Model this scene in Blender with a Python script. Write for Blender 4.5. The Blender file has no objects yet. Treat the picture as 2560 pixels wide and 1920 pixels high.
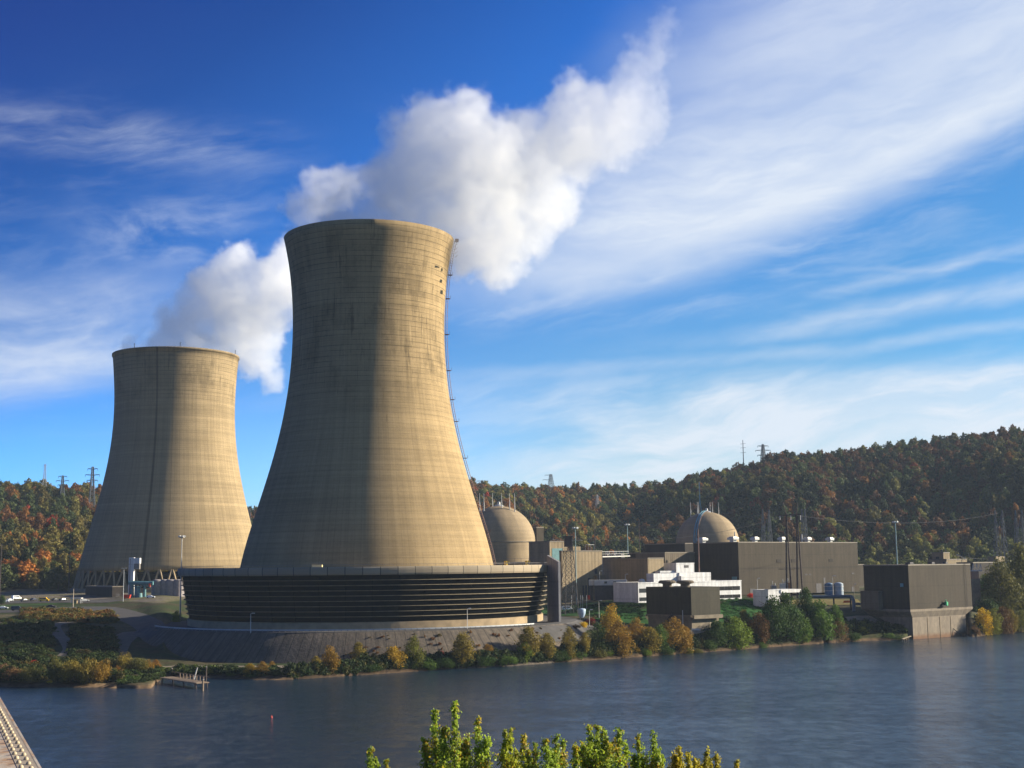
import bpy, bmesh, math, random
import numpy as np
from mathutils import Vector, Matrix
random.seed(7)
rng = np.random.default_rng(11)
scene = bpy.context.scene
COL = scene.collection
R = math.radians
PI = math.pi

# ------------------------------------------------------------------ camera model
EYE = 34.0                      # metres above the river
FPX, PITCH, ROLL = 3300.0, R(7.78), R(0.6)
F_ = Vector((0, math.cos(PITCH), math.sin(PITCH)))
U0 = Vector((0, -math.sin(PITCH), math.cos(PITCH)))
R0 = Vector((1, 0, 0))
UP_ = U0 * math.cos(ROLL) + R0 * math.sin(ROLL)
RT_ = R0 * math.cos(ROLL) - U0 * math.sin(ROLL)
CAM = Vector((0, 0, EYE))

def ray(px, py):
    return F_ + RT_ * ((px - 1280) / FPX) + UP_ * ((960 - py) / FPX)
def at(px, py, Y):
    d = ray(px, py); return CAM + d * (Y / d.y)
def at_z(px, py, z):
    d = ray(px, py); return CAM + d * ((z - EYE) / d.z)
def project(p):
    v = Vector(p) - CAM; k = v.dot(F_)
    return 1280 + FPX * v.dot(RT_) / k, 960 - FPX * v.dot(UP_) / k

cam_d = bpy.data.cameras.new("camera"); cam = bpy.data.objects.new("camera", cam_d); COL.objects.link(cam)
cam_d.sensor_width = 36; cam_d.lens = FPX / 2560 * 36; cam_d.clip_end = 20000; cam_d.clip_start = 0.2
M = Matrix((( RT_.x, UP_.x, -F_.x, CAM.x), (RT_.y, UP_.y, -F_.y, CAM.y), (RT_.z, UP_.z, -F_.z, CAM.z), (0, 0, 0, 1)))
cam.matrix_world = M
scene.camera = cam

# ------------------------------------------------------------------ mesh builder and tagging
WLOC = {}
def tag(o, label=None, cat=None, group=None, kind=None):
    if label: o["label"] = label
    if cat: o["category"] = cat
    if group: o["group"] = group
    if kind: o["kind"] = kind
    return o
def thing(name, loc, label, cat, group=None):
    o = bpy.data.objects.new(name, None); COL.objects.link(o)
    o.empty_display_size = 1; o.location = loc
    WLOC[o.name] = Vector(loc)
    return tag(o, label, cat, group)

class MB:
    def __init__(s): s.v = []; s.f = []
    def add(s, vs, fs):
        n = len(s.v); s.v += [tuple(v) for v in vs]; s.f += [tuple(i + n for i in f) for f in fs]; return s
    def box(s, c, d, rz=0.0, M3=None):
        a, b, h = d[0]/2, d[1]/2, d[2]/2; cs, sn = math.cos(rz), math.sin(rz)
        vs = []
        for x, y, z in ((-a,-b,-h),(a,-b,-h),(a,b,-h),(-a,b,-h),(-a,-b,h),(a,-b,h),(a,b,h),(-a,b,h)):
            vs.append((c[0]+x*cs-y*sn, c[1]+x*sn+y*cs, c[2]+z))
        return s.add(vs, [(0,3,2,1),(4,5,6,7),(0,1,5,4),(1,2,6,5),(2,3,7,6),(3,0,4,7)])
    def bar(s, p, q, w, h=None):
        p, q = Vector(p), Vector(q); d = q - p
        if d.length < 1e-6: return s
        h = h or w; d.normalize()
        a = d.cross(Vector((0, 0, 1)));
        if a.length < 1e-3: a = Vector((1, 0, 0))
        a.normalize(); b = a.cross(d); a *= w/2; b *= h/2
        vs = [p-a-b, p+a-b, p+a+b, p-a+b, q-a-b, q+a-b, q+a+b, q-a+b]
        return s.add(vs, [(0,3,2,1),(4,5,6,7),(0,1,5,4),(1,2,6,5),(2,3,7,6),(3,0,4,7)])
    def tube(s, p, q, r0, r1=None, n=8, caps=True):
        p, q = Vector(p), Vector(q); d = (q - p).normalized(); r1 = r0 if r1 is None else r1
        a = d.cross(Vector((0, 0, 1)))
        if a.length < 1e-3: a = Vector((1, 0, 0))
        a.normalize(); b = d.cross(a)
        vs = []
        for c, r in ((p, r0), (q, r1)):
            for i in range(n):
                t = 2*PI*i/n; vs.append(c + a*(r*math.cos(t)) + b*(r*math.sin(t)))
        fs = [(i, (i+1) % n, n+(i+1) % n, n+i) for i in range(n)]
        if caps: fs += [tuple(range(n-1, -1, -1)), tuple(range(n, 2*n))]
        return s.add(vs, fs)
    def path(s, pts, r, n=6):
        for a, b in zip(pts[:-1], pts[1:]): s.tube(a, b, r, r, n)
        return s
    def lathe(s, prof, c, n=96, a0=0.0, a1=2*PI, close=False):
        full = abs(a1-a0-2*PI) < 1e-6; m = n if full else n+1
        vs = []
        for r, z in prof:
            for i in range(m):
                t = a0 + (a1-a0)*i/n; vs.append((c[0]+r*math.cos(t), c[1]+r*math.sin(t), c[2]+z))
        fs = []; k = len(prof); last = k if close else k-1
        for j in range(last):
            j2 = (j+1) % k
            for i in range(n):
                i2 = (i+1) % m if full else i+1
                fs.append((j*m+i, j*m+i2, j2*m+i2, j2*m+i))
        return s.add(vs, fs)
    def prism(s, poly, z0, z1):
        n = len(poly)
        vs = [(x, y, z0) for x, y in poly] + [(x, y, z1) for x, y in poly]
        return s.add(vs, [tuple(range(n-1, -1, -1)), tuple(range(n, 2*n))] + [(i, (i+1) % n, n+(i+1) % n, n+i) for i in range(n)])
    def build(s, name, mat, parent=None, smooth=False, origin=None, bevel=0):
        o0 = WLOC[parent.name] if parent is not None else Vector(origin or (0, 0, 0))
        me = bpy.data.meshes.new(name)
        me.from_pydata([(x-o0.x, y-o0.y, z-o0.z) for x, y, z in s.v], [], s.f)
        if mat: me.materials.append(mat)
        if smooth: me.polygons.foreach_set("use_smooth", [True]*len(me.polygons))
        me.update()
        o = bpy.data.objects.new(name, me); COL.objects.link(o)
        if parent is not None:
            o.parent = parent; WLOC[o.name] = o0.copy()
        else:
            o.location = o0; WLOC[o.name] = o0.copy()
        if bevel:
            b = o.modifiers.new("bevel", "BEVEL"); b.width = bevel; b.segments = 2; b.limit_method = 'ANGLE'
        return o

def kids(o): return [c for c in bpy.data.objects if c.parent == o]
def copy_tree(o, loc, label=None, group=None, scale=None, rz=None, cat=None, children=None):
    c = o.copy(); COL.objects.link(c); c.location = loc
    if label: c["label"] = label
    if group: c["group"] = group
    if scale is not None: c.scale = scale if hasattr(scale, '__len__') else (scale,)*3
    if rz is not None: c.rotation_euler = (0, 0, rz)
    for k in (children if children is not None else kids(o)):
        d = k.copy(); COL.objects.link(d); d.parent = c
        for g in kids(k):
            e = g.copy(); COL.objects.link(e); e.parent = d
    return c

# ------------------------------------------------------------------ materials
class NT:
    """tiny node-tree writer"""
    def __init__(s, nt): s.nt = nt; s.n = nt.nodes; s.l = nt.links
    def put(s, sock, v):
        if v is None: return
        if isinstance(v, bpy.types.NodeSocket): s.l.new(v, sock)
        else:
            try: sock.default_value = v
            except Exception:
                if hasattr(v, '__len__') and len(v) == 3: sock.default_value = (*v, 1)
                else: sock.default_value = (v, v, v)
    def node(s, t, **kw):
        nd = s.n.new(t)
        for k, v in kw.items(): setattr(nd, k, v)
        return nd
    def m(s, op, a, b=None, c=None, clamp=False):
        nd = s.node('ShaderNodeMath', operation=op, use_clamp=clamp)
        for i, v in enumerate((a, b, c)): s.put(nd.inputs[i], v)
        return nd.outputs[0]
    def vm(s, op, a, b=None):
        nd = s.node('ShaderNodeVectorMath', operation=op); s.put(nd.inputs[0], a)
        if b is not None:
            if op == 'SCALE': s.put(nd.inputs[3], b)
            else: s.put(nd.inputs[1], b)
        return nd.outputs[1] if op in ('LENGTH', 'DISTANCE', 'DOT_PRODUCT') else nd.outputs[0]
    def xyz(s, v):
        nd = s.node('ShaderNodeSeparateXYZ'); s.put(nd.inputs[0], v); return nd.outputs
    def comb(s, x, y, z):
        nd = s.node('ShaderNodeCombineXYZ')
        for i, v in enumerate((x, y, z)): s.put(nd.inputs[i], v)
        return nd.outputs[0]
    def noise(s, vec, scale=1.0, detail=4.0, rough=0.55, dist=0.0, color=False):
        nd = s.node('ShaderNodeTexNoise'); s.put(nd.inputs['Vector'], vec)
        nd.inputs['Scale'].default_value = scale; nd.inputs['Detail'].default_value = detail
        nd.inputs['Roughness'].default_value = rough; nd.inputs['Distortion'].default_value = dist
        return nd.outputs[1] if color else nd.outputs[0]
    def rmp(s, v, a, b, lo=0.0, hi=1.0, smooth=True):
        nd = s.node('ShaderNodeMapRange'); nd.interpolation_type = 'SMOOTHSTEP' if smooth else 'LINEAR'
        s.put(nd.inputs[0], v)
        for i, x in enumerate((a, b, lo, hi)): s.put(nd.inputs[i+1], x)
        return nd.outputs[0]
    def mix(s, f, a, b, mode='MIX'):
        nd = s.node('ShaderNodeMix', data_type='RGBA', blend_type=mode)
        s.put(nd.inputs[0], f); s.put(nd.inputs[6], a if isinstance(a, bpy.types.NodeSocket) or len(a) == 4 else (*a, 1))
        s.put(nd.inputs[7], b if isinstance(b, bpy.types.NodeSocket) or len(b) == 4 else (*b, 1))
        return nd.outputs[2]
    def scale_col(s, col, f):
        nd = s.node('ShaderNodeVectorMath', operation='SCALE'); s.put(nd.inputs[0], col if isinstance(col, bpy.types.NodeSocket) else col[:3]); s.put(nd.inputs[3], f); return nd.outputs[0]
    def bump(s, h, strength=0.5, dist=0.1):
        nd = s.node('ShaderNodeBump'); nd.inputs['Strength'].default_value = strength; nd.inputs['Distance'].default_value = dist
        s.put(nd.inputs['Height'], h); return nd.outputs[0]
    def obj(s): return s.node('ShaderNodeTexCoord').outputs['Object']
    def pos(s): return s.node('ShaderNodeNewGeometry').outputs['Position']

def new_mat(name):
    m = bpy.data.materials.new(name); m.use_nodes = True
    nt = NT(m.node_tree); b = m.node_tree.nodes['Principled BSDF']
    return m, nt, b
def flat(name, col, rough=0.7, metal=0.0, var=0.15, scale=0.6, spec=0.3):
    m, t, b = new_mat(name)
    n = t.noise(t.pos(), scale, 5, 0.6)
    f = t.rmp(n, 0.3, 0.7, 1-var, 1+var)
    t.put(b.inputs['Base Color'], t.scale_col(col, f))
    b.inputs['Roughness'].default_value = rough; b.inputs['Metallic'].default_value = metal
    b.inputs['Specular IOR Level'].default_value = spec
    return m
def cladding(name, col, ribs=1.2, seam=6.0, var=0.10, rough=0.65):
    """profiled metal or block wall: fine vertical ribs, faint horizontal seams, weather streaks"""
    m, t, b = new_mat(name)
    p = t.pos(); x = t.xyz(p)
    n = t.noise(t.comb(t.m('MULTIPLY', x[0], .12), t.m('MULTIPLY', x[1], .12), t.m('MULTIPLY', x[2], .05)), 1.0, 6, 0.65)
    n2 = t.noise(p, 0.9, 3)
    f = t.rmp(n, .3, .7, 1-var, 1+var)
    f = t.m('MULTIPLY', f, t.rmp(n2, .3, .7, .94, 1.06))
    fz = t.m('FRACT', t.m('DIVIDE', x[2], seam))
    uu = t.m('ADD', t.m('MULTIPLY', x[0], .788), t.m('MULTIPLY', x[1], .616)); vv_ = t.m('SUBTRACT', t.m('MULTIPLY', x[1], .788), t.m('MULTIPLY', x[0], .616))
    jt = t.m('MAXIMUM', t.m('LESS_THAN', t.m('FRACT', t.m('DIVIDE', uu, 6.1)), .035), t.m('LESS_THAN', t.m('FRACT', t.m('DIVIDE', vv_, 6.1)), .035))
    stn = t.noise(t.comb(t.m('MULTIPLY', uu, .55), t.m('MULTIPLY', vv_, .55), t.m('MULTIPLY', x[2], .035)), 1, 5, .7)
    f = t.m('MULTIPLY', f, t.m('SUBTRACT', 1, t.m('MULTIPLY', t.m('MAXIMUM', t.m('LESS_THAN', fz, 0.05), jt), .14)))
    f = t.m('MULTIPLY', f, t.rmp(stn, .34, .66, .84, 1.10))
    t.put(b.inputs['Base Color'], t.scale_col(col, f))
    w = t.m('SINE', t.m('MULTIPLY', t.m('ADD', x[0], x[1]), 2*PI/ribs))
    t.put(b.inputs['Normal'], t.bump(w, .25, .08))
    b.inputs['Roughness'].default_value = rough; b.inputs['Specular IOR Level'].default_value = .08
    return m
# ------------------------------------------------------------------ sun, sky
SUN_AZ, SUN_EL = R(11.5), R(21)          # from +X towards +Y
S_ = Vector((math.cos(SUN_EL)*math.cos(SUN_AZ), math.cos(SUN_EL)*math.sin(SUN_AZ), math.sin(SUN_EL)))
sd = bpy.data.lights.new("sun", 'SUN'); sd.energy = 5.0; sd.angle = R(0.53); sd.color = (1.0, .90, .70)
so = bpy.data.objects.new("sun", sd); COL.objects.link(so)
so.rotation_euler = (-S_).to_track_quat('-Z', 'Y').to_euler(); so.location = (600, 100, 400)

world = bpy.data.worlds.new("World"); scene.world = world; world.use_nodes = True
t = NT(world.node_tree); bg = world.node_tree.nodes['Background']
sky = t.node('ShaderNodeTexSky', sky_type='NISHITA'); sky.sun_disc = False
sky.sun_elevation = SUN_EL; sky.sun_rotation = PI/2 - SUN_AZ
sky.altitude = 200; sky.air_density = 1.0; sky.dust_density = 0.4; sky.ozone_density = 3.0
hs = t.node('ShaderNodeHueSaturation'); hs.inputs['Saturation'].default_value = 1.32; hs.inputs['Value'].default_value = 1.0
t.put(hs.inputs['Color'], sky.outputs[0])
dirv = t.node('ShaderNodeTexCoord').outputs['Generated']
dx = t.xyz(dirv)
DEG = 180/PI
U = t.m('MULTIPLY', t.m('ARCTAN2', dx[0], dx[1]), DEG)
V = t.m('MULTIPLY', t.m('ARCSINE', dx[2]), DEG)
def lin(*terms):
    out = None
    for k, x in terms:
        y = t.m('MULTIPLY', x, k) if x is not None else k
        out = y if out is None else t.m('ADD', out, y)
    return out
ca, sa = math.cos(R(9)), math.sin(R(9))
s1 = lin((ca, U), (sa, V)); t1 = lin((-sa, U), (ca, V))
warp = t.noise(t.comb(t.m('MULTIPLY', U, .10), t.m('MULTIPLY', V, .16), 3.1), 1, 4, .55)
warp2 = t.m('SUBTRACT', warp, .5)
# fine fibrous streaks and broad soft streaks of cirrus
fib = t.noise(t.comb(t.m('MULTIPLY', s1, .16), t.m('ADD', t.m('MULTIPLY', t1, .75), t.m('MULTIPLY', warp2, 2.2)), 0.4), 1, 7, .62)
brd = t.noise(t.comb(t.m('MULTIPLY', s1, .055), t.m('ADD', t.m('MULTIPLY', t1, .34), t.m('MULTIPLY', warp2, 1.2)), 7.7), 1, 6, .6)
puf = t.noise(t.comb(t.m('MULTIPLY', U, .22), t.m('MULTIPLY', V, .34), 1.9), 1, 7, .6, .4)
# A: great veil over the right half with a crisp lower edge
edge = t.m('ADD', t.m('ADD', 11.0, t.m('MULTIPLY', U, .10)), t.m('MULTIPLY', t.m('MULTIPLY', U, U), .0085))
edge = t.m('ADD', edge, t.m('ADD', t.m('MULTIPLY', warp2, 1.6), t.m('MULTIPLY', t.m('SUBTRACT', fib, .5), 1.4)))
hgt = t.m('SUBTRACT', V, edge)
up = t.rmp(hgt, -.8, 1.7)
left = t.rmp(t.m('SUBTRACT', U, t.m('ADD', t.m('MULTIPLY', t.m('SUBTRACT', V, 11), .98), t.m('ADD', -8.0, t.m('MULTIPLY', warp2, 8)))), 0.0, 12.0)
core = t.m('ADD', .59, t.m('MULTIPLY', t.rmp(hgt, 0.3, 6.5, 1, 0), .28))
core = t.m('ADD', core, t.m('MULTIPLY', t.rmp(U, 8, 22), .06))
veil = t.m('MULTIPLY', t.m('MULTIPLY', up, left), core)
veil = t.m('MULTIPLY', veil, t.rmp(brd, .28, .62, .84, 1.08))
veil = t.m('MULTIPLY', veil, t.rmp(fib, .32, .62, .88, 1.05))
feather = t.m('MULTIPLY', t.m('MULTIPLY', t.rmp(hgt, -2.6, -.2), t.rmp(U, -7, 2)), t.m('MULTIPLY', t.rmp(fib, .34, .66), t.m('MULTIPLY', t.rmp(brd, .36, .6), .34)))
feather = t.m('MULTIPLY', feather, t.m('SUBTRACT', 1, up))
# B: bands low on the right
low = t.m('MULTIPLY', t.m('MULTIPLY', t.rmp(U, -9, 4), t.rmp(V, 8.8, 7.2)), t.m('ADD', .10, t.m('ADD', t.m('MULTIPLY', t.rmp(brd, .36, .60), .44), t.m('MULTIPLY', t.rmp(fib, .38, .64), .26))))
low = t.m('ADD', low, t.m('MULTIPLY', t.m('MULTIPLY', t.rmp(U, 5, 20), t.rmp(V, 7.4, 5.0)), .26))
low = t.m('ADD', low, t.m('MULTIPLY', t.m('MULTIPLY', t.rmp(V, 3.6, .6), t.rmp(U, -14, 6)), .30))
for v0, k_, w_, u0, u1, al in ((9.3, .105, .75, 1, 19, .40), (8.55, .06, .50, -6, 6, .25), (9.9, .16, .45, 9, 20, .26), (12.1, .0, .18, 10, 14, .12)):
    b3e = t.m('ABSOLUTE', t.m('SUBTRACT', V, t.m('ADD', t.m('ADD', v0, t.m('MULTIPLY', warp2, 2.2)), t.m('MULTIPLY', t.m('SUBTRACT', U, 5), k_))))
    low = t.m('ADD', low, t.m('MULTIPLY', t.m('MULTIPLY', t.rmp(b3e, w_, 0), t.rmp(U, u0, u1)), t.m('MULTIPLY', t.rmp(fib, .30, .58, .45, 1.0), al)))
# C: bank on the far left
le = t.m('ADD', 6.6, t.m('ADD', t.m('MULTIPLY', t.m('ADD', U, 21), .18), t.m('ADD', t.m('MULTIPLY', warp2, 1.3), t.m('MULTIPLY', t.m('SUBTRACT', puf, .5), 1.0))))
lh = t.m('SUBTRACT', V, le)
bank = t.m('MULTIPLY', t.rmp(lh, -.4, 1.3), t.rmp(lh, 6.6, 1.2))
bank = t.m('MULTIPLY', bank, t.rmp(U, -11.5, -17.5))
bank = t.m('MULTIPLY', bank, t.rmp(t.m('ADD', t.m('MULTIPLY', brd, .6), t.m('MULTIPLY', puf, .4)), .34, .60, .16, .72))
# D: faint wisps everywhere
wv = t.m('MULTIPLY', t.rmp(fib, .44, .78), t.m('MULTIPLY', t.rmp(brd, .36, .62), .19))
wv = t.m('MULTIPLY', wv, t.rmp(V, 21, 15, .0, 1))
b4 = t.m('ABSOLUTE', t.m('SUBTRACT', V, t.m('ADD', 17.9, t.m('MULTIPLY', warp2, 2.0))))
w4 = t.m('MULTIPLY', t.m('MULTIPLY', t.rmp(b4, 1.6, 0), t.rmp(U, -7, -13)), t.m('MULTIPLY', t.rmp(fib, .30, .66), .20))
b5 = t.m('ABSOLUTE', t.m('SUBTRACT', V, t.m('ADD', 14.1, t.m('MULTIPLY', warp2, 2.5))))
w5 = t.m('MULTIPLY', t.m('MULTIPLY', t.rmp(b5, 1.8, 0), t.m('MULTIPLY', t.rmp(U, -9.5, -14), t.rmp(U, -21, -15))), t.m('MULTIPLY', t.rmp(puf, .36, .68), .42))
dens = t.m('ADD', t.m('ADD', t.m('ADD', veil, feather), low), t.m('ADD', bank, t.m('ADD', wv, t.m('ADD', w4, w5))))
dens = t.m('MINIMUM', dens, .90)
dens = t.m('MULTIPLY', dens, t.rmp(V, -1, 1.0))
SKY_STR = 0.06
# deeper blue away from the sun and higher up, paler towards the sun and the horizon
q_ = t.rmp(t.m('SUBTRACT', t.m('MULTIPLY', V, .75), t.m('MULTIPLY', U, .55)), 0, 30, 0, 1, False)
rp = t.node('ShaderNodeValToRGB'); t.put(rp.inputs[0], q_); er = rp.color_ramp.elements
stops = [(0, (.78, 1.13, 1.33)), (.20, (.85, 1.17, 1.50)), (.50, (.36, .92, 1.60)), (.77, (.030, .46, 1.00)), (.93, (.0, .32, .86)), (1.0, (.0, .29, .80))]
er[0].position, er[1].position = 0, 1
for p_, c_ in stops[1:-1]: er.new(p_)
for e_, (p_, c_) in zip(sorted(er, key=lambda e: e.position), stops): e_.color = (c_[0]/2, c_[1]/2, c_[2]/2, 1)
skyc = t.mix(1.0, t.scale_col(hs.outputs[0], 1.57), rp.outputs[0], 'MULTIPLY')
lowb = t.m('MULTIPLY', t.rmp(V, 10, 2), t.rmp(U, 10, -10))
skyc = t.mix(lowb, skyc, t.mix(1.0, skyc, (1.25, 1.35, 1.75), 'MULTIPLY'))
EXPO = 1.2
cl = t.scale_col((0.83, 0.89, 0.975), 1/SKY_STR/2**EXPO)
out = t.mix(dens, skyc, cl)
t.put(bg.inputs['Color'], out); bg.inputs['Strength'].default_value = SKY_STR

T1 = at(920, 1416, 534); T1.z = 12.0
TX, TY = T1.x, T1.y
# ------------------------------------------------------------------ terrain profiles, one per bearing
HOR = lambda px: 1411 - 0.0105*(px-1280)
COLS = {  # photo column: shore ... plant grade as (row, height)
 -600: [(1714,0),(1706,1.2),(1690,2.2),(1660,4),(1600,9),(1545,13),(1505,17),(1485,19)],
 0:    [(1714,0),(1707,1.2),(1690,2.2),(1662,4),(1600,9),(1542,13),(1503,17),(1482,20)],
 150:  [(1716,0),(1709,1.0),(1692,2.0),(1662,4),(1600,9),(1545,13),(1503,17),(1482,20)],
 250:  [(1716,0),(1708,1.0),(1690,2.0),(1660,4),(1600,8.5),(1540,13.5),(1503,17),(1482,20)],
 345:  [(1722,0),(1714,0.8),(1690,1.8),(1660,3.6),(1600,8),(1545,13),(1510,16.5),(1482,20)],
 385:  [(1721,0),(1712,0.8),(1690,1.6),(1660,3.2),(1610,7),(1565,11.5),(1520,16),(1482,20)],
 410:  [(1692,0),(1687,0.8),(1676,1.6),(1660,3.0),(1625,6),(1580,11),(1525,15.5),(1482,20)],
 520:  [(1691,0),(1685,1.0),(1674,1.8),(1662,2.6),(1640,2.8),(None,560,2.8),(None,625,12),(None,720,17)],
 640:  [(1697,0),(1690,1.2),(1676,2.0),(1662,2.6),(1640,2.8),(None,560,2.8),(None,625,12),(None,720,17)],
 720:  [(1697,0),(1690,1.2),(1676,2.0),(1662,2.6),(1640,2.8),(None,560,2.8),(None,625,12),(None,720,17)],
 900:  [(1686,0),(1680,1.2),(1668,2.0),(1658,2.6),(1640,2.8),(None,560,2.8),(None,625,12),(None,720,17)],
 1100: [(1672,0),(1666,1.2),(1656,2.0),(1646,2.6),(1630,2.8),(None,560,4),(None,625,12),(None,720,17)],
 1300: [(1660,0),(1653,1.2),(1642,2.2),(1630,2.8),(1612,3.4),(1570,8),(None,610,12),(None,690,16.8)],
 1420: [(1652,0),(1645,1.4),(1632,2.6),(1615,4.2),(1590,7.5),(1560,11.0),(1524,13.0),(1480,17)],
 1500: [(1647,0),(1640,1.4),(1622,3.0),(1600,4.8),(1575,8.6),(1548,10.6),(None,592,16.6),(1470,17.3)],
 1620: [(1639,0),(1632,1.4),(1616,3.0),(1600,4.4),(1575,7.0),(None,563,8.0),(None,585,16.6),(1470,17.3)],
 1860: [(1621,0),(1615,1.4),(1600,3.0),(1585,4.8),(1568,7.0),(1555,8.2),(None,627,16.7),(1470,17.3)],
 1960: [(1613,0),(1607,1.4),(1593,3.2),(1577,5.4),(1556,8.4),(1540,10.0),(1500,15.0),(1475,17.2)],
 2140: [(1601,0),(1596,1.4),(1584,3.2),(1568,5.6),(1548,8.8),(1530,11.4),(1500,15.0),(1470,17.2)],
 2268: [(1598,0),(1593,1.4),(1580,3.2),(1562,5.6),(1540,8.8),(1520,11.6),(1494,14.8),(1464,17.2)],
 2284: [(1578,0),(1574,1.4),(1567,3.2),(1556,5.6),(1538,8.8),(1520,11.6),(1494,14.8),(1464,17.2)],
 2300: [(1577,0),(1573,1.4),(1566,3.2),(1556,5.6),(1538,8.8),(1520,11.6),(1494,14.8),(1464,17.2)],
 2404: [(1572,0),(1569,1.4),(1563,3.2),(1550,5.6),(1534,9.0),(1514,11.8),(1488,14.8),(1460,17.2)],
 2420: [(1591,0),(1586,1.4),(1574,3.0),(1556,5.6),(1534,9.0),(1514,11.8),(1488,14.8),(1460,17.2)],
 2560: [(1578,0),(1573,1.4),(1562,3.0),(1546,5.4),(1526,8.6),(1506,11.6),(1480,14.8),(1455,17.2)],
 3300: [(1545,0),(1541,1.4),(1532,3.0),(1518,5.4),(1500,8.6),(1482,11.6),(1462,14.8),(1440,17.2)],
}
HILL = {  # column: foot, mid 1, mid 2, ridge as (distance, height); ridge height from its row
 -1200: ((880,19),(1000,46),(1060,52),(1330,1245)),
 0:    ((880,20),(990,44),(1050,47),(1320,1232)),
 130:  ((880,20),(990,47),(1050,46),(1320,1238)),
 230:  ((900,20),(1000,42),(1060,45),(1340,1241)),
 330:  ((930,19),(1020,36),(1080,42),(1360,1245)),
 450:  ((960,18),(1050,34),(1120,42),(1380,1268)),
 630:  ((1000,18),(1100,32),(1200,46),(1400,1298)),
 900:  ((1020,18),(1150,36),(1320,62),(1600,1272)),
 1175: ((1030,18),(1150,40),(1300,70),(1600,1220)),
 1250: ((1030,18),(1150,40),(1300,70),(1600,1236)),
 1420: ((1040,18),(1150,40),(1300,72),(1600,1236)),
 1560: ((1040,18),(1150,40),(1300,74),(1560,1237)),
 1700: ((1040,18),(1140,42),(1280,82),(1520,1226)),
 1770: ((1030,18),(1130,44),(1260,86),(1500,1204)),
 1880: ((1030,18),(1130,46),(1260,92),(1500,1186)),
 1950: ((1030,18),(1130,46),(1260,94),(1480,1160)),
 2150: ((1020,18),(1120,46),(1240,96),(1460,1148)),
 2330: ((1010,18),(1110,48),(1230,100),(1450,1121)),
 2450: ((1000,18),(1100,50),(1220,104),(1440,1114)),
 2560: ((990,18),(1090,50),(1210,106),(1430,1092)),
 3800: ((950,18),(1040,54),(1150,110),(1380,1010)),
}
def _cols():
    ts, prof = [], []
    keys = sorted(set(list(COLS) + list(HILL)))
    ck = sorted(COLS); hk = sorted(HILL)
    def cprof(k):
        out = []
        for q in COLS[k]:
            out.append((at_z(k, q[0], q[1]).y, q[1]) if len(q) == 2 else q[1:])
        return np.array(out)
    def hprof(k):
        a = list(HILL[k]); Y, py = a[3]; z = at(k, py+9, Y).z
        return np.array(a[:3] + [(Y, z), (Y+220, z-6), (4200, 40)], float)
    C = {k: cprof(k) for k in ck}; H = {k: hprof(k) for k in hk}
    def interp(D, ks, k):
        if k <= ks[0]: return D[ks[0]]
        if k >= ks[-1]: return D[ks[-1]]
        for a, b in zip(ks[:-1], ks[1:]):
            if a <= k <= b:
                f = (k-a)/(b-a); return D[a]*(1-f) + D[b]*f
    for k in keys:
        r = ray(k, 1500); ts.append(r.x/r.y)
        c = interp(C, ck, k); h = interp(H, hk, k)
        pre = np.array([(c[0, 0]-25, -4.0)])
        flat_ = np.array([(h[0, 0]-40, 17.6)])
        prof.append(np.vstack([pre, c, flat_, h]))
    return np.array(ts), np.array(prof)
TS, PROF = _cols()
def prof_at(tt):
    tt = min(max(tt, TS[0]), TS[-1]); i = min(max(int(np.searchsorted(TS, tt))-1, 0), len(TS)-2)
    f = (tt-TS[i])/(TS[i+1]-TS[i]); return PROF[i]*(1-f) + PROF[i+1]*f
def _bumps(x, y):
    return (math.sin(x*.021+1.3)*math.cos(y*.017+.4)*.6 + math.sin(x*.053+y*.031)*.4)
def ground_z(x, y):
    p = prof_at(x/max(y, 1)); z = float(np.interp(y, p[:, 0], p[:, 1]))
    if y > p[10, 0]:                      # wooded hill: gullies and spurs
        k = min(1, (y-p[10, 0])/150)*min(1, max(0, (p[13, 0]-y)/160))
        z += k*(5*math.sin(x*.028+y*.006)+3*math.sin(x*.061-y*.013+2))
    return z
def surf_z(x, y):
    z = ground_z(x, y); r = math.hypot(x-TX, y-TY)
    if r < 84: return max(z, 12.05)
    if r < 98: return max(z, 12-(r-84)*.864)
    return z
def on_ground(px, py, lo=380, hi=2600):
    d = ray(px, py); Y = lo
    while Y < hi:
        p = CAM + d*(Y/d.y)
        if p.z <= surf_z(p.x, p.y): return p
        Y += 1.0 if Y < 800 else 3.0
    return CAM + d*(hi/d.y)

def sheet(name, mat, rows_f, ts, lift=0.0, kind="structure"):
    vs, fs = [], []
    n = None
    for tt in ts:
        ys = rows_f(tt); n = len(ys)
        for y in ys: vs.append((tt*y, y, ground_z(tt*y, y)+lift))
    for i in range(len(ts)-1):
        for j in range(n-1):
            a = i*n+j; fs.append((a, a+n, a+n+1, a+1))
    b = MB(); b.v = vs; b.f = fs
    return tag(b.build(name, mat, None, smooth=True), kind=kind)

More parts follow.
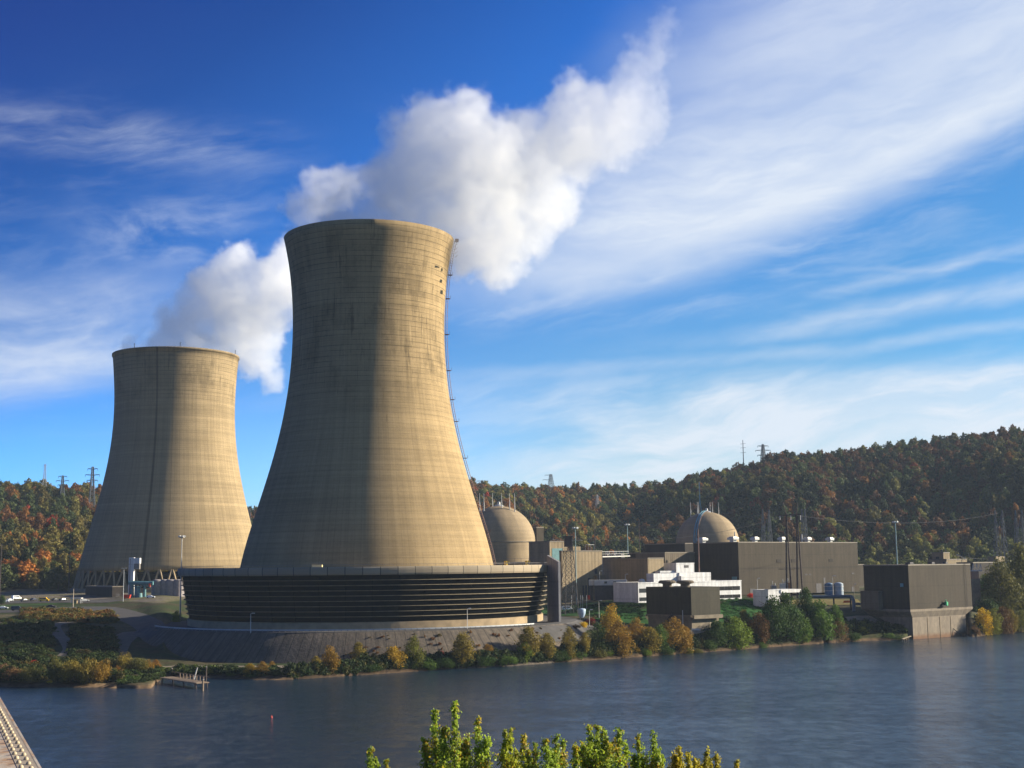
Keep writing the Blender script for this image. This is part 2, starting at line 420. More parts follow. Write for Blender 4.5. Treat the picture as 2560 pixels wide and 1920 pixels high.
m, t, b = new_mat("riverbank_soil"); p = t.pos(); x = t.xyz(p)
n1 = t.noise(p, .035, 6, .6); n2 = t.noise(p, .5, 4, .6); n3 = t.noise(p, .012, 4, .5)
c = t.mix(t.rmp(n1, .40, .60), (.050, .042, .022), (.034, .048, .018))
c = t.mix(t.rmp(n3, .50, .66), c, (.115, .092, .052))
c = t.mix(t.rmp(x[2], 1.5, 0.5), c, (.135, .09, .055))
c = t.mix(t.rmp(x[2], 16.9, 17.4), c, t.mix(t.rmp(n1, .42, .58), (.15, .125, .10), (.12, .11, .055)))
c = t.scale_col(c, t.rmp(n2, .25, .75, .65, 1.3))
t.put(b.inputs['Base Color'], c); b.inputs['Roughness'].default_value = .95; b.inputs['Specular IOR Level'].default_value = .1
t.put(b.inputs['Normal'], t.bump(n2, .8, .5)); M_SOIL = m
M_HILL = flat("leaf_litter", (.035, .030, .016), .95, 0, .35, .05, .05)

def ground_rows(tt):
    p = prof_at(tt); ys = []
    for a, b_ in zip(p[:9, 0], p[1:10, 0]): ys += list(np.linspace(a, b_, 5)[:-1])
    return ys + list(np.linspace(p[9, 0], p[10, 0]+12, 8))
ts_fine = np.linspace(-.62, .66, 440)
sheet("ground", M_SOIL, ground_rows, ts_fine)
def hill_rows(tt):
    p = prof_at(tt); return list(np.linspace(p[10, 0], p[13, 0], 26)) + list(np.linspace(p[13, 0]+30, p[14, 0]+300, 8))
hill = sheet("hills", M_HILL, hill_rows, np.linspace(-.62, .70, 180))
b_ = MB(); b_.add([(-9000, -3000, -6), (9000, -3000, -6), (9000, 9000, -6), (-9000, 9000, -6)], [(0, 1, 2, 3)])
tag(b_.build("riverbed", flat("river_mud", (.05, .045, .03), .9)), kind="structure")

# water
m, t, b = new_mat("river_water"); p = t.pos(); x = t.xyz(p)
w1 = t.noise(t.comb(t.m('MULTIPLY', x[0], .10), t.m('MULTIPLY', x[1], .24), 0), 1, 7, .68, .5)
w2 = t.noise(t.comb(t.m('MULTIPLY', x[0], .9), t.m('MULTIPLY', x[1], 1.3), 4), 1, 5, .65)
pat = t.noise(t.comb(t.m('MULTIPLY', x[0], .010), t.m('MULTIPLY', x[1], .030), 2), 1, 5, .6, .8)
h = t.m('ADD', t.m('MULTIPLY', w1, 1.0), t.m('MULTIPLY', w2, .45))
rip = t.noise(t.comb(t.m('MULTIPLY', x[0], .30), t.m('MULTIPLY', x[1], .16), 6), 1, 6, .7, .6)
bm = t.node('ShaderNodeBump'); t.put(bm.inputs['Strength'], t.m('MULTIPLY', t.rmp(pat, .34, .66, .55, 1.0), t.rmp(rip, .36, .64, .40, 1.0))); bm.inputs['Distance'].default_value = 1.0; t.put(bm.inputs['Height'], h)
b.inputs['Base Color'].default_value = (.010, .027, .048, 1); b.inputs['Roughness'].default_value = .14; b.inputs['IOR'].default_value = 1.333
b.inputs['Specular IOR Level'].default_value = .85
t.put(b.inputs['Normal'], bm.outputs[0]); M_WATER = m
b_ = MB(); b_.add([(-3500, -1500, 0), (3500, -1500, 0), (3500, 1300, 0), (-3500, 1300, 0)], [(0, 1, 2, 3)])
tag(b_.build("river_water", M_WATER), kind="structure")
# near bank below the bridge, where the foreground poplars root
b_ = MB(); N = 24
xs = np.linspace(-500, 500, N); ysn = np.linspace(-700, 120, 20)
for xx in xs:
    for yy in ysn:
        b_.v.append((xx, yy, min(5.0, (104 + 6*math.sin(xx*.03) - yy)*.22)))
for i in range(N-1):
    for j in range(19):
        a = i*20+j; b_.f.append((a, a+20, a+21, a+1))
tag(b_.build("near_bank", M_SOIL, smooth=True), kind="structure")

# draped strips: roads, paths, lawns
def strip(name, mat, pts, widths, lift=.12, sub=6):
    P = [on_ground(*q) if len(q) == 2 else Vector(q) for q in pts]
    if not hasattr(widths, '__len__'): widths = [widths]*len(P)
    Q, W = [], []
    for i in range(len(P)-1):
        a = P[max(i-1, 0)]; b0 = P[i]; c = P[i+1]; d = P[min(i+2, len(P)-1)]
        for k in range(sub):
            f = k/sub
            q = 0.5*((2*b0)+(c-a)*f+(2*a-5*b0+4*c-d)*f*f+(3*b0-a-3*c+d)*f**3)
            Q.append(q); W.append(widths[i]*(1-f)+widths[i+1]*f)
    Q.append(P[-1]); W.append(widths[-1])
    b = MB(); K = 5
    for i, q in enumerate(Q):
        d = Q[min(i+1, len(Q)-1)] - Q[max(i-1, 0)]; d.z = 0; d.normalize(); nrm = Vector((-d.y, d.x, 0))
        for k in range(K):
            r = q + nrm*(W[i]*(k/(K-1)-.5)); b.v.append((r.x, r.y, surf_z(r.x, r.y)+lift))
    for i in range(len(Q)-1):
        for k in range(K-1):
            a = i*K+k; b.f.append((a, a+1, a+K+1, a+K))
    return tag(b.build(name, mat, smooth=True), kind="structure")
M_ASPH = flat("old_asphalt", (.062, .057, .055), .9, 0, .22, .3)
M_GRAVEL = flat("pale_gravel", (.095, .082, .07), .95, 0, .2, .5)
M_LAWN = flat("mown_lawn", (.035, .075, .018), .95, 0, .3, .25, .1)
M_SAND = flat("pale_sand_path", (.165, .135, .10), .95, 0, .2, .6)
strip("parking_lot", M_ASPH, [(-260, 1505), (0, 1506), (130, 1504), (300, 1503)], [20, 22, 22, 18], .14)
strip("lawn", M_LAWN, [(-150, 1518), (20, 1515), (120, 1511), (190, 1509)], [14, 14, 12, 6], .16)
strip("access_road", M_ASPH, [(-200, 1532), (60, 1528), (200, 1522), (290, 1533), (360, 1560), (402, 1578)], [16, 20, 26, 18, 11, 9], .20)
strip("dirt_path", M_GRAVEL, [(168, 1556), (138, 1563), (136, 1572), (150, 1590), (166, 1608), (172, 1626), (158, 1642)], [7, 6, 5, 4.5, 4.5, 4, 4], .15)
strip("gravel_path", M_GRAVEL, [(388, 1572), (340, 1582), (304, 1600), (292, 1620), (290, 1642), (306, 1658)], [8, 8, 9, 8, 7, 5], .17)
strip("shore_path", M_SAND, [(372, 1666), (450, 1668), (540, 1668), (640, 1668), (760, 1666), (880, 1660)], 4.5, .15)
strip("boat_ramp", M_SAND, [(735, 1666), (716, 1676), (705, 1686), (700, 1696)], [6, 8, 10, 10], .19)
strip("grass_bank", flat("mown_grass_bank", (.022, .075, .014), .95, 0, .3, .3, .1), [(1240, 1506), (1430, 1524), (1530, 1528), (1620, 1526), (1760, 1524), (1862, 1522), (1960, 1520)], [10, 40, 46, 56, 60, 56, 20], .2)
strip("service_road", M_ASPH, [(1330, 1572), (1420, 1566), (1480, 1564), (1560, 1566), (1640, 1572)], [12, 13, 11, 8, 6], .2)
strip("dry_lawn", flat("dry_grass", (.16, .13, .045), .95, 0, .25, .3, .1), [(1975, 1502), (2060, 1506), (2150, 1506)], [26, 34, 30], .2)
strip("earth_terrace", flat("bare_earth", (.20, .14, .09), .95, 0, .2, .3), [(2080, 1552), (2150, 1550), (2190, 1549)], 7, .25)
# terrace of the near cooling tower: round pad and ribbed concrete slope
m, t, b = new_mat("slope_paving"); p = t.pos(); x = t.xyz(p)
ang = t.m('ARCTAN2', t.m('SUBTRACT', x[0], TX), t.m('SUBTRACT', x[1], TY))
rib = t.m('FRACT', t.m('MULTIPLY', ang, 26.0)); stp = t.noise(t.comb(t.m('MULTIPLY', ang, 60), t.m('MULTIPLY', x[2], .12), 0), 1, 5, .7)
nn = t.noise(p, .8, 6, .65)
f = t.m('MULTIPLY', t.rmp(stp, .3, .7, .55, 1.35), t.rmp(nn, .3, .7, .8, 1.2))
f = t.m('MULTIPLY', f, t.m('SUBTRACT', 1, t.m('MULTIPLY', t.m('LESS_THAN', rib, .10), .55)))
t.put(b.inputs['Base Color'], t.scale_col((.090, .069, .050), f)); b.inputs['Roughness'].default_value = .95
t.put(b.inputs['Normal'], t.bump(t.m('ADD', t.m('MULTIPLY', t.m('LESS_THAN', rib, .1), -1), nn), .6, .3))
M_SLOPE = m
A0, A1 = R(176), R(338)
sl = MB().lathe([(98.5, -12.5), (95.5, -9.9), (90, -5.2), (84.6, -0.45), (83.6, 0.02)], (TX, TY, 12), 120, A0, A1)
tag(sl.build("paved_slope", M_SLOPE, smooth=True), kind="structure")
pad = MB().lathe([(0.1, .05), (60, .05), (83.7, .05), (84.0, -.4)], (TX, TY, 12), 120)
tag(pad.build("tower_terrace", M_ASPH), kind="structure")
# ------------------------------------------------------------------ cooling towers
def tower_concrete(name, base, lift, ribs, stain_z, bands, seam=None, cx=0, cy=0):
    m, t, b = new_mat(name); p = t.obj(); x = t.xyz(p)
    ang = t.m('ARCTAN2', x[1], x[0])
    rr = t.vm('LENGTH', t.comb(x[0], x[1], 0))
    arc = t.m('MULTIPLY', ang, 40.0)
    big = t.noise(t.comb(t.m('MULTIPLY', arc, .02), t.m('MULTIPLY', x[2], .05), 0), 1, 5, .6)
    lay = t.noise(t.comb(t.m('MULTIPLY', arc, .012), t.m('MULTIPLY', x[2], .55), 5), 1, 4, .7)
    fine = t.noise(t.comb(t.m('MULTIPLY', arc, .6), t.m('MULTIPLY', x[2], .9), 2), 1, 5, .7)
    f = t.m('MULTIPLY', t.rmp(big, .3, .7, .90, 1.10), t.rmp(lay, .3, .7, .86, 1.10))
    f = t.m('MULTIPLY', f, t.rmp(fine, .3, .7, .95, 1.05))
    run = t.noise(t.comb(t.m('MULTIPLY', arc, .30), t.m('MULTIPLY', x[2], .014), 15), 1, 5, .7)
    f = t.m('MULTIPLY', f, t.rmp(run, .32, .68, .88, 1.10))
    fz = t.m('FRACT', t.m('DIVIDE', x[2], lift))
    ln = t.m('LESS_THAN', fz, .13)
    linestr = t.rmp(x[2], stain_z-25, stain_z+25, .08, .40)
    linestr = t.m('MULTIPLY', linestr, t.rmp(t.noise(t.comb(t.m('MULTIPLY', arc, .1), t.m('MULTIPLY', x[2], .5), 9), 1, 2), .35, .6, .35, 1.3))
    f = t.m('MULTIPLY', f, t.m('SUBTRACT', 1, t.m('MULTIPLY', ln, linestr)))
    fa = t.m('FRACT', t.m('MULTIPLY', ang, ribs/(2*PI)))
    f = t.m('MULTIPLY', f, t.m('SUBTRACT', 1, t.m('MULTIPLY', t.m('LESS_THAN', fa, .12), .10 if seam is None else .17)))
    pt = t.noise(t.comb(t.m('MULTIPLY', arc, .075), t.m('MULTIPLY', x[2], .055), 21), 1, 6, .7)
    f = t.m('MULTIPLY', f, t.m('SUBTRACT', 1, t.m('MULTIPLY', t.m('MULTIPLY', t.rmp(pt, .47, .64), t.rmp(x[2], stain_z-14, stain_z+12)), .32)))
    # vertical run-off stains below the rim
    st = t.noise(t.comb(t.m('MULTIPLY', arc, .50), t.m('MULTIPLY', x[2], .045), 1), 1, 5, .72)
    st2 = t.noise(t.comb(t.m('MULTIPLY', arc, 1.1), t.m('MULTIPLY', x[2], .10), 4), 1, 3, .6)
    mask = t.m('MULTIPLY', t.rmp(x[2], stain_z-8, stain_z+14), t.rmp(t.noise(t.comb(t.m('MULTIPLY', arc, .05), t.m('MULTIPLY', x[2], .03), 8), 1, 3), .42, .58))
    dark = t.m('MULTIPLY', t.m('MULTIPLY', t.rmp(st, .53, .66), mask), .50)
    dark2 = t.m('MULTIPLY', t.m('MULTIPLY', t.rmp(st2, .60, .66), t.rmp(x[2], stain_z-30, stain_z-5)), t.m('MULTIPLY', t.rmp(st, .45, .6), .30))
    f = t.m('MULTIPLY', f, t.m('SUBTRACT', 1, t.m('MAXIMUM', dark, dark2)))
    for z0, w, k in bands:
        f = t.m('MULTIPLY', f, t.m('ADD', 1, t.m('MULTIPLY', t.rmp(t.m('ABSOLUTE', t.m('SUBTRACT', x[2], z0)), w, w*.3), k)))
    pale = t.m('MULTIPLY', t.m('MULTIPLY', t.rmp(t.noise(t.comb(t.m('MULTIPLY', arc, .7), t.m('MULTIPLY', x[2], .05), 12), 1, 4, .6), .61, .70), mask), .40)
    f = t.m('ADD', f, pale)
    if seam is not None:
        for a_, w, k in seam:
            f = t.m('MULTIPLY', f, t.m('SUBTRACT', 1, t.m('MULTIPLY', t.rmp(t.m('ABSOLUTE', t.m('SUBTRACT', ang, a_)), w, w*.4), k)))
    t.put(b.inputs['Base Color'], t.scale_col(base, f))
    b.inputs['Roughness'].default_value = .9; b.inputs['Specular IOR Level'].default_value = .15
    t.put(b.inputs['Normal'], t.bump(t.m('ADD', t.m('MULTIPLY', ln, -.6), fine), .35, .12))
    return m
def profile_from_photo(samples, D, axis_px):
    out = []
    for py, hw in samples:
        off = HOR(axis_px) - 1411
        el = PITCH + math.atan((960-(py-off))/FPX); z = EYE + D*math.tan(el)
        dep = D*math.cos(PITCH) + (z-EYE)*math.sin(PITCH); out.append((hw/FPX*dep*1.003, z))
    return out
def smooth_prof(pr, n=44):
    pr = sorted(pr, key=lambda q: q[1]); zs = np.array([q[1] for q in pr]); rs = np.array([q[0] for q in pr])
    co = np.polyfit(zs, rs, 5); zz = np.linspace(zs[0], zs[-1], n)
    return [(float(np.polyval(co, z)), float(z)) for z in zz]

D1 = TY
p1 = profile_from_photo([(602,211),(646,200),(697,194.5),(773,189),(849,187.5),(925,193),(1003,202),(1097,221),(1191,248),(1285,276),(1350,296),(1412,312)], D1, 920)
pr1 = smooth_prof(p1)
C1 = Vector((TX, TY, 12.0))
tw = thing("cooling_tower", C1, "nearest, largest concrete cooling tower, ringed at its foot by black louvers", "cooling tower", "cooling towers")
M_CON1 = tower_concrete("tower_concrete_near", (.305, .218, .113), 2.05, 120, 88.0, [(126, 2.2, .10), (60, 5, .05), (46, 3, -.06), (33, 2.5, .06)])
slope0 = (pr1[1][0]-pr1[0][0])/(pr1[1][1]-pr1[0][1])
outer = [(pr1[0][0]-slope0*(pr1[0][1]-24), 24.0)] + pr1
th = 1.0
prof = [(r, z-12) for r, z in outer] + [(outer[-1][0]-th, outer[-1][1]-12)] + [(r-th, z-12) for r, z in reversed(outer[:-1])]
MB().lathe(prof, C1, 160, close=True).build("shell", M_CON1, tw, smooth=True)
ZD = 33.75                                         # deck level, about eye height
RT1, RB1 = 73.5, 69.8
M_LOUV = flat("shaded_louver_black", (.010, .010, .010), .8, 0, .25, .4, .08)  # near-black colour stands in for the shaded interior seen through the louvers
M_RAIL = flat("louver_edge_concrete", (.18, .143, .09), .85, 0, .2, .5)
M_FASC = None
m, t, b = new_mat("fascia_panels"); p = t.obj(); x = t.xyz(p)
ang = t.m('ARCTAN2', x[1], x[0]); fa = t.m('FRACT', t.m('MULTIPLY', ang, 76/(2*PI)))
f = t.m('SUBTRACT', 1, t.m('MULTIPLY', t.m('LESS_THAN', fa, .05), .75))
cell = t.m('FLOOR', t.m('MULTIPLY', ang, 76/(2*PI))); wn = t.node('ShaderNodeTexWhiteNoise', noise_dimensions='1D'); t.put(wn.inputs['W'], cell)
f = t.m('MULTIPLY', f, t.rmp(wn.outputs[0], 0, 1, .86, 1.08))
t.put(b.inputs['Base Color'], t.scale_col((.28, .22, .145), f)); b.inputs['Roughness'].default_value = .8; M_FASC = m
# nine tiers of louver blades, the shade between them painted black
z0l, z1l = 14.7, 30.9; NT_ = 9
lv = MB(); sub = 5
prof = []
for i in range(NT_):
    for k in range(sub):
        f0 = (i+k/sub)/NT_; z = z0l+(z1l-z0l)*f0; dz = (z1l-z0l)/NT_/sub
        r = RB1+(RT1-RB1)*f0
        prof += [(r-.55, z-12), (r-1.5, z-12+dz*.96)]
lv.lathe(prof, C1, 140); lv.build("louver_wall", M_LOUV, tw)
for i in range(1, NT_):
    f0 = i/NT_; z = z0l+(z1l-z0l)*f0; r = RB1+(RT1-RB1)*f0
    MB().lathe([(r-.7, z-12-.11), (r+.10, z-12-.11), (r+.10, z-12+.09), (r-.7, z-12+.13)], C1, 140, close=True).build("louver_rail", M_RAIL, tw)
for i in range(48):                                # brackets tying the rails
    a = 2*PI*i/48
    MB().bar((TX+(RB1-.9)*math.cos(a), TY+(RB1-.9)*math.sin(a), z0l), (TX+(RT1-.9)*math.cos(a), TY+(RT1-.9)*math.sin(a), z1l), .14).build("louver_bracket", M_LOUV, tw)
MB().lathe([(RT1-1.2, 18.9), (RT1+.2, 18.9), (RT1+.45, 19.5), (RT1+.5, 20.6), (RT1+.42, 21.3), (RT1+.2, ZD-12), (RT1-1.2, ZD-12)], C1, 152, close=True).build("fascia", M_FASC, tw, smooth=False)
MB().lathe([(45, ZD-12.6), (RT1-.9, ZD-12.4), (RT1-.9, ZD-12.15), (45, ZD-12.1)], C1, 120, close=True).build("deck", M_RAIL, tw)
M_CURB = flat("curb_concrete", (.30, .22, .13), .9, 0, .2, .25)
MB().lathe([(RB1-1.5, 0), (RB1+.1, 0), (RB1+.1, 2.6), (RB1-1.5, 2.75)], C1, 140, close=True).build("base_curb", M_CURB, tw)
rl = MB()
for i in range(150):
    a = 2*PI*i/150; r = RT1-1.0
    rl.bar((TX+r*math.cos(a), TY+r*math.sin(a), ZD-.1), (TX+r*math.cos(a), TY+r*math.sin(a), ZD+.75), .05)
rl.lathe([(RT1-1.02, ZD-12+.70), (RT1-.96, ZD-12+.70), (RT1-.96, ZD-12+.78), (RT1-1.02, ZD-12+.78)], C1, 150, close=True)
M_STEEL = flat("weathered_steel", (.22, .20, .19), .6, .3, .2, 1.0)
M_DKSTEEL = flat("dark_steel", (.055, .05, .055), .6, .2, .2, 1.0)
M_PALE = flat("pale_paint", (.48, .465, .44), .6, 0, .12, .8)
rl.build("guard_rail", M_STEEL, tw)
# stairway hugging the shell where it meets the skyline on the right
M_RUST = flat("rusty_steel", (.20, .12, .10), .75, .1, .25, 1.0)
azc = math.atan2(-TY, -TX)                         # bearing tower -> camera
al = math.asin(40/math.hypot(TX, TY))
sa_ = azc + PI/2 - al + R(1.0)
ld = MB(); ca_, sn_ = math.cos(sa_), math.sin(sa_)
tang = Vector((-sn_, ca_, 0))
def shell_pt(r, z, o=0.0): return Vector((TX+(r+o)*ca_, TY+(r+o)*sn_, z))
pts = [(r, z) for r, z in pr1 if z > 33]
for s_ in (-.45, .45):
    for o in (.35, 1.15):
        ld.path([shell_pt(r, z, o)+tang*s_ for r, z in pts], .09, 4)
for i in range(0, len(pts)*3):
    z = 34+i*1.0
    if z > pts[-1][1]: break
    r = float(np.interp(z, [q[1] for q in pts], [q[0] for q in pts]))
    ld.bar(shell_pt(r, z, .35)-tang*.45, shell_pt(r, z, 1.15)+tang*.45, .08)
ld.build("stairway", M_RUST, tw)
for z in (47, 62, 77, 92, 101, 113, 128, 143, 153):
    r = float(np.interp(z, [q[1] for q in pts], [q[0] for q in pts])); b2 = MB()
    c = shell_pt(r, z, 1.0); b2.box(c, (1.7, 1.9, .16), sa_)
    for dx_, dy_ in ((1.1, 1.1), (1.1, -1.1), (-1, 1.1)):
        q = Vector((c.x+dx_*ca_-dy_*sn_, c.y+dx_*sn_+dy_*ca_, c.z)); b2.bar(q, q+Vector((0, 0, 1.1)), .1)
    q0 = Vector((c.x+1.1*ca_-1.1*sn_, c.y+1.1*sn_+1.1*ca_, c.z+1.1)); q1 = Vector((c.x+1.1*ca_+1.1*sn_, c.y+1.1*sn_-1.1*ca_, c.z+1.1)); b2.bar(q0, q1, .1)
    b2.build("stair_landing", M_RUST, tw)
r, z = pts[-1]; b2 = MB()
for k in range(5): b2.bar(shell_pt(r, z-7+k*1.6, .4), shell_pt(r, z-6+k*1.6, 1.5), .12)
b2.box(shell_pt(r, z+.2, 1.2), (1.5, 1.6, 1.1), sa_)
b2.build("stair_head", M_RUST, tw)
# end wall standing out from the louver ring on the right
M_FIN = cladding("end_wall_panel", (.24, .23, .232), 1.5, 9.0, .06, .6)
fa_ = at(1372, 1560, TY-18); fb_ = at(1400, 1562, TY-27)
pa, pb = Vector((fa_.x, fa_.y, 12)), Vector((fb_.x, fb_.y, 12))
za, zb = at(1372, 1388, pa.y).z, at(1403, 1404, pb.y).z
d = (pb-pa).normalized(); nrm = Vector((-d.y, d.x, 0))*.55
vs = [pa-nrm, pb-nrm, pb+nrm, pa+nrm]; vs = vs + [Vector((q.x, q.y, zz)) for q, zz in zip(vs, (za, zb, zb, za))]
MB().add(vs, [(0,3,2,1),(4,5,6,7),(0,1,5,4),(1,2,6,5),(2,3,7,6),(3,0,4,7)]).build("end_wall", M_FIN, tw, bevel=.08)
# deck furniture
cabp = at(793, 1415, TY-RT1+4)
cb = thing("maintenance_cabin", (cabp.x, cabp.y, ZD-.15), "small yellowish sunlit cabin with railings on the louver deck before the near cooling tower", "cabin")
MB().box((cabp.x, cabp.y, ZD+.35), (3.6, 1.8, 1.0)).build("cabin_body", flat("cream_paint", (.75, .58, .30), .6, 0, .1, 1), cb, bevel=.05)
b2 = MB()
for dx_ in (-1.8, -.9, 0, .9, 1.8): b2.bar((cabp.x+dx_, cabp.y-.9, ZD+.85), (cabp.x+dx_, cabp.y-.9, ZD+1.7), .06)
b2.bar((cabp.x-1.8, cabp.y-.9, ZD+1.7), (cabp.x+1.8, cabp.y-.9, ZD+1.7), .06); b2.bar((cabp.x-1.8, cabp.y-.9, ZD+1.3), (cabp.x+1.8, cabp.y-.9, ZD+1.3), .05)
b2.build("railing", M_STEEL, cb)
kp = at(1290, 1402, TY-8)
kt = thing("deck_pipework", (kp.x, kp.y, ZD), "yellow and black valves and piping on the right end of the near tower's louver deck", "pipework")
M_YEL = flat("yellow_paint", (.65, .42, .05), .5, 0, .1, 1)
b2 = MB(); b2.tube((kp.x-5, kp.y, ZD+.6), (kp.x+5, kp.y-1, ZD+.6), .6, .6, 10); b2.build("header_pipe", M_DKSTEEL, kt, smooth=False)
for dx_ in (-4, 4.2):
    q = MB(); q.tube((kp.x+dx_, kp.y-1, ZD), (kp.x+dx_, kp.y-1, ZD+1.6), .7, .7, 10); q.box((kp.x+dx_+.9, kp.y-1, ZD+1.2), (1.0, .8, .9)); q.build("valve", M_YEL, kt)
b2 = MB()
for dx_ in (-6, -3, -.5, 2, 5, 7):
    b2.bar((kp.x+dx_, kp.y-2, ZD), (kp.x+dx_, kp.y-2, ZD+2.6), .1)
b2.bar((kp.x-6, kp.y-2, ZD+2.6), (kp.x+7, kp.y-2, ZD+2.6), .1); b2.build("pipe_rack", M_STEEL, kt)

# far tower standing on raking columns
D2 = 850.0
T2 = at(427, 1470, D2); C2 = Vector((T2.x, T2.y, 21.0))
axis = 420
p2 = profile_from_photo([(896,152.5),(930,148.5),(980,147),(1040,146.5),(1085,148.5),(1130,153),(1180,162),(1240,175),(1300,190),(1350,203),(1425,222)], D2, 427)
pr2 = smooth_prof(p2)
tw2 = thing("cooling_tower", C2, "farther concrete cooling tower on the left, standing on raking concrete columns", "cooling tower", "cooling towers")
az2 = math.atan2(-C2.y, -C2.x)
def wrap(a): return (a+PI) % (2*PI)-PI
M_CON2 = tower_concrete("tower_concrete_far", (.29, .215, .120), 2.4, 96, 118.0, [(116, 1.2, .16), (106, 1.0, .12), (84, 1.3, .12), (52, 1.4, .14), (40, 1.2, .10), (110, 3, -.08), (64, 3, -.05)],
                        seam=[(wrap(az2-R(17)), .022, .55), (wrap(az2-R(2)), .008, .3)])
pr2 = [(r, z-21) for r, z in pr2]
zb2 = pr2[0][1]
prof = pr2 + [(pr2[-1][0]+.5, pr2[-1][1]), (pr2[-1][0]+.5, pr2[-1][1]+1.3), (pr2[-1][0]-1, pr2[-1][1]+1.3)] + [(r-1.0, z) for r, z in reversed(pr2)]
MB().lathe(prof, C2, 144, close=True).build("shell", M_CON2, tw2, smooth=True)
s2 = (pr2[2][0]-pr2[0][0])/(pr2[2][1]-pr2[0][1])
rt, zt = pr2[0][0]-.5, zb2+.3; rb, zb = rt-s2*(zt-.6), .6
M_COLU = flat("column_concrete", (.26, .195, .12), .9, 0, .15, .4)
NS = 48
for i in range(NS):
    a = 2*PI*i/NS; h = PI/NS
    for s_ in (-1, 1):
        a2 = a + s_*h*.92
        MB().bar((C2.x+rb*math.cos(a2), C2.y+rb*math.sin(a2), C2.z+zb), (C2.x+rt*math.cos(a+s_*h*.1), C2.y+rt*math.sin(a+s_*h*.1), C2.z+zt), .95).build("raking_column", M_COLU, tw2)
MB().lathe([(rb-2.2, -1.0), (rb+2.2, -1.0), (rb+2.0, 1.0), (rb-2.0, 1.1)], C2, 120, close=True).build("basin_wall", M_COLU, tw2)
fl = MB().lathe([(.1, zb2-1.0), (rt-3.5, zb2-1.0), (rt-1.6, zb2-1.8), (rb-3.5, 1.5), (rb-3.5, 0.5)], C2, 96); fl.build("shaded_fill_pack", M_LOUV, tw2)  # fill brought close behind the columns, its black painting the shaded interior
rz = pr2[-1]
for k in range(3):
    a = az2 + R((-40, 3, 68)[k]); q = Vector((C2.x+rz[0]*math.cos(a), C2.y+rz[0]*math.sin(a), C2.z+rz[1]+1.2)); MB().bar(q, q+Vector((0, 0, 3)), .3).build("beacon_mast", M_DKSTEEL, tw2)
# ------------------------------------------------------------------ plant buildings on one square grid
GA = R(38)
E1 = Vector((math.cos(GA), math.sin(GA), 0)); E2 = Vector((-math.sin(GA), math.cos(GA), 0))
def reach(p, e, px):
    lo, hi = 0.0, 300.0
    s = 1 if px > project(p)[0] else -1
    for _ in range(50):
        mid = (lo+hi)/2; q = project(p+e*mid)[0]
        if (q-px)*s < 0: lo = mid
        else: hi = mid
    return (lo+hi)/2
M_BROWN = cladding("brown_cladding", (.056, .044, .031), 1.0, 7.5)
M_DKBROWN = cladding("dark_brown_cladding", (.037, .030, .026), .9, 6.0)
M_TANW = cladding("tan_block", (.26, .20, .125), 3.0, 5.0)
M_GREYTAN = cladding("grey_tan_block", (.135, .108, .078), 2.0, 5.0)
M_WHITE = cladding("white_panel", (.60, .59, .59), 4.0, 9.0, .05, .5)
M_ROOF = flat("roof_gravel", (.14, .13, .115), .95, 0, .15, .4)
M_TRIM = flat("roof_trim", (.17, .14, .105), .6, 0, .1, .5)
M_GLASSD = flat("dark_window_band", (.025, .024, .024), .15, 0, .2, .3, .6)
M_TEAL = flat("teal_paint", (.09, .20, .215), .5, 0, .15, .5)
M_CONC = flat("plain_concrete", (.19, .155, .11), .9, 0, .2, .35)
M_ALU = flat("aluminium_hood", (.42, .41, .39), .45, .4, .1, 1)
M_BLUEG = flat("blue_green_paint", (.11, .27, .34), .5, 0, .1, .5)
M_RED = flat("red_paint", (.62, .06, .03), .5, 0, .1, .5)
def block(name, label, cat, pxc, Y, pxl, pxr, ytop, z0, mat, roof=None, trim=True, group=None, ref=None, depth=None, width=None):
    """a building whose near corner edge stands at column pxc; wall + roof + parapet trim"""
    c = at(pxc, ytop, Y); zt = c.z; c = Vector((c.x, c.y, z0))
    L1 = width or reach(Vector((c.x, c.y, zt)), E1, pxr); L2 = depth or reach(Vector((c.x, c.y, zt)), E2, pxl)
    a, b1, b2, b3 = c, c+E1*L1, c+E1*L1+E2*L2, c+E2*L2
    th_ = thing(name, c, label, cat, group)
    w = MB(); P = [a, b1, b2, b3]
    w.add([(q.x, q.y, z0) for q in P]+[(q.x, q.y, zt) for q in P], [(i, (i+1) % 4, 4+(i+1) % 4, 4+i) for i in range(4)])
    w.build("wall", mat, th_)
    r = MB(); ins = .35
    Q = [a+E1*ins+E2*ins, b1-E1*ins+E2*ins, b2-E1*ins-E2*ins, b3+E1*ins-E2*ins]
    r.add([(q.x, q.y, zt-.35) for q in Q], [(0, 1, 2, 3)])
    for i in range(4):
        r.add([(P[i].x, P[i].y, zt), (P[(i+1) % 4].x, P[(i+1) % 4].y, zt), (Q[(i+1) % 4].x, Q[(i+1) % 4].y, zt), (Q[i].x, Q[i].y, zt),
               (Q[i].x, Q[i].y, zt-.35), (Q[(i+1) % 4].x, Q[(i+1) % 4].y, zt-.35)], [(0, 1, 2, 3), (3, 2, 5, 4)])
    r.build("roof", roof or M_ROOF, th_)
    if trim:
        tb = MB(); o = .06
        PO = [a-E1*o-E2*o, b1+E1*o-E2*o, b2+E1*o+E2*o, b3-E1*o+E2*o]
        for i in range(4):
            p_, q_ = PO[i], PO[(i+1) % 4]
            tb.bar((p_.x, p_.y, zt-.12), (q_.x, q_.y, zt-.12), .16, .55)
        tb.build("parapet_trim", M_TRIM if trim is True else trim, th_)
    return dict(t=th_, c=c, L1=L1, L2=L2, z0=z0, zt=zt)
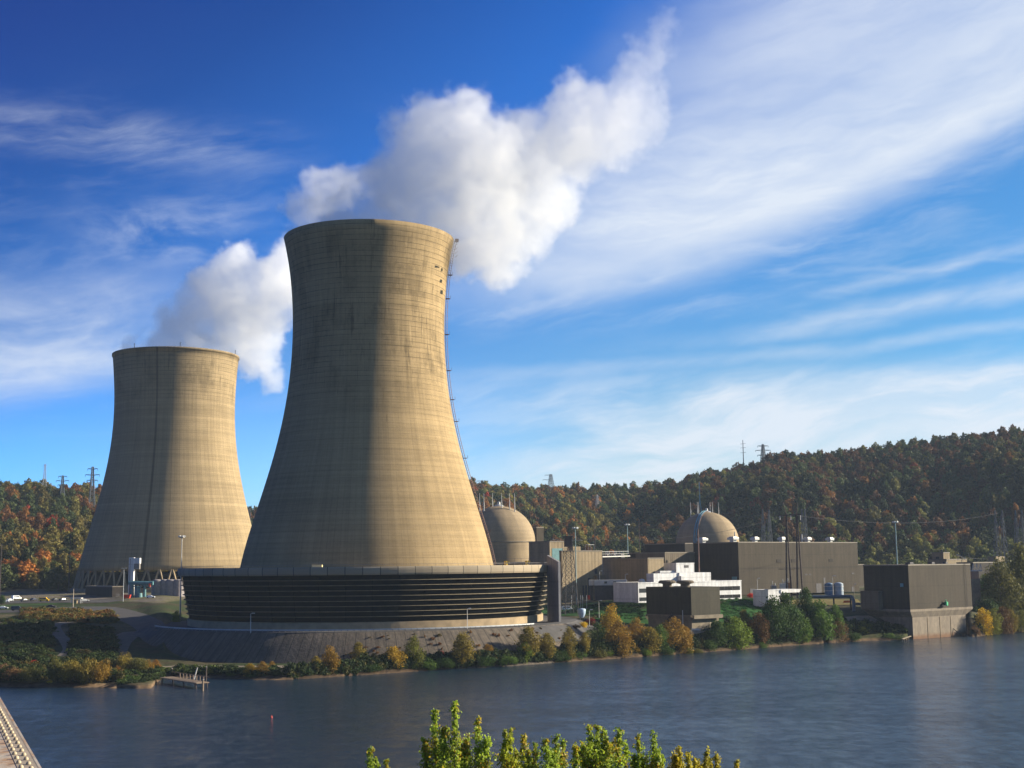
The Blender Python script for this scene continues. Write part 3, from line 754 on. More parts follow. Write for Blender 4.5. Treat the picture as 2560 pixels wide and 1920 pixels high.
def fpt(B, u, v, z, out=0.0):
    """point on the building: u metres along the right face, v along the left face"""
    p = B['c']+E1*u+E2*v - E2*out if v == 0 else B['c']+E1*u+E2*v - E1*out
    return Vector((p.x, p.y, z))
def panel(B, face, u0, u1, z0, z1, mat, name, out=.06, th_=.12):
    """panel applied on the right ('r') or left ('l') face"""
    e, n = (E1, -E2) if face == 'r' else (E2, -E1)
    c = B['c']+e*((u0+u1)/2)+n*(out+th_/2-.06); c.z = (z0+z1)/2
    d = (u1-u0, th_, z1-z0)
    return MB().box(c, d, math.atan2(e.y, e.x)).build(name, mat, B['t'])
def u_of(B, face, px, z):
    e = E1 if face == 'r' else E2
    return reach(Vector((B['c'].x, B['c'].y, z)), e, px)
def hood(B, u, v, w, name="roof_vent"):
    q = B['c']+E1*u+E2*v; z = B['zt']-.35
    b2 = MB(); b2.box((q.x, q.y, z+.8), (w*.6, w*.6, 1.6), GA); b2.box((q.x, q.y, z+2.2), (w, w, 1.3), GA); b2.box((q.x, q.y, z+3.0), (w*.7, w*.7, .5), GA)
    return b2.build(name, M_ALU, B['t'], bevel=.15)

# turbine hall
TH = block("turbine_hall", "long brown windowless turbine hall with pale roof vents, behind the white office block", "building", 1845, 688, 1733, 2143, 1355, 17.0, M_BROWN)
for px in (1912, 1980, 2044, 2100): hood(TH, u_of(TH, 'r', px, TH['zt']), 7, 3.6)
for k, px in enumerate((1838, 1778)): hood(TH, 1.8, 5+k*22, 4.4)
for px, h in ((1866, 5.5), (2034, 4.6)):
    q = TH['c']+E1*u_of(TH, 'r', px, TH['zt'])+E2*8; MB().tube((q.x, q.y, TH['zt']-.5), (q.x, q.y, TH['zt']+h), .32, .32, 10).build("vent_pipe", M_ALU, TH['t'])
panel(TH, 'r', u_of(TH, 'r', 2058, 25), u_of(TH, 'r', 2063, 25), 17, 25, M_DKSTEEL, "service_door")
panel(TH, 'l', 1.5, 5.0, 22, 26.5, M_TEAL, "louver")
for px in (2012, 2022, 2129): panel(TH, 'r', u_of(TH, 'r', px, 27), u_of(TH, 'r', px+6, 27), 26.6, 27.3, M_DKSTEEL, "wall_lamp")
for f, w_, h_ in ((.08, 3, 3.2), (.62, 4.5, 5), (.93, 2.2, 2.6)): panel(TH, 'r', TH['L1']*f, TH['L1']*f+w_, 17, 17+h_, M_DKSTEEL, "service_door")
for f in (.3, .42, .74): panel(TH, 'r', TH['L1']*f, TH['L1']*f+3.4, 33.5, 35.2, M_DKBROWN, "wall_louver")
panel(TH, 'r', 0, TH['L1'], 30.6, 30.9, M_DKBROWN, "girt_band", .02, .1)
TA = block("hall_annex", "low brown annex at the right end of the long turbine hall", "building", 2144, 884, 2140, 2160, 1411, 17.0, M_BROWN, depth=26)
TA2 = block("low_shed", "long low dark shed between the turbine hall annex and the riverside pump house", "building", 2158, 905, 2150, 2200, 1416, 17.0, M_GREYTAN, depth=16)
# lower blocks left of the hall
B1 = block("auxiliary_block", "dark block in front of the right containment dome, left of the turbine hall", "building", 1712, 790, 1612, 1760, 1358, 17.0, M_DKBROWN)
B2 = block("auxiliary_block", "low dark flat-roofed block stepped below the right containment dome's left side", "building", 1664, 745, 1569, 1690, 1381, 17.0, M_DKBROWN)
B3 = block("service_block", "tan block with lit river side between the white office block and the dark hall wall", "building", 1662, 690, 1655, 1736, 1381, 17.0, M_GREYTAN, depth=22)
B4 = block("service_block", "low grey-tan block behind the white trailers, with one bright sunlit end", "building", 1619, 640, 1508, 1659, 1395, 17.0, M_TANW)
panel(B4, 'l', 2, 30, 21.0, 21.5, M_TRIM, "wall_band"); panel(B4, 'l', 4, 26, 17.0, 19.0, M_DKSTEEL, "dock_opening")
# fuel building and its neighbours beside the left dome
B5 = block("fuel_building", "tall tan building with a teal opening beside the left containment dome", "building", 1374, 705, 1322, 1418, 1353, 17.0, M_TANW)
panel(B5, 'r', u_of(B5, 'r', 1380, 44), u_of(B5, 'r', 1407, 44), 30.0, 42.2, M_TEAL, "teal_door")
panel(B5, 'r', u_of(B5, 'r', 1380, 44), u_of(B5, 'r', 1393, 44), 26.0, 36.0, M_TANW, "ramp_wall", .4, .8)
B6 = block("auxiliary_tower", "plain brown block rising between the left dome and the wooded hill", "building", 1341, 800, 1332, 1359, 1318, 17.0, M_BROWN)
B7 = block("tan_building", "sand-coloured flat-roofed building behind the dark lattice guard tower", "building", 1404, 640, 1398, 1505, 1377, 16.5, M_TANW)
panel(B7, 'r', u_of(B7, 'r', 1470, 25), u_of(B7, 'r', 1476, 25), 23.5, 27, M_DKSTEEL, "window")
panel(B7, 'r', u_of(B7, 'r', 1487, 30), u_of(B7, 'r', 1493, 30), 29, 31.5, M_DKSTEEL, "window")
for px in (1456, 1463, 1470): panel(B7, 'r', u_of(B7, 'r', px, 25), u_of(B7, 'r', px+3.5, 25), 18, 23.5, M_DKSTEEL, "window")
panel(B7, 'r', u_of(B7, 'r', 1482, 26), u_of(B7, 'r', 1502, 26), 26, 28.2, M_GREYTAN, "canopy", .9, 2.4)
q = B7['c']+E1*u_of(B7, 'r', 1457, 40)+E2*6; MB().box((q.x, q.y, B7['zt']+.9), (5, 3, 2.4), GA).build("roof_house", M_TANW, B7['t'], bevel=.1)
q = B7['c']+E1*u_of(B7, 'r', 1488, 40)+E2*4; b2 = MB()
for du in (-1.8, 1.8):
    for dv in (-1.2, 1.2):
        w = q+E1*du+E2*dv; b2.bar((w.x, w.y, B7['zt']-.3), (w.x, w.y, B7['zt']+3.0), .18)
for dv in (-1.2, 1.2): a_, c_ = q-E1*1.8+E2*dv, q+E1*1.8+E2*dv; b2.bar((a_.x, a_.y, B7['zt']+3), (c_.x, c_.y, B7['zt']+3), .18)
for du in (-1.8, 1.8): a_, c_ = q+E1*du-E2*1.2, q+E1*du+E2*1.2; b2.bar((a_.x, a_.y, B7['zt']+3), (c_.x, c_.y, B7['zt']+3), .18)
b2.build("roof_frame", M_PALE, B7['t'])
# pipe bridge
p0, p1 = at(1503, 1392, 690), at(1572, 1390, 720)
pb = thing("pipe_bridge", (p0.x, p0.y, 17.5), "pale steel pipe bridge with railings running right from the sand-coloured building", "pipe bridge")
b2 = MB(); b2.bar(p0, p1, 1.6, .5); b2.build("bridge_deck", M_PALE, pb)
b2 = MB()
for k in range(15):
    q = p0.lerp(p1, k/14); b2.bar((q.x, q.y, q.z), (q.x, q.y, q.z+2.6), .14)
b2.bar(p0+Vector((0, 0, 2.6)), p1+Vector((0, 0, 2.6)), .16); b2.bar(p0+Vector((0, 0, 1.4)), p1+Vector((0, 0, 1.4)), .12); b2.build("railing", M_PALE, pb)
for f in (.05, .5, .95):
    q = p0.lerp(p1, f); MB().box((q.x, q.y, (q.z+17)/2-.2), (.6, .6, q.z-17-.4)).build("support_column", M_STEEL, pb)
for k, (px, py, w, h) in enumerate(((1519, 1381, 13, 5), (1536, 1380, 12, 6), (1553, 1381, 12, 5))):
    c = at(px, py, 745); tb = thing("transformer_unit", (c.x, c.y, 17.5), "grey transformer unit behind the pale pipe bridge, %s" % ("nearest the sand-coloured building", "middle of the row of three", "closest to the dark block")[k], "transformer", "transformers behind the pipe bridge")
    zc = c.z-1.5; MB().box((c.x, c.y, (17.5+zc)/2), (2.8, 2.8, zc-17.5), GA).build("tank", M_DKSTEEL, tb, bevel=.1)
    b2 = MB()
    b2.box((c.x, c.y, zc+.3), (2.6, 2.2, .55), GA); b2.build("cover", M_STEEL, tb)
    for dx_ in (-.9, 0, .9): MB().tube((c.x+dx_, c.y, zc+.55), (c.x+dx_, c.y, zc+2.2), .22, .12, 7).build("bushing", M_PALE, tb)

# white office block
OF = block("office_block", "white two-storey office block with dark window bands behind the grey intake house", "building", 1595, 588, 1533, 1853, 1457, 16.6, M_WHITE, trim=M_WHITE)
ur = u_of(OF, 'r', 1853, OF['zt']); u0 = u_of(OF, 'r', 1598, 20); u1 = u_of(OF, 'r', 1850, 22)
H_ = OF['zt']-OF['z0']
panel(OF, 'r', u0, u1, OF['z0']+H_*.50, OF['z0']+H_*.71, M_GLASSD, "window_band", -.02)
panel(OF, 'r', u0, u1, OF['z0']+H_*.09, OF['z0']+H_*.27, M_GLASSD, "window_band", -.02)
for k in range(1, 12):
    u = u0+(u1-u0)*k/12
    for a_, b_ in ((.50, .71), (.09, .27)): panel(OF, 'r', u-.12, u+.12, OF['z0']+H_*a_, OF['z0']+H_*b_, M_DKSTEEL, "mullion", .06, .1)
def on_roof(B, name, label, pxc, v0, pxl, pxr, ytop, mat, z0=None, depth=None):
    """penthouse standing on the building: a part of it"""
    uu = u_of(B, 'r', pxc, B['zt']); c = B['c']+E1*uu+E2*v0
    Y = c.y; zt = at(pxc, ytop, Y).z
    c = Vector((at(pxc, ytop, Y).x, Y, 0)); c.z = zt
    L1 = reach(c, E1, pxr); L2 = depth or reach(c, E2, pxl)
    w = MB(); P = [c, c+E1*L1, c+E1*L1+E2*L2, c+E2*L2]; zb = z0 if z0 is not None else B['zt']-.3
    w.add([(q.x, q.y, zb) for q in P]+[(q.x, q.y, zt) for q in P], [(i, (i+1) % 4, 4+(i+1) % 4, 4+i) for i in range(4)]+[(4, 5, 6, 7)])
    return w.build(name, mat, B['t'])
on_roof(OF, "penthouse", "", 1634, 7, 1616, 1695, 1434, M_WHITE)
on_roof(OF, "penthouse", "", 1698, 6, 1693, 1777, 1432, M_WHITE, depth=12)
on_roof(OF, "roof_duct", "", 1703, 2.5, 1698, 1712, 1440, M_WHITE, depth=3)
OF2 = block("stair_tower", "pale upper stair tower behind the white office block's penthouses", "building", 1690, 645, 1648, 1735, 1408, 17.0, M_WHITE, trim=M_WHITE, depth=11)
panel(OF2, 'r', 5.5, 8.5, OF2['zt']-2.2, OF2['zt']-1.0, M_DKSTEEL, "vent_opening")
OF3 = block("white_annex", "low pale annex left of the upper stair tower", "building", 1650, 640, 1640, 1690, 1428, 17.0, M_WHITE, trim=M_WHITE, depth=10)
c = at(1604.5, 1457, 600); tk = thing("roof_tank", (c.x, c.y, 16.8), "small round white tank at the left end behind the white office block", "tank")
MB().tube((c.x, c.y, 16.8), (c.x, c.y, c.z+.9), 1.45, 1.45, 20).build("tank_shell", M_PALE, tk, smooth=False)
MB().lathe([(1.5, 0), (1.2, .55), (.5, .85), (.02, .9)], (c.x, c.y, c.z+.9), 20).build("tank_dome", M_PALE, tk, smooth=True)
# trailers
for k, (pl, pr, yt, yb, lab) in enumerate(((1485, 1568, 1450, 1462, "long white site trailer left of the white office block"), (1472, 1485, 1450, 1462, "short white trailer at the left end of the longer site trailer"))):
    a_ = at(pl, yt, 628+k*2); b_ = at(pr, yt, 628+k*2); zt = a_.z; g = 16.9
    tr = thing("site_trailer", ((a_.x+b_.x)/2, a_.y, g), lab, "trailer", "site trailers")
    MB().box(((a_.x+b_.x)/2, a_.y+1.5, zt-1.3), (b_.x-a_.x-.2, 3.0, 2.6)).build("body", M_PALE, tr, bevel=.12)
    MB().box(((a_.x+b_.x)/2, a_.y+1.5, (g+zt-2.6)/2), (b_.x-a_.x-1.2, 2.4, zt-2.6-g)).build("underframe", M_DKSTEEL, tr)
    if k == 0:
        for f in (.35, .62): MB().box((a_.x+(b_.x-a_.x)*f, a_.y-.03, zt-1.2), (1.3, .08, .9)).build("window", M_GLASSD, tr)
# grey intake house on the bank
IN = block("intake_house", "dark grey box of the riverside intake house with two mushroom roof vents", "building", 1727, 536, 1615, 1799, 1468, 13.0, cladding("grey_cladding", (.052, .046, .033), .8, 4.5), trim=False)
zc = at(1727, 1537, 536).z
w = MB(); c = IN['c']; L1, L2 = IN['L1'], IN['L2']
for v in IN['t'].children:
    pass
P = [c+E1*.5+E2*.5, c+E1*(L1-.5)+E2*.5, c+E1*(L1-.5)+E2*(L2-.4), c+E1*.5+E2*(L2-.4)]
w.add([(q.x, q.y, 2) for q in P]+[(q.x, q.y, 13.05) for q in P], [(i, (i+1) % 4, 4+(i+1) % 4, 4+i) for i in range(4)]); w.build("concrete_base", M_CONC, IN['t'])
panel(IN, 'r', 0, L1, 11.6, 13.0, M_CONC, "ledge_beam", .5, 1.0); panel(IN, 'l', 0, L2, 12.2, 13.0, M_CONC, "ledge_beam", .2, .4)
for px in (1668, 1713):
    q = c+E1*6+E2*reach(Vector((c.x, c.y, IN['zt']))+E1*6, E2, px)
    z = IN['zt']-.4; b2 = MB()
    b2.lathe([(1.9, 0), (1.9, 1.5), (3.6, 1.9), (3.7, 2.4), (3.0, 3.0), (.05, 3.1)], (q.x, q.y, z), 20); b2.build("mushroom_vent", M_GREYTAN, IN['t'], smooth=False)
# outside stair on the left face
b2 = MB(); s0 = c+E2*9-E1*1.4; s1 = c+E2*17-E1*1.4
for o in (0, 1.0):
    b2.bar(Vector((s0.x, s0.y, 13.5))-E1*o, Vector((s1.x, s1.y, 5.5))-E1*o, .25, .5)
    b2.bar(Vector((s0.x, s0.y, 14.6))-E1*o, Vector((s1.x, s1.y, 6.6))-E1*o, .1)
for k in range(14):
    f = (k+.5)/14; q = s0.lerp(s1, f); z = 13.5-8*f; b2.bar(Vector((q.x, q.y, z)), Vector((q.x, q.y, z))-E1*1.0, .3, .06)
b2.build("stair", M_DKSTEEL, IN['t'])
q = c+E2*4-E1*1; MB().tube((q.x, q.y, 4), (q.x, q.y, 15), .18, .18, 8).build("downpipe", M_PALE, IN['t'])
cw = at(1770, 1577, 520); sw = thing("retaining_wall", (cw.x, cw.y, 4), "tan sloping retaining wall on the river side of the grey intake house", "wall")
vv = [at(1722, 1578, 521), at(1775, 1555, 527), at(1776, 1577, 524), at(1722, 1588, 519)]
off = Vector((.5, 1.0, 0)); MB().add(vv+[q+off for q in vv], [(0, 3, 2, 1), (4, 5, 6, 7), (0, 1, 5, 4), (1, 2, 6, 5), (2, 3, 7, 6), (3, 0, 4, 7)]).build("wall_face", M_CONC, sw)
b2 = MB(); q0, q1 = at(1729, 1573, 519), at(1751, 1574, 519); b2.bar(q0, q1, .3, .6); b2.build("wall_coping", M_PALE, sw)

# white shed with overhanging canopy, blue tanks
SH = block("white_shed", "low white shed with an overhanging roof right of the white office block", "building", 1920, 612, 1882, 1950, 1475, 13.5, M_WHITE, roof=flat("grey_roof", (.22, .24, .26), .7), trim=M_WHITE, depth=None)
q0 = SH['c']+E1*(SH['L1']); zt = SH['zt']
b2 = MB(); Lc = reach(Vector((q0.x, q0.y, zt)), E1, 2001)
a_ = q0-E2*.2; bq = q0+E1*Lc-E2*.2
b2.box(((a_.x+bq.x)/2+E2.x*5, (a_.y+bq.y)/2+E2.y*5, zt-.7), (Lc, 10.5, 1.5), GA); b2.build("canopy", M_WHITE, SH['t'])
for f in (.5, .97):
    for v in (.4, 9.2):
        q = q0+E1*Lc*f+E2*v; MB().box((q.x, q.y, (zt-1.4+13)/2), (.4, .4, zt-1.4-13)).build("canopy_post", M_PALE, SH['t'])
for k, (px, py, r, lab, mm) in enumerate(((2072, 1461, 2.3, "blue cylindrical tank left of the paler one before the turbine hall", flat("tank_blue", (.10, .17, .27), .5)), (2096, 1460, 2.4, "pale blue-white cylindrical tank in front of the turbine hall's right end", flat("tank_pale", (.30, .36, .43), .5)))):
    c = at(px, py, 690); tk = thing("storage_tank", (c.x, c.y, 16.5), lab, "tank", "blue storage tanks")
    MB().lathe([(r, 0), (r, c.z-16.5)], (c.x, c.y, 16.5), 28).build("tank_shell", mm, tk, smooth=True)
    MB().lathe([(r, c.z-16.5), (r+.15, c.z-16.5+.05), (r*.6, c.z-16.5+.7), (.02, c.z-16.5+.9)], (c.x, c.y, 16.5), 28).build("tank_roof", mm, tk, smooth=True)
    b2 = MB(); b2.lathe([(r+.12, .0), (r+.12, .25), (r-.1, .25)], (c.x, c.y, 16.5+2.2), 28); b2.lathe([(r+.12, .0), (r+.12, .25), (r-.1, .25)], (c.x, c.y, 16.5+4.4), 28); b2.build("hoop_band", M_PALE, tk)
for k, (px, yt, yb, lab) in enumerate(((1934, 1464, 1470, "grey machine housing on the roof strip left of the wooden poles"), (1960, 1459, 1472, "white and grey machinery cluster beside the wooden pylon legs"), (1973, 1457, 1475, "orange-brown equipment box between the wooden pylon legs"))):
    c = at(px, yb, 650); h = (yb-yt)*650/3330; w_ = (2.6, 4.2, 1.8)[k]; g = 17.0
    un = thing("plant_machinery", (c.x, c.y, g), lab, "machinery")
    MB().box((c.x, c.y, (g+c.z+h)/2), (w_, 2.2, c.z+h-g)).build("housing", (M_STEEL, M_PALE, flat("orange_brown", (.36, .17, .08), .7))[k], un, bevel=.1)
    b2 = MB(); b2.tube((c.x-.5, c.y, c.z+h), (c.x-.5, c.y, c.z+h+2.2), .2, .2, 8); b2.tube((c.x+.7, c.y, c.z+h), (c.x+.7, c.y, c.z+h+1.2), .3, .3, 8); b2.build("exhaust_pipe", M_ALU, un)
# pump house standing in the river
PH = block("pump_house", "tall brown riverside pump house on a tapered concrete base standing in the water", "building", 2270, 580, 2158, 2425, 1412, 10.0, M_BROWN)
c = PH['c']; L1, L2 = PH['L1'], PH['L2']; zc = at(2272, 1524, 580).z
PH['t'].location.z = 10
# re-seat the cladding on its real lower edge
for ch in PH['t'].children:
    if ch.name.startswith("wall"):
        for v in ch.data.vertices:
            if v.co.z < .01: v.co.z = zc-10
m, t, b = new_mat("stained_pier_concrete"); p = t.pos(); x = t.xyz(p)
n1 = t.noise(t.comb(t.m('MULTIPLY', x[0], .5), t.m('MULTIPLY', x[1], .5), t.m('MULTIPLY', x[2], .08)), 1, 5, .65); n2 = t.noise(p, .5, 5)
cc = t.mix(t.rmp(n1, .35, .65), (.24, .19, .135), (.18, .14, .10))
cc = t.mix(t.rmp(t.m('ADD', x[2], t.m('MULTIPLY', n2, 1.6)), 3.6, 1.4), cc, (.15, .07, .03))
cc = t.scale_col(cc, t.rmp(n2, .3, .7, .85, 1.12)); t.put(b.inputs['Base Color'], cc); b.inputs['Roughness'].default_value = .9
M_PIER = m
ztap = at(2289, 1539, 583).z
ring0 = [c-E1*.1-E2*.1, c+E1*(L1+.1)-E2*.1, c+E1*(L1+.1)+E2*(L2+.1), c-E1*.1+E2*(L2+.1)]
ins = (3.6, 3.6)
ring1 = [c+E1*2.6+E2*1.0, c+E1*(L1-4.2)+E2*1.0, c+E1*(L1-4.2)+E2*(L2-1), c+E1*2.6+E2*(L2-1)]
w = MB(); vs = [(q.x, q.y, zc) for q in ring0]+[(q.x, q.y, zc-1.0) for q in ring0]+[(q.x, q.y, ztap-.8) for q in ring1]+[(q.x, q.y, -3) for q in ring1]
fs = [(3, 2, 1, 0)]
for k in range(3): fs += [(4*k+i, 4*k+4+i, 4*k+4+(i+1) % 4, 4*k+(i+1) % 4) for i in range(4)]
w.add(vs, fs); w.build("concrete_base", M_PIER, PH['t'])
b2 = MB(); e_, n_ = E2, -E1
ua, ub = reach(Vector((c.x, c.y, 22)), E2, 2206), reach(Vector((c.x, c.y, 22)), E2, 2161)
z0_, z1_ = at(2200, 1522, 600).z, at(2200, 1476, 600).z
q = c+E2*((ua+ub)/2)-E1*1.6; b2.box((q.x, q.y, (z0_+z1_)/2), (ub-ua, 3.1, z1_-z0_), math.atan2(E2.y, E2.x)); b2.build("side_lobby", M_GREYTAN, PH['t'], bevel=.1)
panel(PH, 'l', reach(Vector((c.x, c.y, 26)), E2, 2258), reach(Vector((c.x, c.y, 26)), E2, 2251), 22.5, 24, M_BLUEG, "wall_vent", .1, .4)
q = c+E1*u_of(PH, 'r', 2361, zc+2)-E2*.9
b2 = MB(); b2.box((q.x, q.y, zc+1.9), (1.1, 1.3, 1.6), GA); b2.tube((q.x, q.y, zc+2.7), (q.x, q.y, zc+3.8), .28, .12, 8); b2.build("green_lamp", flat("signal_green", (.03, .38, .16), .5), PH['t'])
b2 = MB(); b2.bar((q.x, q.y, zc+1.0), (q.x+E1.x*-3.5, q.y+E1.y*-3.5, zc+1.0), .9, .2); b2.build("lamp_gantry", M_DKSTEEL, PH['t'])
for f in (.25, .5, .72):
    q = c+E2*1.2+E1*(4.2+(L1-10)*f); MB().box((q.x-E2.x*.25, q.y-E2.y*.25, (ztap-.8)/2), (.14, .2, ztap-1.2), GA).build("pier_joint", M_CURB, PH['t'])
lb = MB(); q = c+E1*(L1*.90)-E2*.35
for s_ in (-.3, .3): lb.bar((q.x+E1.x*s_, q.y+E1.y*s_, zc), (q.x+E1.x*s_, q.y+E1.y*s_, PH['zt']+1), .07)
for k in range(32): z = zc+k*.6; lb.bar((q.x-E1.x*.3, q.y-E1.y*.3, z), (q.x+E1.x*.3, q.y+E1.y*.3, z), .05)
lb.build("wall_ladder", M_DKSTEEL, PH['t'])
for f, w_ in ((.2, 2.6), (.55, 2.2), (.78, 1.6)): q = c+E1*(L1*f)+E2*6; MB().box((q.x, q.y, PH['zt']+.35), (w_, w_, 1.4), GA).build("roof_unit", M_DKSTEEL, PH['t'], bevel=.1)
# jetty ledge with piles in front-left of the pump house
lp0, lp1 = at_z(2255, 1600, 1.0), at_z(2289, 1588, 1.0)
jt = thing("pile_fender", (lp0.x, lp0.y, 0), "row of dark timber fender piles at the waterline left of the pump house base", "fender")
for k in range(9):
    q = lp0.lerp(lp1, k/8); MB().tube((q.x, q.y, -2), (q.x, q.y, 1.6), .25, .25, 7).build("pile", M_DKSTEEL, jt)
b2 = MB(); b2.bar(Vector((lp0.x, lp0.y, 1.4)), Vector((lp1.x, lp1.y, 1.4)), .7, .3); b2.build("cap_beam", M_CONC, jt)
# behind the pump house
RB = block("rooftop_block", "tan block with twin roof finials showing above the pump house roof", "building", 2358, 760, 2329, 2374, 1381, 17.0, M_TANW)
b2 = MB(); q = RB['c']+E1*3+E2*3
for dx_ in (0, 2.2): MB().tube((q.x+dx_, q.y, RB['zt']-.4), (q.x+dx_, q.y, RB['zt']+2.0), .35, .2, 8).build("roof_finial", M_DKSTEEL, RB['t'])
panel(RB, 'l', 3, 5, RB['zt']-4.5, RB['zt']-2.4, M_DKSTEEL, "window")
panel(RB, 'l', 8, 10, RB['zt']-4.5, RB['zt']-2.4, M_DKSTEEL, "window")
RB2 = block("low_tan_block", "low tan block behind the pump house roof, right of the finial block", "building", 2366, 750, 2360, 2417, 1398, 17.0, M_TANW, depth=12)
sp = at(2404, 1398, 742); sl_ = thing("slanted_panel", (sp.x, sp.y, RB2['zt']-.35), "bright slanted grey panel on the low block behind the pump house", "panel")
MB().bar((sp.x-2.0, sp.y+1, RB2['zt']+2.4), (sp.x+2.2, sp.y+1, RB2['zt']+.2), 2.6, .25).build("panel_face", M_ALU, sl_)
b2 = MB(); b2.bar((sp.x-1.7, sp.y+1, RB2['zt']-.4), (sp.x-1.7, sp.y+1, RB2['zt']+2.3), .2); b2.bar((sp.x+1.8, sp.y+1, RB2['zt']-.4), (sp.x+1.8, sp.y+1, RB2['zt']+.5), .2); b2.build("panel_leg", M_STEEL, sl_)
RB3 = block("far_shed", "long low grey shed far right beyond the pump house with a boxy roof house", "building", 2432, 720, 2424, 2512, 1406, 15.0, M_DKBROWN, depth=10)
on_roof(RB3, "roof_house", "", 2490, 2, 2486, 2511, 1391, M_TANW, depth=5)
gt = at(2435, 1427, 655); ga_ = thing("switch_gantry", (gt.x, gt.y, 14), "white steel A-frame gantry right of the pump house, on a brown base block", "gantry")
b2 = MB()
for k in range(4):
    x0 = gt.x-2.6+k*1.75
    b2.bar((x0, gt.y, gt.z), (x0+.6, gt.y, gt.z+3.6), .22); b2.bar((x0+1.2, gt.y, gt.z), (x0+.6, gt.y, gt.z+3.6), .22)
b2.bar((gt.x-3, gt.y, gt.z), (gt.x+4, gt.y, gt.z), .5); b2.build("gantry_frame", M_PALE, ga_)
MB().box((gt.x+.2, gt.y+.5, gt.z-2.0), (3.4, 3, 3.6)).build("base_block", flat("rust_brown_block", (.33, .19, .12), .8), ga_)
MB().box((gt.x+.2, gt.y+.5, (gt.z-3.8+11)/2), (4.2, 3.6, gt.z-3.8-11)).build("foundation", M_CONC, ga_)

# ------------------------------------------------------------------ containment domes
def dome_mat(name):
    m, t, b = new_mat(name); p = t.obj(); x = t.xyz(p)
    ang = t.m('ARCTAN2', x[1], x[0]); arc = t.m('MULTIPLY', ang, 20.0)
    big = t.noise(t.comb(t.m('MULTIPLY', arc, .12), t.m('MULTIPLY', x[2], .025), 0), 1, 5, .65); fine = t.noise(p, 1.1, 5, .7)
    lay = t.noise(t.comb(t.m('MULTIPLY', arc, .02), t.m('MULTIPLY', x[2], .6), 3), 1, 3, .6)
    f = t.m('MULTIPLY', t.rmp(big, .3, .7, .82, 1.16), t.m('MULTIPLY', t.rmp(fine, .3, .7, .93, 1.07), t.rmp(lay, .3, .7, .93, 1.07)))
    fz = t.m('FRACT', t.m('DIVIDE', x[2], 2.1)); f = t.m('MULTIPLY', f, t.m('SUBTRACT', 1, t.m('MULTIPLY', t.m('LESS_THAN', fz, .10), .10)))
    t.put(b.inputs['Base Color'], t.scale_col((.285, .215, .133), f)); b.inputs['Roughness'].default_value = .9; b.inputs['Specular IOR Level'].default_value = .15
    return m
M_DOME = dome_mat("dome_concrete")
def dome(label, pxc, ytop, rpx, D, rods, rodtop, seam):
    c = at(pxc, ytop, D); r = rpx/FPX*(D*math.cos(PITCH)+(c.z-EYE)*math.sin(PITCH)); base = Vector((c.x, c.y, 17.0)); zs = c.z-r
    th_ = thing("containment_dome", base, label, "dome", "containment domes")
    prof = [(r, 0), (r, zs-17)] + [(r*math.cos(a), zs-17+r*math.sin(a)) for a in np.linspace(0, PI/2, 26)[1:]]
    prof[-1] = (.02, prof[-1][1])
    MB().lathe(prof, base, 96).build("shell", M_DOME, th_, smooth=True)
    MB().lathe([(r+.02, -.35), (r+.28, -.3), (r+.28, .2), (r-.05, .3)], (c.x, c.y, zs), 96).build("ring_band", M_CONC, th_)
    MB().lathe([(r*.15, 0), (r*.13, .5), (.9, 1.2), (.8, 2.6), (.1, 2.9)], (c.x, c.y, zs+math.sqrt(r*r-(r*.15)**2)-.1), 20).build("vent_cap", M_ALU, th_)
    for px in rods:
        dx_ = (px-pxc)/rpx*r; k = (dx_/r); dy = -.35*r*(1 if abs(k) < .5 else .2)*(-1 if int(px) % 2 else 1)
        dy = max(-math.sqrt(max(0, r*r*.62-dx_*dx_)), min(math.sqrt(max(0, r*r*.62-dx_*dx_)), dy))
        x, y = c.x+dx_, c.y+dy; z = zs+math.sqrt(max(0, r*r-dx_*dx_-dy*dy))
        zt = at(px, rodtop, y).z
        MB().tube((x, y, z-.5), (x, y, z+(zt-z)*.5), .30, .26, 6).build("lightning_rod", M_PALE, th_)
        MB().tube((x, y, z+(zt-z)*.5), (x, y, zt), .17, .09, 6).build("rod_tip", M_PALE, th_)
    return th_, c, r, zs
dm1 = dome("left concrete containment dome, half hidden behind the near cooling tower", 1247, 1265, 90, 757, (1199, 1210.5, 1231, 1254.4, 1274, 1286.5), 1233, 0)
dm2 = dome("right concrete containment dome with a blue-green arc ladder up its face", 1766.5, 1280, 78, 868, (1726, 1742.6, 1747.5, 1779.5, 1785.5, 1801), 1255, 0)
th_, c, r, zs = dm2
azd = math.atan2(-c.y, -c.x) - R(22)   # ladder bearing: left of the line to the camera
lad = MB(); pts = []
for a in np.linspace(R(2), R(88), 26):
    pts.append(Vector((c.x+(r+.7)*math.cos(a)*math.cos(azd), c.y+(r+.7)*math.cos(a)*math.sin(azd), zs+(r+.7)*math.sin(a))))
tg = Vector((-math.sin(azd), math.cos(azd), 0))
for s_ in (-.8, .8): lad.path([q+tg*s_ for q in pts], .34, 5)
for q in pts: lad.bar(q-tg*.8, q+tg*.8, .3)
lad.build("arc_ladder", M_BLUEG, th_)
lad = MB(); lad.path([q+tg*1.5 for q in pts], .22, 5); lad.build("ladder_rail", M_RUST, th_)
b2 = MB(); q = pts[0]; b2.tube((q.x, q.y, 17), (q.x, q.y, q.z), .55, .5, 8); b2.build("ladder_post", M_BLUEG, th_)
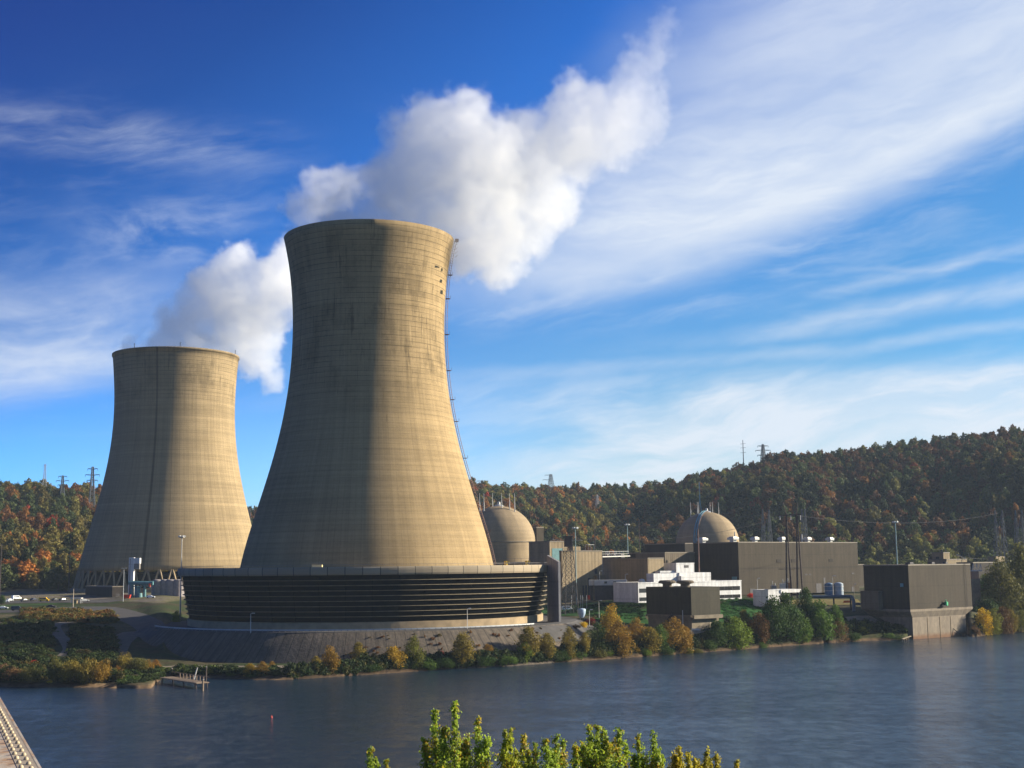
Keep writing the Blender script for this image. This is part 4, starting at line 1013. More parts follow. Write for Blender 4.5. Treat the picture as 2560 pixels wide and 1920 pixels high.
# ------------------------------------------------------------------ foliage
def leaf_mat(name, use_attr):
    m, t, b = new_mat(name); nt = m.node_tree
    if use_attr:
        a = t.node('ShaderNodeAttribute', attribute_name="tree_col", attribute_type='INSTANCER'); col = a.outputs['Color']
    else:
        col = t.node('ShaderNodeObjectInfo').outputs['Color']
    v = t.node('ShaderNodeAttribute', attribute_name="tint").outputs['Fac']
    hue = t.node('ShaderNodeAttribute', attribute_name="warm").outputs['Fac']
    c = t.scale_col(col, t.rmp(v, 0, 1, .68, 1.34, False))
    c = t.mix(t.m('MULTIPLY', hue, .45), c, t.mix(1.0, c, (1.3, .97, .65), 'MULTIPLY'))
    b.inputs['Roughness'].default_value = .7; b.inputs['Specular IOR Level'].default_value = .15
    t.put(b.inputs['Base Color'], c)
    tr = t.node('ShaderNodeBsdfTranslucent'); t.put(tr.inputs['Color'], t.scale_col(c, 1.1))
    mx = t.node('ShaderNodeMixShader'); mx.inputs[0].default_value = .28
    nt.links.new(b.outputs[0], mx.inputs[1]); nt.links.new(tr.outputs[0], mx.inputs[2])
    nt.links.new(mx.outputs[0], nt.nodes['Material Output'].inputs['Surface'])
    return m
M_LEAF = leaf_mat("leaves", False)
M_LEAFI = leaf_mat("woodland_leaves", True)
M_BARK = flat("bark", (.085, .065, .05), .95, 0, .3, 2)

def leaf_cloud(lobes, n, size, seed, spread=.55, name="crown", mat=None, droop=0.0, warmtop=0.0, extra=None):
    """many small leaf-cluster faces scattered through lobes [(x,y,z,rx,ry,rz)]"""
    g = np.random.default_rng(seed)
    L = np.array(lobes, float); vol = (L[:, 3]*L[:, 4]*L[:, 5])**(2/3); pr = vol/vol.sum()
    k = g.choice(len(L), n, p=pr)
    d = g.normal(size=(n, 3)); d /= np.linalg.norm(d, axis=1)[:, None]
    rad = 1-spread*g.random(n)**1.6
    rad *= 1+.16*g.normal(size=n)*(.5)
    c = L[k, :3]+d*L[k, 3:]*rad[:, None]
    if droop: c[:, 2] -= droop*g.random(n)*np.abs(d[:, 0]+d[:, 1])
    nrm = d*.9+g.normal(size=(n, 3))*.65; nrm /= np.linalg.norm(nrm, axis=1)[:, None]
    a = np.cross(nrm, g.normal(size=(n, 3))); a /= np.linalg.norm(a, axis=1)[:, None]; b = np.cross(nrm, a)
    s = size*(.55+.9*g.random(n))[:, None]
    asp = (.55+.5*g.random(n))[:, None]
    v = np.stack([c-a*s-b*s*asp*.3, c+b*s*asp*.9-a*s*.1, c+a*s+b*s*asp*.25, c-b*s*asp*.8+a*s*.15], 1).reshape(-1, 3)
    v[2::4] += nrm*s*.25
    lobe_t = g.random(len(L)); tint = np.clip(.30+.40*lobe_t[k]+.30*g.random(n), 0, 1)
    lobe_w = g.random(len(L)); warm = np.clip(lobe_w[k]*.8+.4*g.random(n)-.2, 0, 1)
    me = bpy.data.meshes.new(name)
    me.vertices.add(4*n); me.vertices.foreach_set("co", v.ravel().astype(np.float32))
    me.loops.add(4*n); me.loops.foreach_set("vertex_index", np.arange(4*n, dtype=np.int32))
    me.polygons.add(n); me.polygons.foreach_set("loop_start", np.arange(0, 4*n, 4, dtype=np.int32))
    me.polygons.foreach_set("loop_total", np.full(n, 4, np.int32))
    for nm, ar in (("tint", tint), ("warm", warm)):
        at_ = me.attributes.new(nm, 'FLOAT', 'FACE'); at_.data.foreach_set("value", ar.astype(np.float32))
    me.materials.append(mat or M_LEAF); me.update(); me.validate()
    return me
def lobes_round(seed, h=10, r=4.2, n=15, base=.22):
    g = random.Random(seed); out = []
    for i in range(n):
        f = base+(1-base)*(i+.6)/n; w = math.sin(min(1, (f-base)/(1-base)*.92+.10)*PI)**.65
        a = i*2.4+g.uniform(-.5, .5); rr = r*w*g.uniform(.35, .72)
        s = r*g.uniform(.34, .52)*(.65+.35*w)
        out.append((rr*math.cos(a), rr*math.sin(a), h*f-s*.35, s*1.05, s*1.05, s*.8))
    out.append((0, 0, h*.55, r*.55, r*.55, h*.28))
    return out
def lobes_cone(seed, h=10, r=3.4, n=16):
    g = random.Random(seed); out = []
    for i in range(n):
        f = .10+.86*i/(n-1); w = math.sin(PI*min(1, .18+.80*f))**.8*.95+.10; a = i*2.4+g.uniform(-.6, .6)
        s = r*(.22+.30*w)*g.uniform(.85, 1.2); rr = r*w*g.uniform(.35, .75)
        out.append((rr*math.cos(a), rr*math.sin(a), h*f-s*.3, s, s, s*1.1))
    return out
def lobes_bush(seed, h=3, r=2.6, n=9):
    g = random.Random(seed); out = []
    for i in range(n):
        a = i*2.4; rr = r*g.uniform(.1, .75); s = r*g.uniform(.30, .48)
        out.append((rr*math.cos(a), rr*math.sin(a), s*.7+(h-s*1.5)*g.uniform(.1, 1)*(1-.55*rr/r), s, s, s*g.uniform(.7, 1.2)))
    return out
def limbs(h, r, seed, base=.18):
    g = random.Random(seed); b = MB(); top = h*.78
    b.tube((0, 0, -.6), (0.1*r*.3, 0, h*.35), h*.026, h*.018, 8); b.tube((.03*r, 0, h*.35), (0, .05*r, top), h*.018, h*.005, 6)
    for i in range(7):
        f = base+.10+.08*i; a = i*2.4+g.uniform(-.3, .3); l = r*g.uniform(.5, .8)
        b.tube((0, 0, h*f), (l*math.cos(a), l*math.sin(a), h*(f+.16)), h*.010, h*.003, 5)
    return b
# prototypes, 10 m tall and rescaled; the first copy of each mesh is placed like any other
PROTO = {}
def mesh_of(b, name, mat):
    me = bpy.data.meshes.new(name); me.from_pydata(b.v, [], b.f); me.materials.append(mat); me.update(); return me
for i in range(4): PROTO['round%d' % i] = (leaf_cloud(lobes_round(40+i, 10, 4.2, 17+i), 4600, .19, 50+i, .65), mesh_of(limbs(10, 4.2, 60+i), "trunk", M_BARK))
for i in range(3): PROTO['cone%d' % i] = (leaf_cloud(lobes_cone(70+i), 4200, .185, 80+i, .7), mesh_of(limbs(10, 3.0, 90+i), "trunk", M_BARK))
for i in range(3): PROTO['bush%d' % i] = (leaf_cloud(lobes_bush(100+i, 10, 7.5, 15), 3200, .31, 110+i, .65), mesh_of(limbs(6, 5.0, 120+i, .05), "stem", M_BARK))
for i in range(2): PROTO['weep%d' % i] = (leaf_cloud(lobes_round(140+i, 10, 4.6, 18, .12), 5600, .19, 150+i, .6, droop=1.4), mesh_of(limbs(10, 4.4, 160+i), "trunk", M_BARK))
COLR = dict(dkgreen=(.038, .074, .015), green=(.068, .125, .02), lime=(.13, .19, .02), olive=(.095, .095, .022), olivegold=(.17, .135, .022),
            gold=(.30, .20, .018), yellow=(.48, .34, .015), amber=(.21, .128, .018), orange=(.25, .125, .020), rust=(.10, .055, .018), red=(.40, .03, .015), dkred=(.17, .025, .022), brown=(.12, .07, .03), greengold=(.13, .14, .018), pinkbrown=(.22, .12, .07))
_cnt = [0]
def plant(kind, px, pyb, pyt, hw, col, label, cat="tree", group=None, name=None, Y=None):
    """a tree or shrub whose foot shows at (px, pyb), whose top shows at pyt, hw = half width in photo columns"""
    g = on_ground(px, pyb) if Y is None else at(px, pyb, Y)
    if Y is not None: g = Vector((g.x, g.y, surf_z(g.x, g.y)))
    k = g.y/3300.0; H = max(.8, at(px, pyt, g.y).z-g.z); Rr = hw*k
    _cnt[0] += 1; i = _cnt[0]
    n = {'round': 4, 'cone': 3, 'bush': 3, 'weep': 2}[kind]; r0 = {'round': 4.2, 'cone': 3.0, 'bush': 7.5, 'weep': 4.8}[kind]
    cm, tm = PROTO['%s%d' % (kind, i % n)]
    nm = name or ("shrub" if kind == 'bush' else "tree")
    root = thing(nm, (g.x, g.y, g.z-.1), label, cat, group)
    root.rotation_euler = (0, 0, i*1.7); root.scale = (Rr/r0*1.22, Rr/r0*1.22, H/10*1.04)
    c = bpy.data.objects.new("crown", cm); COL.objects.link(c); c.parent = root
    j = random.Random(i).uniform(.9, 1.12); cc = COLR[col] if isinstance(col, str) else col
    c.color = (cc[0]*j, cc[1]*j, cc[2]*j, 1)
    s = bpy.data.objects.new("trunk" if kind != 'bush' else "stem", tm); COL.objects.link(s); s.parent = root
    return root
GB = "trees and shrubs along the far bank"
T_ = [
 # left spit
 ('bush',139,1702,1632,20,'olive',"olive shrub clump on the left spit, right of the two red bushes"),
 ('bush',176,1705,1640,26,'olivegold',"tallest broad olive-gold shrub in the middle of the left spit"),
 ('bush',216,1707,1638,26,'olivegold',"olive-gold shrub right of the broadest one on the left spit"),
 ('bush',252,1706,1645,24,'amber',"amber shrub at the right end of the thicket on the left spit"),
 ('bush',78,1706,1660,28,'olive',"dark olive shrub at the waterline below the red bushes"),
 ('bush',36,1700,1662,26,'brown',"brownish shrub at the photo's left edge by the water"),
 ('bush',55,1668,1652,13,'red',"left one of the two red bushes above the left spit"),
 ('bush',90,1666,1647,15,'red',"right, larger one of the two red bushes above the left spit"),
 ('bush',14,1682,1656,20,'pinkbrown',"pinkish brown bush at the far left above the spit"),
 ('bush',311,1679,1624,22,'olivegold',"tall olive-yellow bush behind the left spit, before the dark paved slope"),
 ('bush',345,1680,1638,22,'olive',"olive bush just right of the tall olive-yellow one behind the spit"),
 ('bush',370,1680,1645,13,'amber',"amber bush at the right end of the group behind the left spit"),
 ('cone',389,1672,1649,9,'orange',"small orange sapling standing left of the wooden dock"),
 ('cone',294,1690,1664,6,'orange',"tiny orange sapling in front of the group behind the spit"),
 ('bush',124,1717,1696,9,'yellow',"small yellow bush at the water's edge of the left spit"),
 ('bush',320,1702,1686,24,'green',"low green mound on the right tip of the left spit"),
 # ramp area
 ('cone',626,1693,1659,13,'gold',"small golden tree left of the pale boat ramp, with dark shrubs below"),
 ('cone',657,1696,1655,13,'amber',"amber tree just left of the pale boat ramp"),
 ('cone',679,1676,1653,8,'amber',"slim amber sapling above the boat ramp"),
 ('bush',530,1690,1668,16,'greengold',"low green-gold bush right of the dock, near the water"),
 ('bush',585,1692,1672,18,'green',"low green bush between the dock and the boat ramp"),
 ('bush',640,1698,1676,22,'dkgreen',"dark green bush at the waterline left of the boat ramp"),
 # bank below the paved slope
 ('bush',760,1690,1662,24,'dkgreen',"dark green bush right of the boat ramp"),
 ('round',790,1672,1641,14,'olivegold',"olive-gold tree near the middle of the paved slope, behind the orange one"),
 ('cone',825,1682,1617,19,'amber',"pointed orange-amber tree on the bank left of the red buoy"),
 ('bush',795,1690,1655,20,'olive',"olive bush at the foot of the pointed orange-amber tree"),
 ('bush',862,1684,1655,24,'dkgreen',"dark green bush on the bank just right of the near red buoy"),
 ('round',896,1656,1607,19,'olivegold',"olive and amber tree high on the bank against the paved slope"),
 ('bush',925,1680,1652,26,'dkgreen',"dark green bush left of the round golden tree"),
 ('round',984,1680,1618,29,'gold',"round golden tree with dense crown on the bank below the paved slope"),
 ('cone',1034,1664,1592,19,'greengold',"tall green-gold pointed tree against the ribbed slope"),
 ('bush',1030,1678,1646,20,'dkgreen',"dark green bush at the foot of the tall green-gold pointed tree"),
 ('bush',1068,1676,1640,26,'green',"broad green bush in front of the small red bush"),
 ('bush',1104,1640,1625,9,'red',"small bright red bush at the foot of the paved slope"),
 ('bush',1112,1672,1636,24,'dkgreen',"dark green bush below the small bright red one"),
 ('round',1158,1668,1585,29,'olivegold',"tall olive-amber tree with ragged crown in the middle of the bank"),
 ('cone',1220,1646,1611,13,'amber',"small amber tree between the ragged olive tree and the golden pair"),
 ('bush',1215,1667,1634,28,'dkgreen',"dark green bush below the small amber tree"),
 ('bush',1265,1664,1632,26,'green',"green bush left of the yellow-green tree"),
 ('round',1322,1652,1570,29,'olivegold',"taller olive-gold tree of the golden pair below the slope's right end"),
 ('round',1366,1652,1585,24,'olivegold',"golden tree right of the tall olive-gold one"),
 ('cone',1311,1655,1607,15,'lime',"bright yellow-green tree in front of the golden pair"),
 ('bush',1400,1655,1622,26,'dkgreen',"dark green bush right of the golden pair"),
 ('cone',1423,1640,1569,16,'olivegold',"amber-olive pointed tree near the right end of the paved slope"),
 ('bush',1440,1650,1620,24,'green',"green bush at the waterline below the amber pointed tree"),
 ('round',1462,1638,1583,15,'olivegold',"olive-amber tree left of the dark green conical one"),
 ('cone',1495,1622,1557,18,'dkgreen',"dark green conical tree left of the tall yellow one"),
 ('bush',1487,1648,1612,26,'olive',"olive bush at the waterline below the dark conical tree"),
 ('cone',1528,1612,1514,24,'gold',"tallest yellow-topped tree on the bank before the green slope"),
 ('cone',1548,1638,1552,26,'amber',"orange-amber tree in front of the tallest yellow-topped one"),
 ('bush',1517,1644,1614,14,'lime',"yellow-green bush at the foot of the tallest yellow-topped tree"),
 ('bush',1529,1646,1627,8,'yellow',"tiny bright yellow bush at the water below the orange tree"),
 ('bush',1460,1570,1551,10,'yellow',"round bright yellow bush beside the service road"),
 ('bush',1440,1572,1558,10,'brown',"brownish bush left of the round bright yellow one"),
 ('bush',1478,1564,1540,13,'dkred',"dark red bush behind the round bright yellow one"),
 ('cone',1590,1618,1547,17,'amber',"slim amber tree left of the grey intake house"),
 ('bush',1590,1640,1606,13,'gold',"small golden bush at the water below the slim amber tree"),
 ('round',1624,1640,1570,29,'olivegold',"olive-amber tree before the left corner of the grey intake house"),
 ('bush',1613,1644,1614,14,'lime',"lime bush at the water below the intake house's left corner"),
 ('cone',1650,1628,1564,15,'green',"small green tree left of the orange tree before the intake house"),
 ('cone',1685,1632,1547,28,'amber',"orange-amber tree with green top in front of the intake house"),
 ('round',1712,1626,1567,22,'amber',"spreading golden-orange tree at the intake house's right front"),
 ('bush',1660,1640,1612,22,'dkgreen',"dark green bush at the water before the intake house"),
 ('bush',1723,1640,1616,9,'greengold',"small yellow-green bush left of the orange sign"),
 ('bush',1742,1638,1618,16,'olive',"olive bush immediately left of the orange sign"),
 # right thicket
 ('round',1792,1622,1553,31,'dkgreen',"dark green tree behind the orange sign"),
 ('weep',1838,1622,1545,40,'lime',"bright lime-green willow right of the orange sign"),
 ('bush',1770,1630,1592,24,'dkgreen',"dark green bush behind and left of the orange sign"),
 ('round',1862,1590,1527,18,'olivegold',"olive-amber tree top behind the lime-green willow"),
 ('round',1899,1618,1535,28,'rust',"dark rust-brown tree right of the lime-green willow"),
 ('round',1934,1614,1496,36,'dkgreen',"left one of the two biggest dark green trees before the white shed"),
 ('round',1968,1612,1489,38,'dkgreen',"right one of the two biggest dark green trees before the white shed"),
 ('round',2018,1580,1473,22,'dkgreen',"tall dark green tree beside the white shed's canopy"),
 ('weep',1995,1612,1530,30,'green',"mid-green tree in front of the biggest dark ones"),
 ('weep',2002,1606,1558,24,'lime',"pale lime tree at the water in front of the green thicket"),
 ('round',2052,1610,1506,34,'green',"broad green tree at the right part of the thicket"),
 ('round',2092,1606,1515,20,'green',"upright green tree at the thicket's right end"),
 ('cone',2090,1606,1547,22,'brown',"amber-brown tree at the right end of the green thicket"),
 ('bush',1905,1624,1602,14,'green',"small green bush at the water below the rust-brown tree"),
 ('bush',2130,1606,1576,22,'dkgreen',"dark green bush between the thicket and the pump house"),
 ('round',2157,1596,1554,23,'greengold',"green-gold tree left of the pump house base"),
 ('bush',2193,1600,1572,14,'lime',"lime bush between the green-gold tree and the pump house"),
 ('bush',2222,1602,1578,18,'green',"green bush at the pump house's concrete base"),
 ('bush',2245,1602,1584,14,'dkgreen',"low dark bush beside the fender piles"),
 # right of the pump house
 ('cone',2461,1590,1523,18,'yellow',"yellow tree nearest the pump house on its right"),
 ('cone',2484,1590,1524,17,'greengold',"yellow-green tree second from the pump house on its right"),
 ('cone',2511,1590,1521,19,'rust',"rust-orange tree right of the pump house among yellow ones"),
 ('round',2531,1588,1526,16,'olivegold',"olive tree right of the rust-orange one"),
 ('cone',2553,1586,1527,17,'greengold',"yellow-green tree at the photo's right edge by the water"),
 ('bush',2440,1592,1560,14,'brown',"brown bush hugging the pump house's right foot"),
 ('round',2469,1506,1440,30,'green',"bushy green tree behind the pump house's right corner"),
 ('weep',2503,1528,1400,46,'olive',"tall weeping tree with yellow streaks right of the pump house"),
 ('weep',2560,1530,1365,52,'olive',"tallest olive tree at the photo's right edge"),
 ('bush',2470,1530,1490,30,'dkgreen',"dark bush beneath the weeping tree"),
 # about the plant
 ('round',1497,1484,1455,15,'olive',"small round-crowned tree on the lawn left of the white office block"),
 ('bush',1521,1486,1465,8,'dkred',"dark red shrub just right of the small lawn tree"),
 ('bush',1544,1489,1473,8,'dkred',"dark red shrub halfway along the white office block's shaded wall"),
 ('bush',1570,1494,1482,7,'dkred',"dark red shrub nearest the white office block's corner"),
 ('bush',1876,1494,1480,9,'red',"red shrub between the white office block and the white shed"),
 ('bush',1874,1480,1468,6,'red',"small bright red shrub above the larger one by the office block"),
 ('cone',441,1555,1527,9,'lime',"small lime-green tree on the dark lawn left of the louver ring"),
 ('round',4,1512,1488,10,'dkgreen',"dark tree by the parking lot at the photo's left edge"),
]
for r_ in T_: plant(*r_[:7], cat="shrub" if r_[0] == 'bush' else "tree", group=GB)

# ------------------------------------------------------------------ wooded hills: individual trees and the rest as one woodland
FARP = []
for i in range(5):
    h, r = 10, (4.6, 5.2, 4.2, 5.0, 3.8)[i]
    lb = lobes_round(200+i, h, r, 11, .16) if i < 4 else lobes_cone(210, h, r, 12)
    FARP.append((lb, 1150, .47, 220+i, .5))
fmeshes = [leaf_cloud(*[f[0], f[1], f[2], f[3], f[4]], name="hill_tree", mat=M_LEAF) for f in FARP]
fmeshes_i = [leaf_cloud(*[f[0], f[1], f[2], f[3], f[4]], name="woodland_tree", mat=M_LEAFI) for f in FARP]
bush_i = [leaf_cloud(lobes_bush(230+i, 3, 2.6, 8), 240, .34, 240+i, .7, name="undergrowth_clump", mat=M_LEAFI) for i in range(3)]
for me in fmeshes + fmeshes_i:          # trunk belongs to the same small mesh
    bm = bmesh.new(); bm.from_mesh(me)
    r0 = bmesh.ops.create_cone(bm, cap_ends=False, segments=6, radius1=.28, radius2=.12, depth=6.5, matrix=Matrix.Translation((0, 0, 2.6)))
    me.materials.append(M_BARK)
    for f in {f for v in r0['verts'] for f in v.link_faces}: f.material_index = 1
    bm.to_mesh(me); bm.free()
HPAL_R = [('dark green', (.020, .034, .013), 36), ('green', (.045, .070, .022), 20), ('olive', (.080, .075, .022), 16), ('rust-brown', (.092, .043, .018), 20), ('brown-red', (.075, .032, .016), 12), ('orange', (.17, .080, .020), 4), ('yellow-green', (.13, .130, .026), 6), ('red', (.16, .035, .016), .1)]
HPAL_C = [('dark green', (.030, .048, .018), 22), ('green', (.052, .080, .024), 20), ('olive', (.100, .090, .024), 18), ('rust-brown', (.125, .060, .020), 18), ('orange', (.25, .11, .022), 12), ('yellow-green', (.16, .150, .03), 11), ('red', (.32, .040, .018), 1.2)]
HPAL_L = [('dark green', (.026, .042, .016), 26), ('green', (.045, .066, .020), 22), ('olive', (.10, .085, .022), 22), ('rust-brown', (.14, .060, .018), 12), ('orange', (.20, .09, .018), 4), ('yellow-green', (.13, .12, .026), 10), ('red', (.26, .04, .018), .7)]
HPAL_LF = [('green', (.050, .066, .020), 24), ('olive', (.115, .098, .024), 32), ('rust-brown', (.16, .075, .02), 14), ('orange', (.26, .105, .02), 6), ('yellow-green', (.15, .14, .03), 20), ('red', (.34, .035, .018), 1.2)]
def hill_points(step=11.8):
    out = []
    g = random.Random(5)
    Y = 880.0
    while Y < 1640:
        x = -.62*Y
        while x < .66*Y:
            xx, yy = x+g.uniform(-.46, .46)*step, Y+g.uniform(-.46, .46)*step
            p = prof_at(xx/yy)
            if p[10, 0]-16 < yy < p[13, 0]+26: out.append((xx, yy))
            x += step
        Y += step*.92
    return out
HP = hill_points()
recs = []
g = random.Random(9)
def patch(x, y, k=0): return math.sin(x*.017+1+k*1.9+math.sin(y*.013+k))*math.cos(y*.014+k*2.3)+.6*math.sin(x*.037+y*.023+k*4)
for xx, yy in HP:
    z = ground_z(xx, yy); px, py = project((xx, yy, z+8))
    p = prof_at(xx/yy); s = (yy-p[10, 0])/max(1, p[13, 0]-p[10, 0])
    pal = HPAL_LF if (px < 700 and yy < p[12, 0]) else HPAL_L if px < 900 else HPAL_C if px < 1560+ (s*90) else HPAL_R
    w = [q[2]*max(.12, 1+1.15*patch(xx, yy, i))*(1.5 if (s > .93 and q[0] in ('orange', 'rust-brown')) else 1) for i, q in enumerate(pal)]
    if px > 1900 and s < .14: nm, c = random.Random(int(xx*7+yy)).choice([('yellow-green', (.13, .15, .035)), ('green', (.055, .085, .026)), ('yellow-green', (.16, .16, .03)), ('olive', (.09, .095, .025))])
    else:
        q = g.choices(pal, w)[0]; nm, c = q[0], q[1]
    j = g.uniform(.85, 1.15)
    recs.append(dict(x=xx, y=yy, z=z-.6, px=px, py=py, s=s, nm=nm, c=tuple((v*.90+m_*.10)*j*1.12 for v, m_ in zip(c, (.062, .052, .020))), k=g.choices(range(5), [3, 3, 3, 3, 1.4])[0], h=g.uniform(1.15, 2.0)*(.85 if s < .12 else 1.0), w=g.uniform(1.15, 1.95), r=g.uniform(0, 6.28)))
# the ones that show largest: visible in the frame, nearest first, spread over the slopes; vivid ones preferred
def place_words(q):
    px, s = q['px'], q['s']
    where = ("left of the far cooling tower" if px < 330 else "seen between the two cooling towers" if px < 760 else
             "behind the left containment dome" if px < 1345 else "between the two domes" if px < 1640 else "behind the right dome" if px < 1860 else
             "behind the turbine hall" if px < 2140 else "behind the pump house" if px < 2420 else "at the photo's right edge")
    lvl = "at the foot of the wooded hill" if s < .2 else "low on the wooded hill" if s < .45 else "halfway up the wooded hill" if s < .72 else "high on the wooded hill" if s < .93 else "on the ridge of the wooded hill"
    return lvl+" "+where
vis = [q for q in recs if -10 < q['px'] < 2570 and not (300 < q['px'] < 640 and q['py'] > 1290) and not (640 < q['px'] < 1170) and q['py'] < 1470]
vis.sort(key=lambda q: q['y']-(260 if q['nm'] in ('red', 'orange') else 90 if q['nm'] in ('yellow-green',) else 0)-(170 if q['s'] > .95 else 0))
cells = {}; single = []
for q in vis:
    key = (int(q['px']//75), int(q['py']//40))
    if cells.get(key, 0) < 3 and len(single) < 215:
        cells[key] = cells.get(key, 0)+1; single.append(q)
sid = {id(q) for q in single}
for q in single:
    o = bpy.data.objects.new("hill_tree", fmeshes[q['k']]); COL.objects.link(o)
    o.location = (q['x'], q['y'], q['z']); o.rotation_euler = (0, 0, q['r']); o.scale = (q['w'], q['w'], q['h']); o.color = (*q['c'], 1)
    shape = "pointed" if q['k'] == 4 else ("tall" if q['h'] > 1.7 else "low" if q['h'] < 1.3 else "round")
    tag(o, "%s %s tree %s" % (shape, q['nm'], place_words(q)), "tree", "%s %s trees %s" % (shape, q['nm'], place_words(q)))
rest = [q for q in recs if id(q) not in sid]

def scatter(name, recs_, meshes):
    """one object: points carrying size, turn, kind and colour, each shown as a plant"""
    me = bpy.data.meshes.new(name); n = len(recs_)
    me.vertices.add(n); me.vertices.foreach_set("co", np.array([(q['x'], q['y'], q['z']) for q in recs_], np.float32).ravel())
    def att(nm, ty, vals, f="value"):
        a = me.attributes.new(nm, ty, 'POINT'); a.data.foreach_set(f, np.array(vals, np.int32 if ty == 'INT' else np.float32).ravel())
    att("kind_no", 'INT', [q['k'] for q in recs_]); att("size", 'FLOAT_VECTOR', [(q['w'], q['w'], q['h']) for q in recs_], "vector")
    att("turn", 'FLOAT_VECTOR', [(0, 0, q['r']) for q in recs_], "vector"); att("tree_col", 'FLOAT_COLOR', [(*q['c'], 1) for q in recs_], "color")
    o = bpy.data.objects.new(name, me); COL.objects.link(o)
    coll = bpy.data.collections.new(name+"_kinds")
    for i, m_ in enumerate(meshes):
        k = bpy.data.objects.new("%s_kind_%d" % (name, i), m_); coll.objects.link(k)
    ng = bpy.data.node_groups.new(name, 'GeometryNodeTree')
    ng.interface.new_socket("Geometry", in_out='INPUT', socket_type='NodeSocketGeometry'); ng.interface.new_socket("Geometry", in_out='OUTPUT', socket_type='NodeSocketGeometry')
    gi = ng.nodes.new('NodeGroupInput'); go = ng.nodes.new('NodeGroupOutput')
    mp = ng.nodes.new('GeometryNodeMeshToPoints'); ip = ng.nodes.new('GeometryNodeInstanceOnPoints'); ci = ng.nodes.new('GeometryNodeCollectionInfo')
    ci.inputs[0].default_value = coll; ci.inputs['Separate Children'].default_value = True; ci.inputs['Reset Children'].default_value = True
    def na(nm, ty):
        a = ng.nodes.new('GeometryNodeInputNamedAttribute'); a.data_type = ty; a.inputs[0].default_value = nm; return a.outputs[0]
    L = ng.links.new
    L(gi.outputs[0], mp.inputs[0]); L(mp.outputs[0], ip.inputs['Points']); L(ci.outputs[0], ip.inputs['Instance'])
    ip.inputs['Pick Instance'].default_value = True
    L(na("kind_no", 'INT'), ip.inputs['Instance Index']); L(na("turn", 'FLOAT_VECTOR'), ip.inputs['Rotation']); L(na("size", 'FLOAT_VECTOR'), ip.inputs['Scale'])
    L(ip.outputs[0], go.inputs[0])
    md = o.modifiers.new("scatter", 'NODES'); md.node_group = ng
    return o
wl = scatter("hillside_woodland", rest, fmeshes_i); tag(wl, "dense autumn woodland covering the hills behind the plant", "woodland", kind="stuff")

# ground cover: brush on the bank and on the dark left slope
ug = []; g = random.Random(21)
def brush(px0, px1, py0, py1, n, cols, h=(.5, 1.2), w=(.5, 1.0)):
    for _ in range(n):
        px, py = g.uniform(px0, px1), None
        f = (px-px0)/max(1, px1-px0)
        a0 = py0[0]+(py0[1]-py0[0])*f; a1 = py1[0]+(py1[1]-py1[0])*f
        py = g.uniform(a0, a1); p = on_ground(px, py)
        if math.hypot(p.x-TX, p.y-TY) < 95: continue
        c = g.choice(cols); j = g.uniform(.7, 1.3)
        ug.append(dict(x=p.x, y=p.y, z=p.z-.1, k=g.randrange(3), h=g.uniform(*h), w=g.uniform(*w), r=g.uniform(0, 6.28), c=tuple(v*j for v in c)))
DK = [(.018, .034, .010), (.026, .045, .014), (.034, .05, .014)]; OL = [(.07, .065, .02), (.10, .075, .02), (.05, .06, .018)]
for a, b_, y0, y1 in ((720, 900, (1690, 1676), (1699, 1688)), (900, 1100, (1664, 1650), (1686, 1672)), (1100, 1300, (1648, 1632), (1672, 1659)), (1300, 1500, (1630, 1614), (1659, 1646)), (1500, 1700, (1606, 1596), (1645, 1632)), (1700, 1900, (1594, 1580), (1631, 1618)), (1900, 2140, (1580, 1566), (1617, 1601))):
    brush(a, b_, y0, y1, 260, DK+DK+OL[:1], (.6, 1.5), (.55, 1.0))
brush(0, 300, (1664, 1660), (1704, 1706), 240, DK+OL, (.5, 1.2)); brush(300, 400, (1676, 1672), (1712, 1700), 60, DK+[(.05, .08, .02)], (.25, .6))
brush(440, 700, (1674, 1676), (1686, 1692), 170, DK+[(.06, .085, .02)], (.3, .8)); brush(400, 470, (1672, 1672), (1684, 1688), 24, [(.06, .085, .02)], (.2, .5))
brush(-40, 130, (1545, 1550), (1655, 1655), 420, DK+DK+[(.05, .045, .015)], (.3, .8), (.6, 1.2)); brush(180, 285, (1562, 1575), (1650, 1650), 340, DK+DK+[(.05, .04, .015)], (.3, .8), (.6, 1.2))
brush(60, 285, (1526, 1534), (1552, 1560), 260, [(.11, .085, .022), (.14, .10, .025), (.07, .075, .02), (.12, .065, .02)], (.4, 1.0), (.7, 1.3))
brush(1400, 1612, (1512, 1508), (1545, 1550), 420, [(.014, .045, .010), (.020, .055, .012), (.016, .038, .012)], (.12, .3), (.5, .9)); brush(1800, 1930, (1498, 1498), (1552, 1545), 360, [(.024, .095, .016), (.032, .11, .02), (.024, .07, .014)], (.12, .3), (.5, .9))  # left tufts coloured darker for shade, right tufts brighter for sunlight
brush(2440, 2600, (1530, 1520), (1585, 1578), 160, DK+OL, (.4, 1.2)); brush(2130, 2260, (1560, 1565), (1598, 1596), 110, DK, (.4, 1.0))
brush(1740, 2120, (1560, 1552), (1600, 1580), 120, DK, (.6, 1.4))
for _ in range(70):                                   # weeds in the joints of the paved slope
    a = R(g.uniform(268, 336)); r = g.uniform(85, 94); x_, y_ = TX+r*math.cos(a), TY+r*math.sin(a)
    ug.append(dict(x=x_, y=y_, z=surf_z(x_, y_)-.1, k=g.randrange(3), h=g.uniform(.12, .45), w=g.uniform(.15, .45), r=g.uniform(0, 6), c=g.choice([(.16, .085, .02), (.10, .075, .022), (.13, .06, .02)])))
us = scatter("bank_undergrowth", ug, bush_i); tag(us, "low brush and ground cover along the far bank", "undergrowth", kind="stuff")
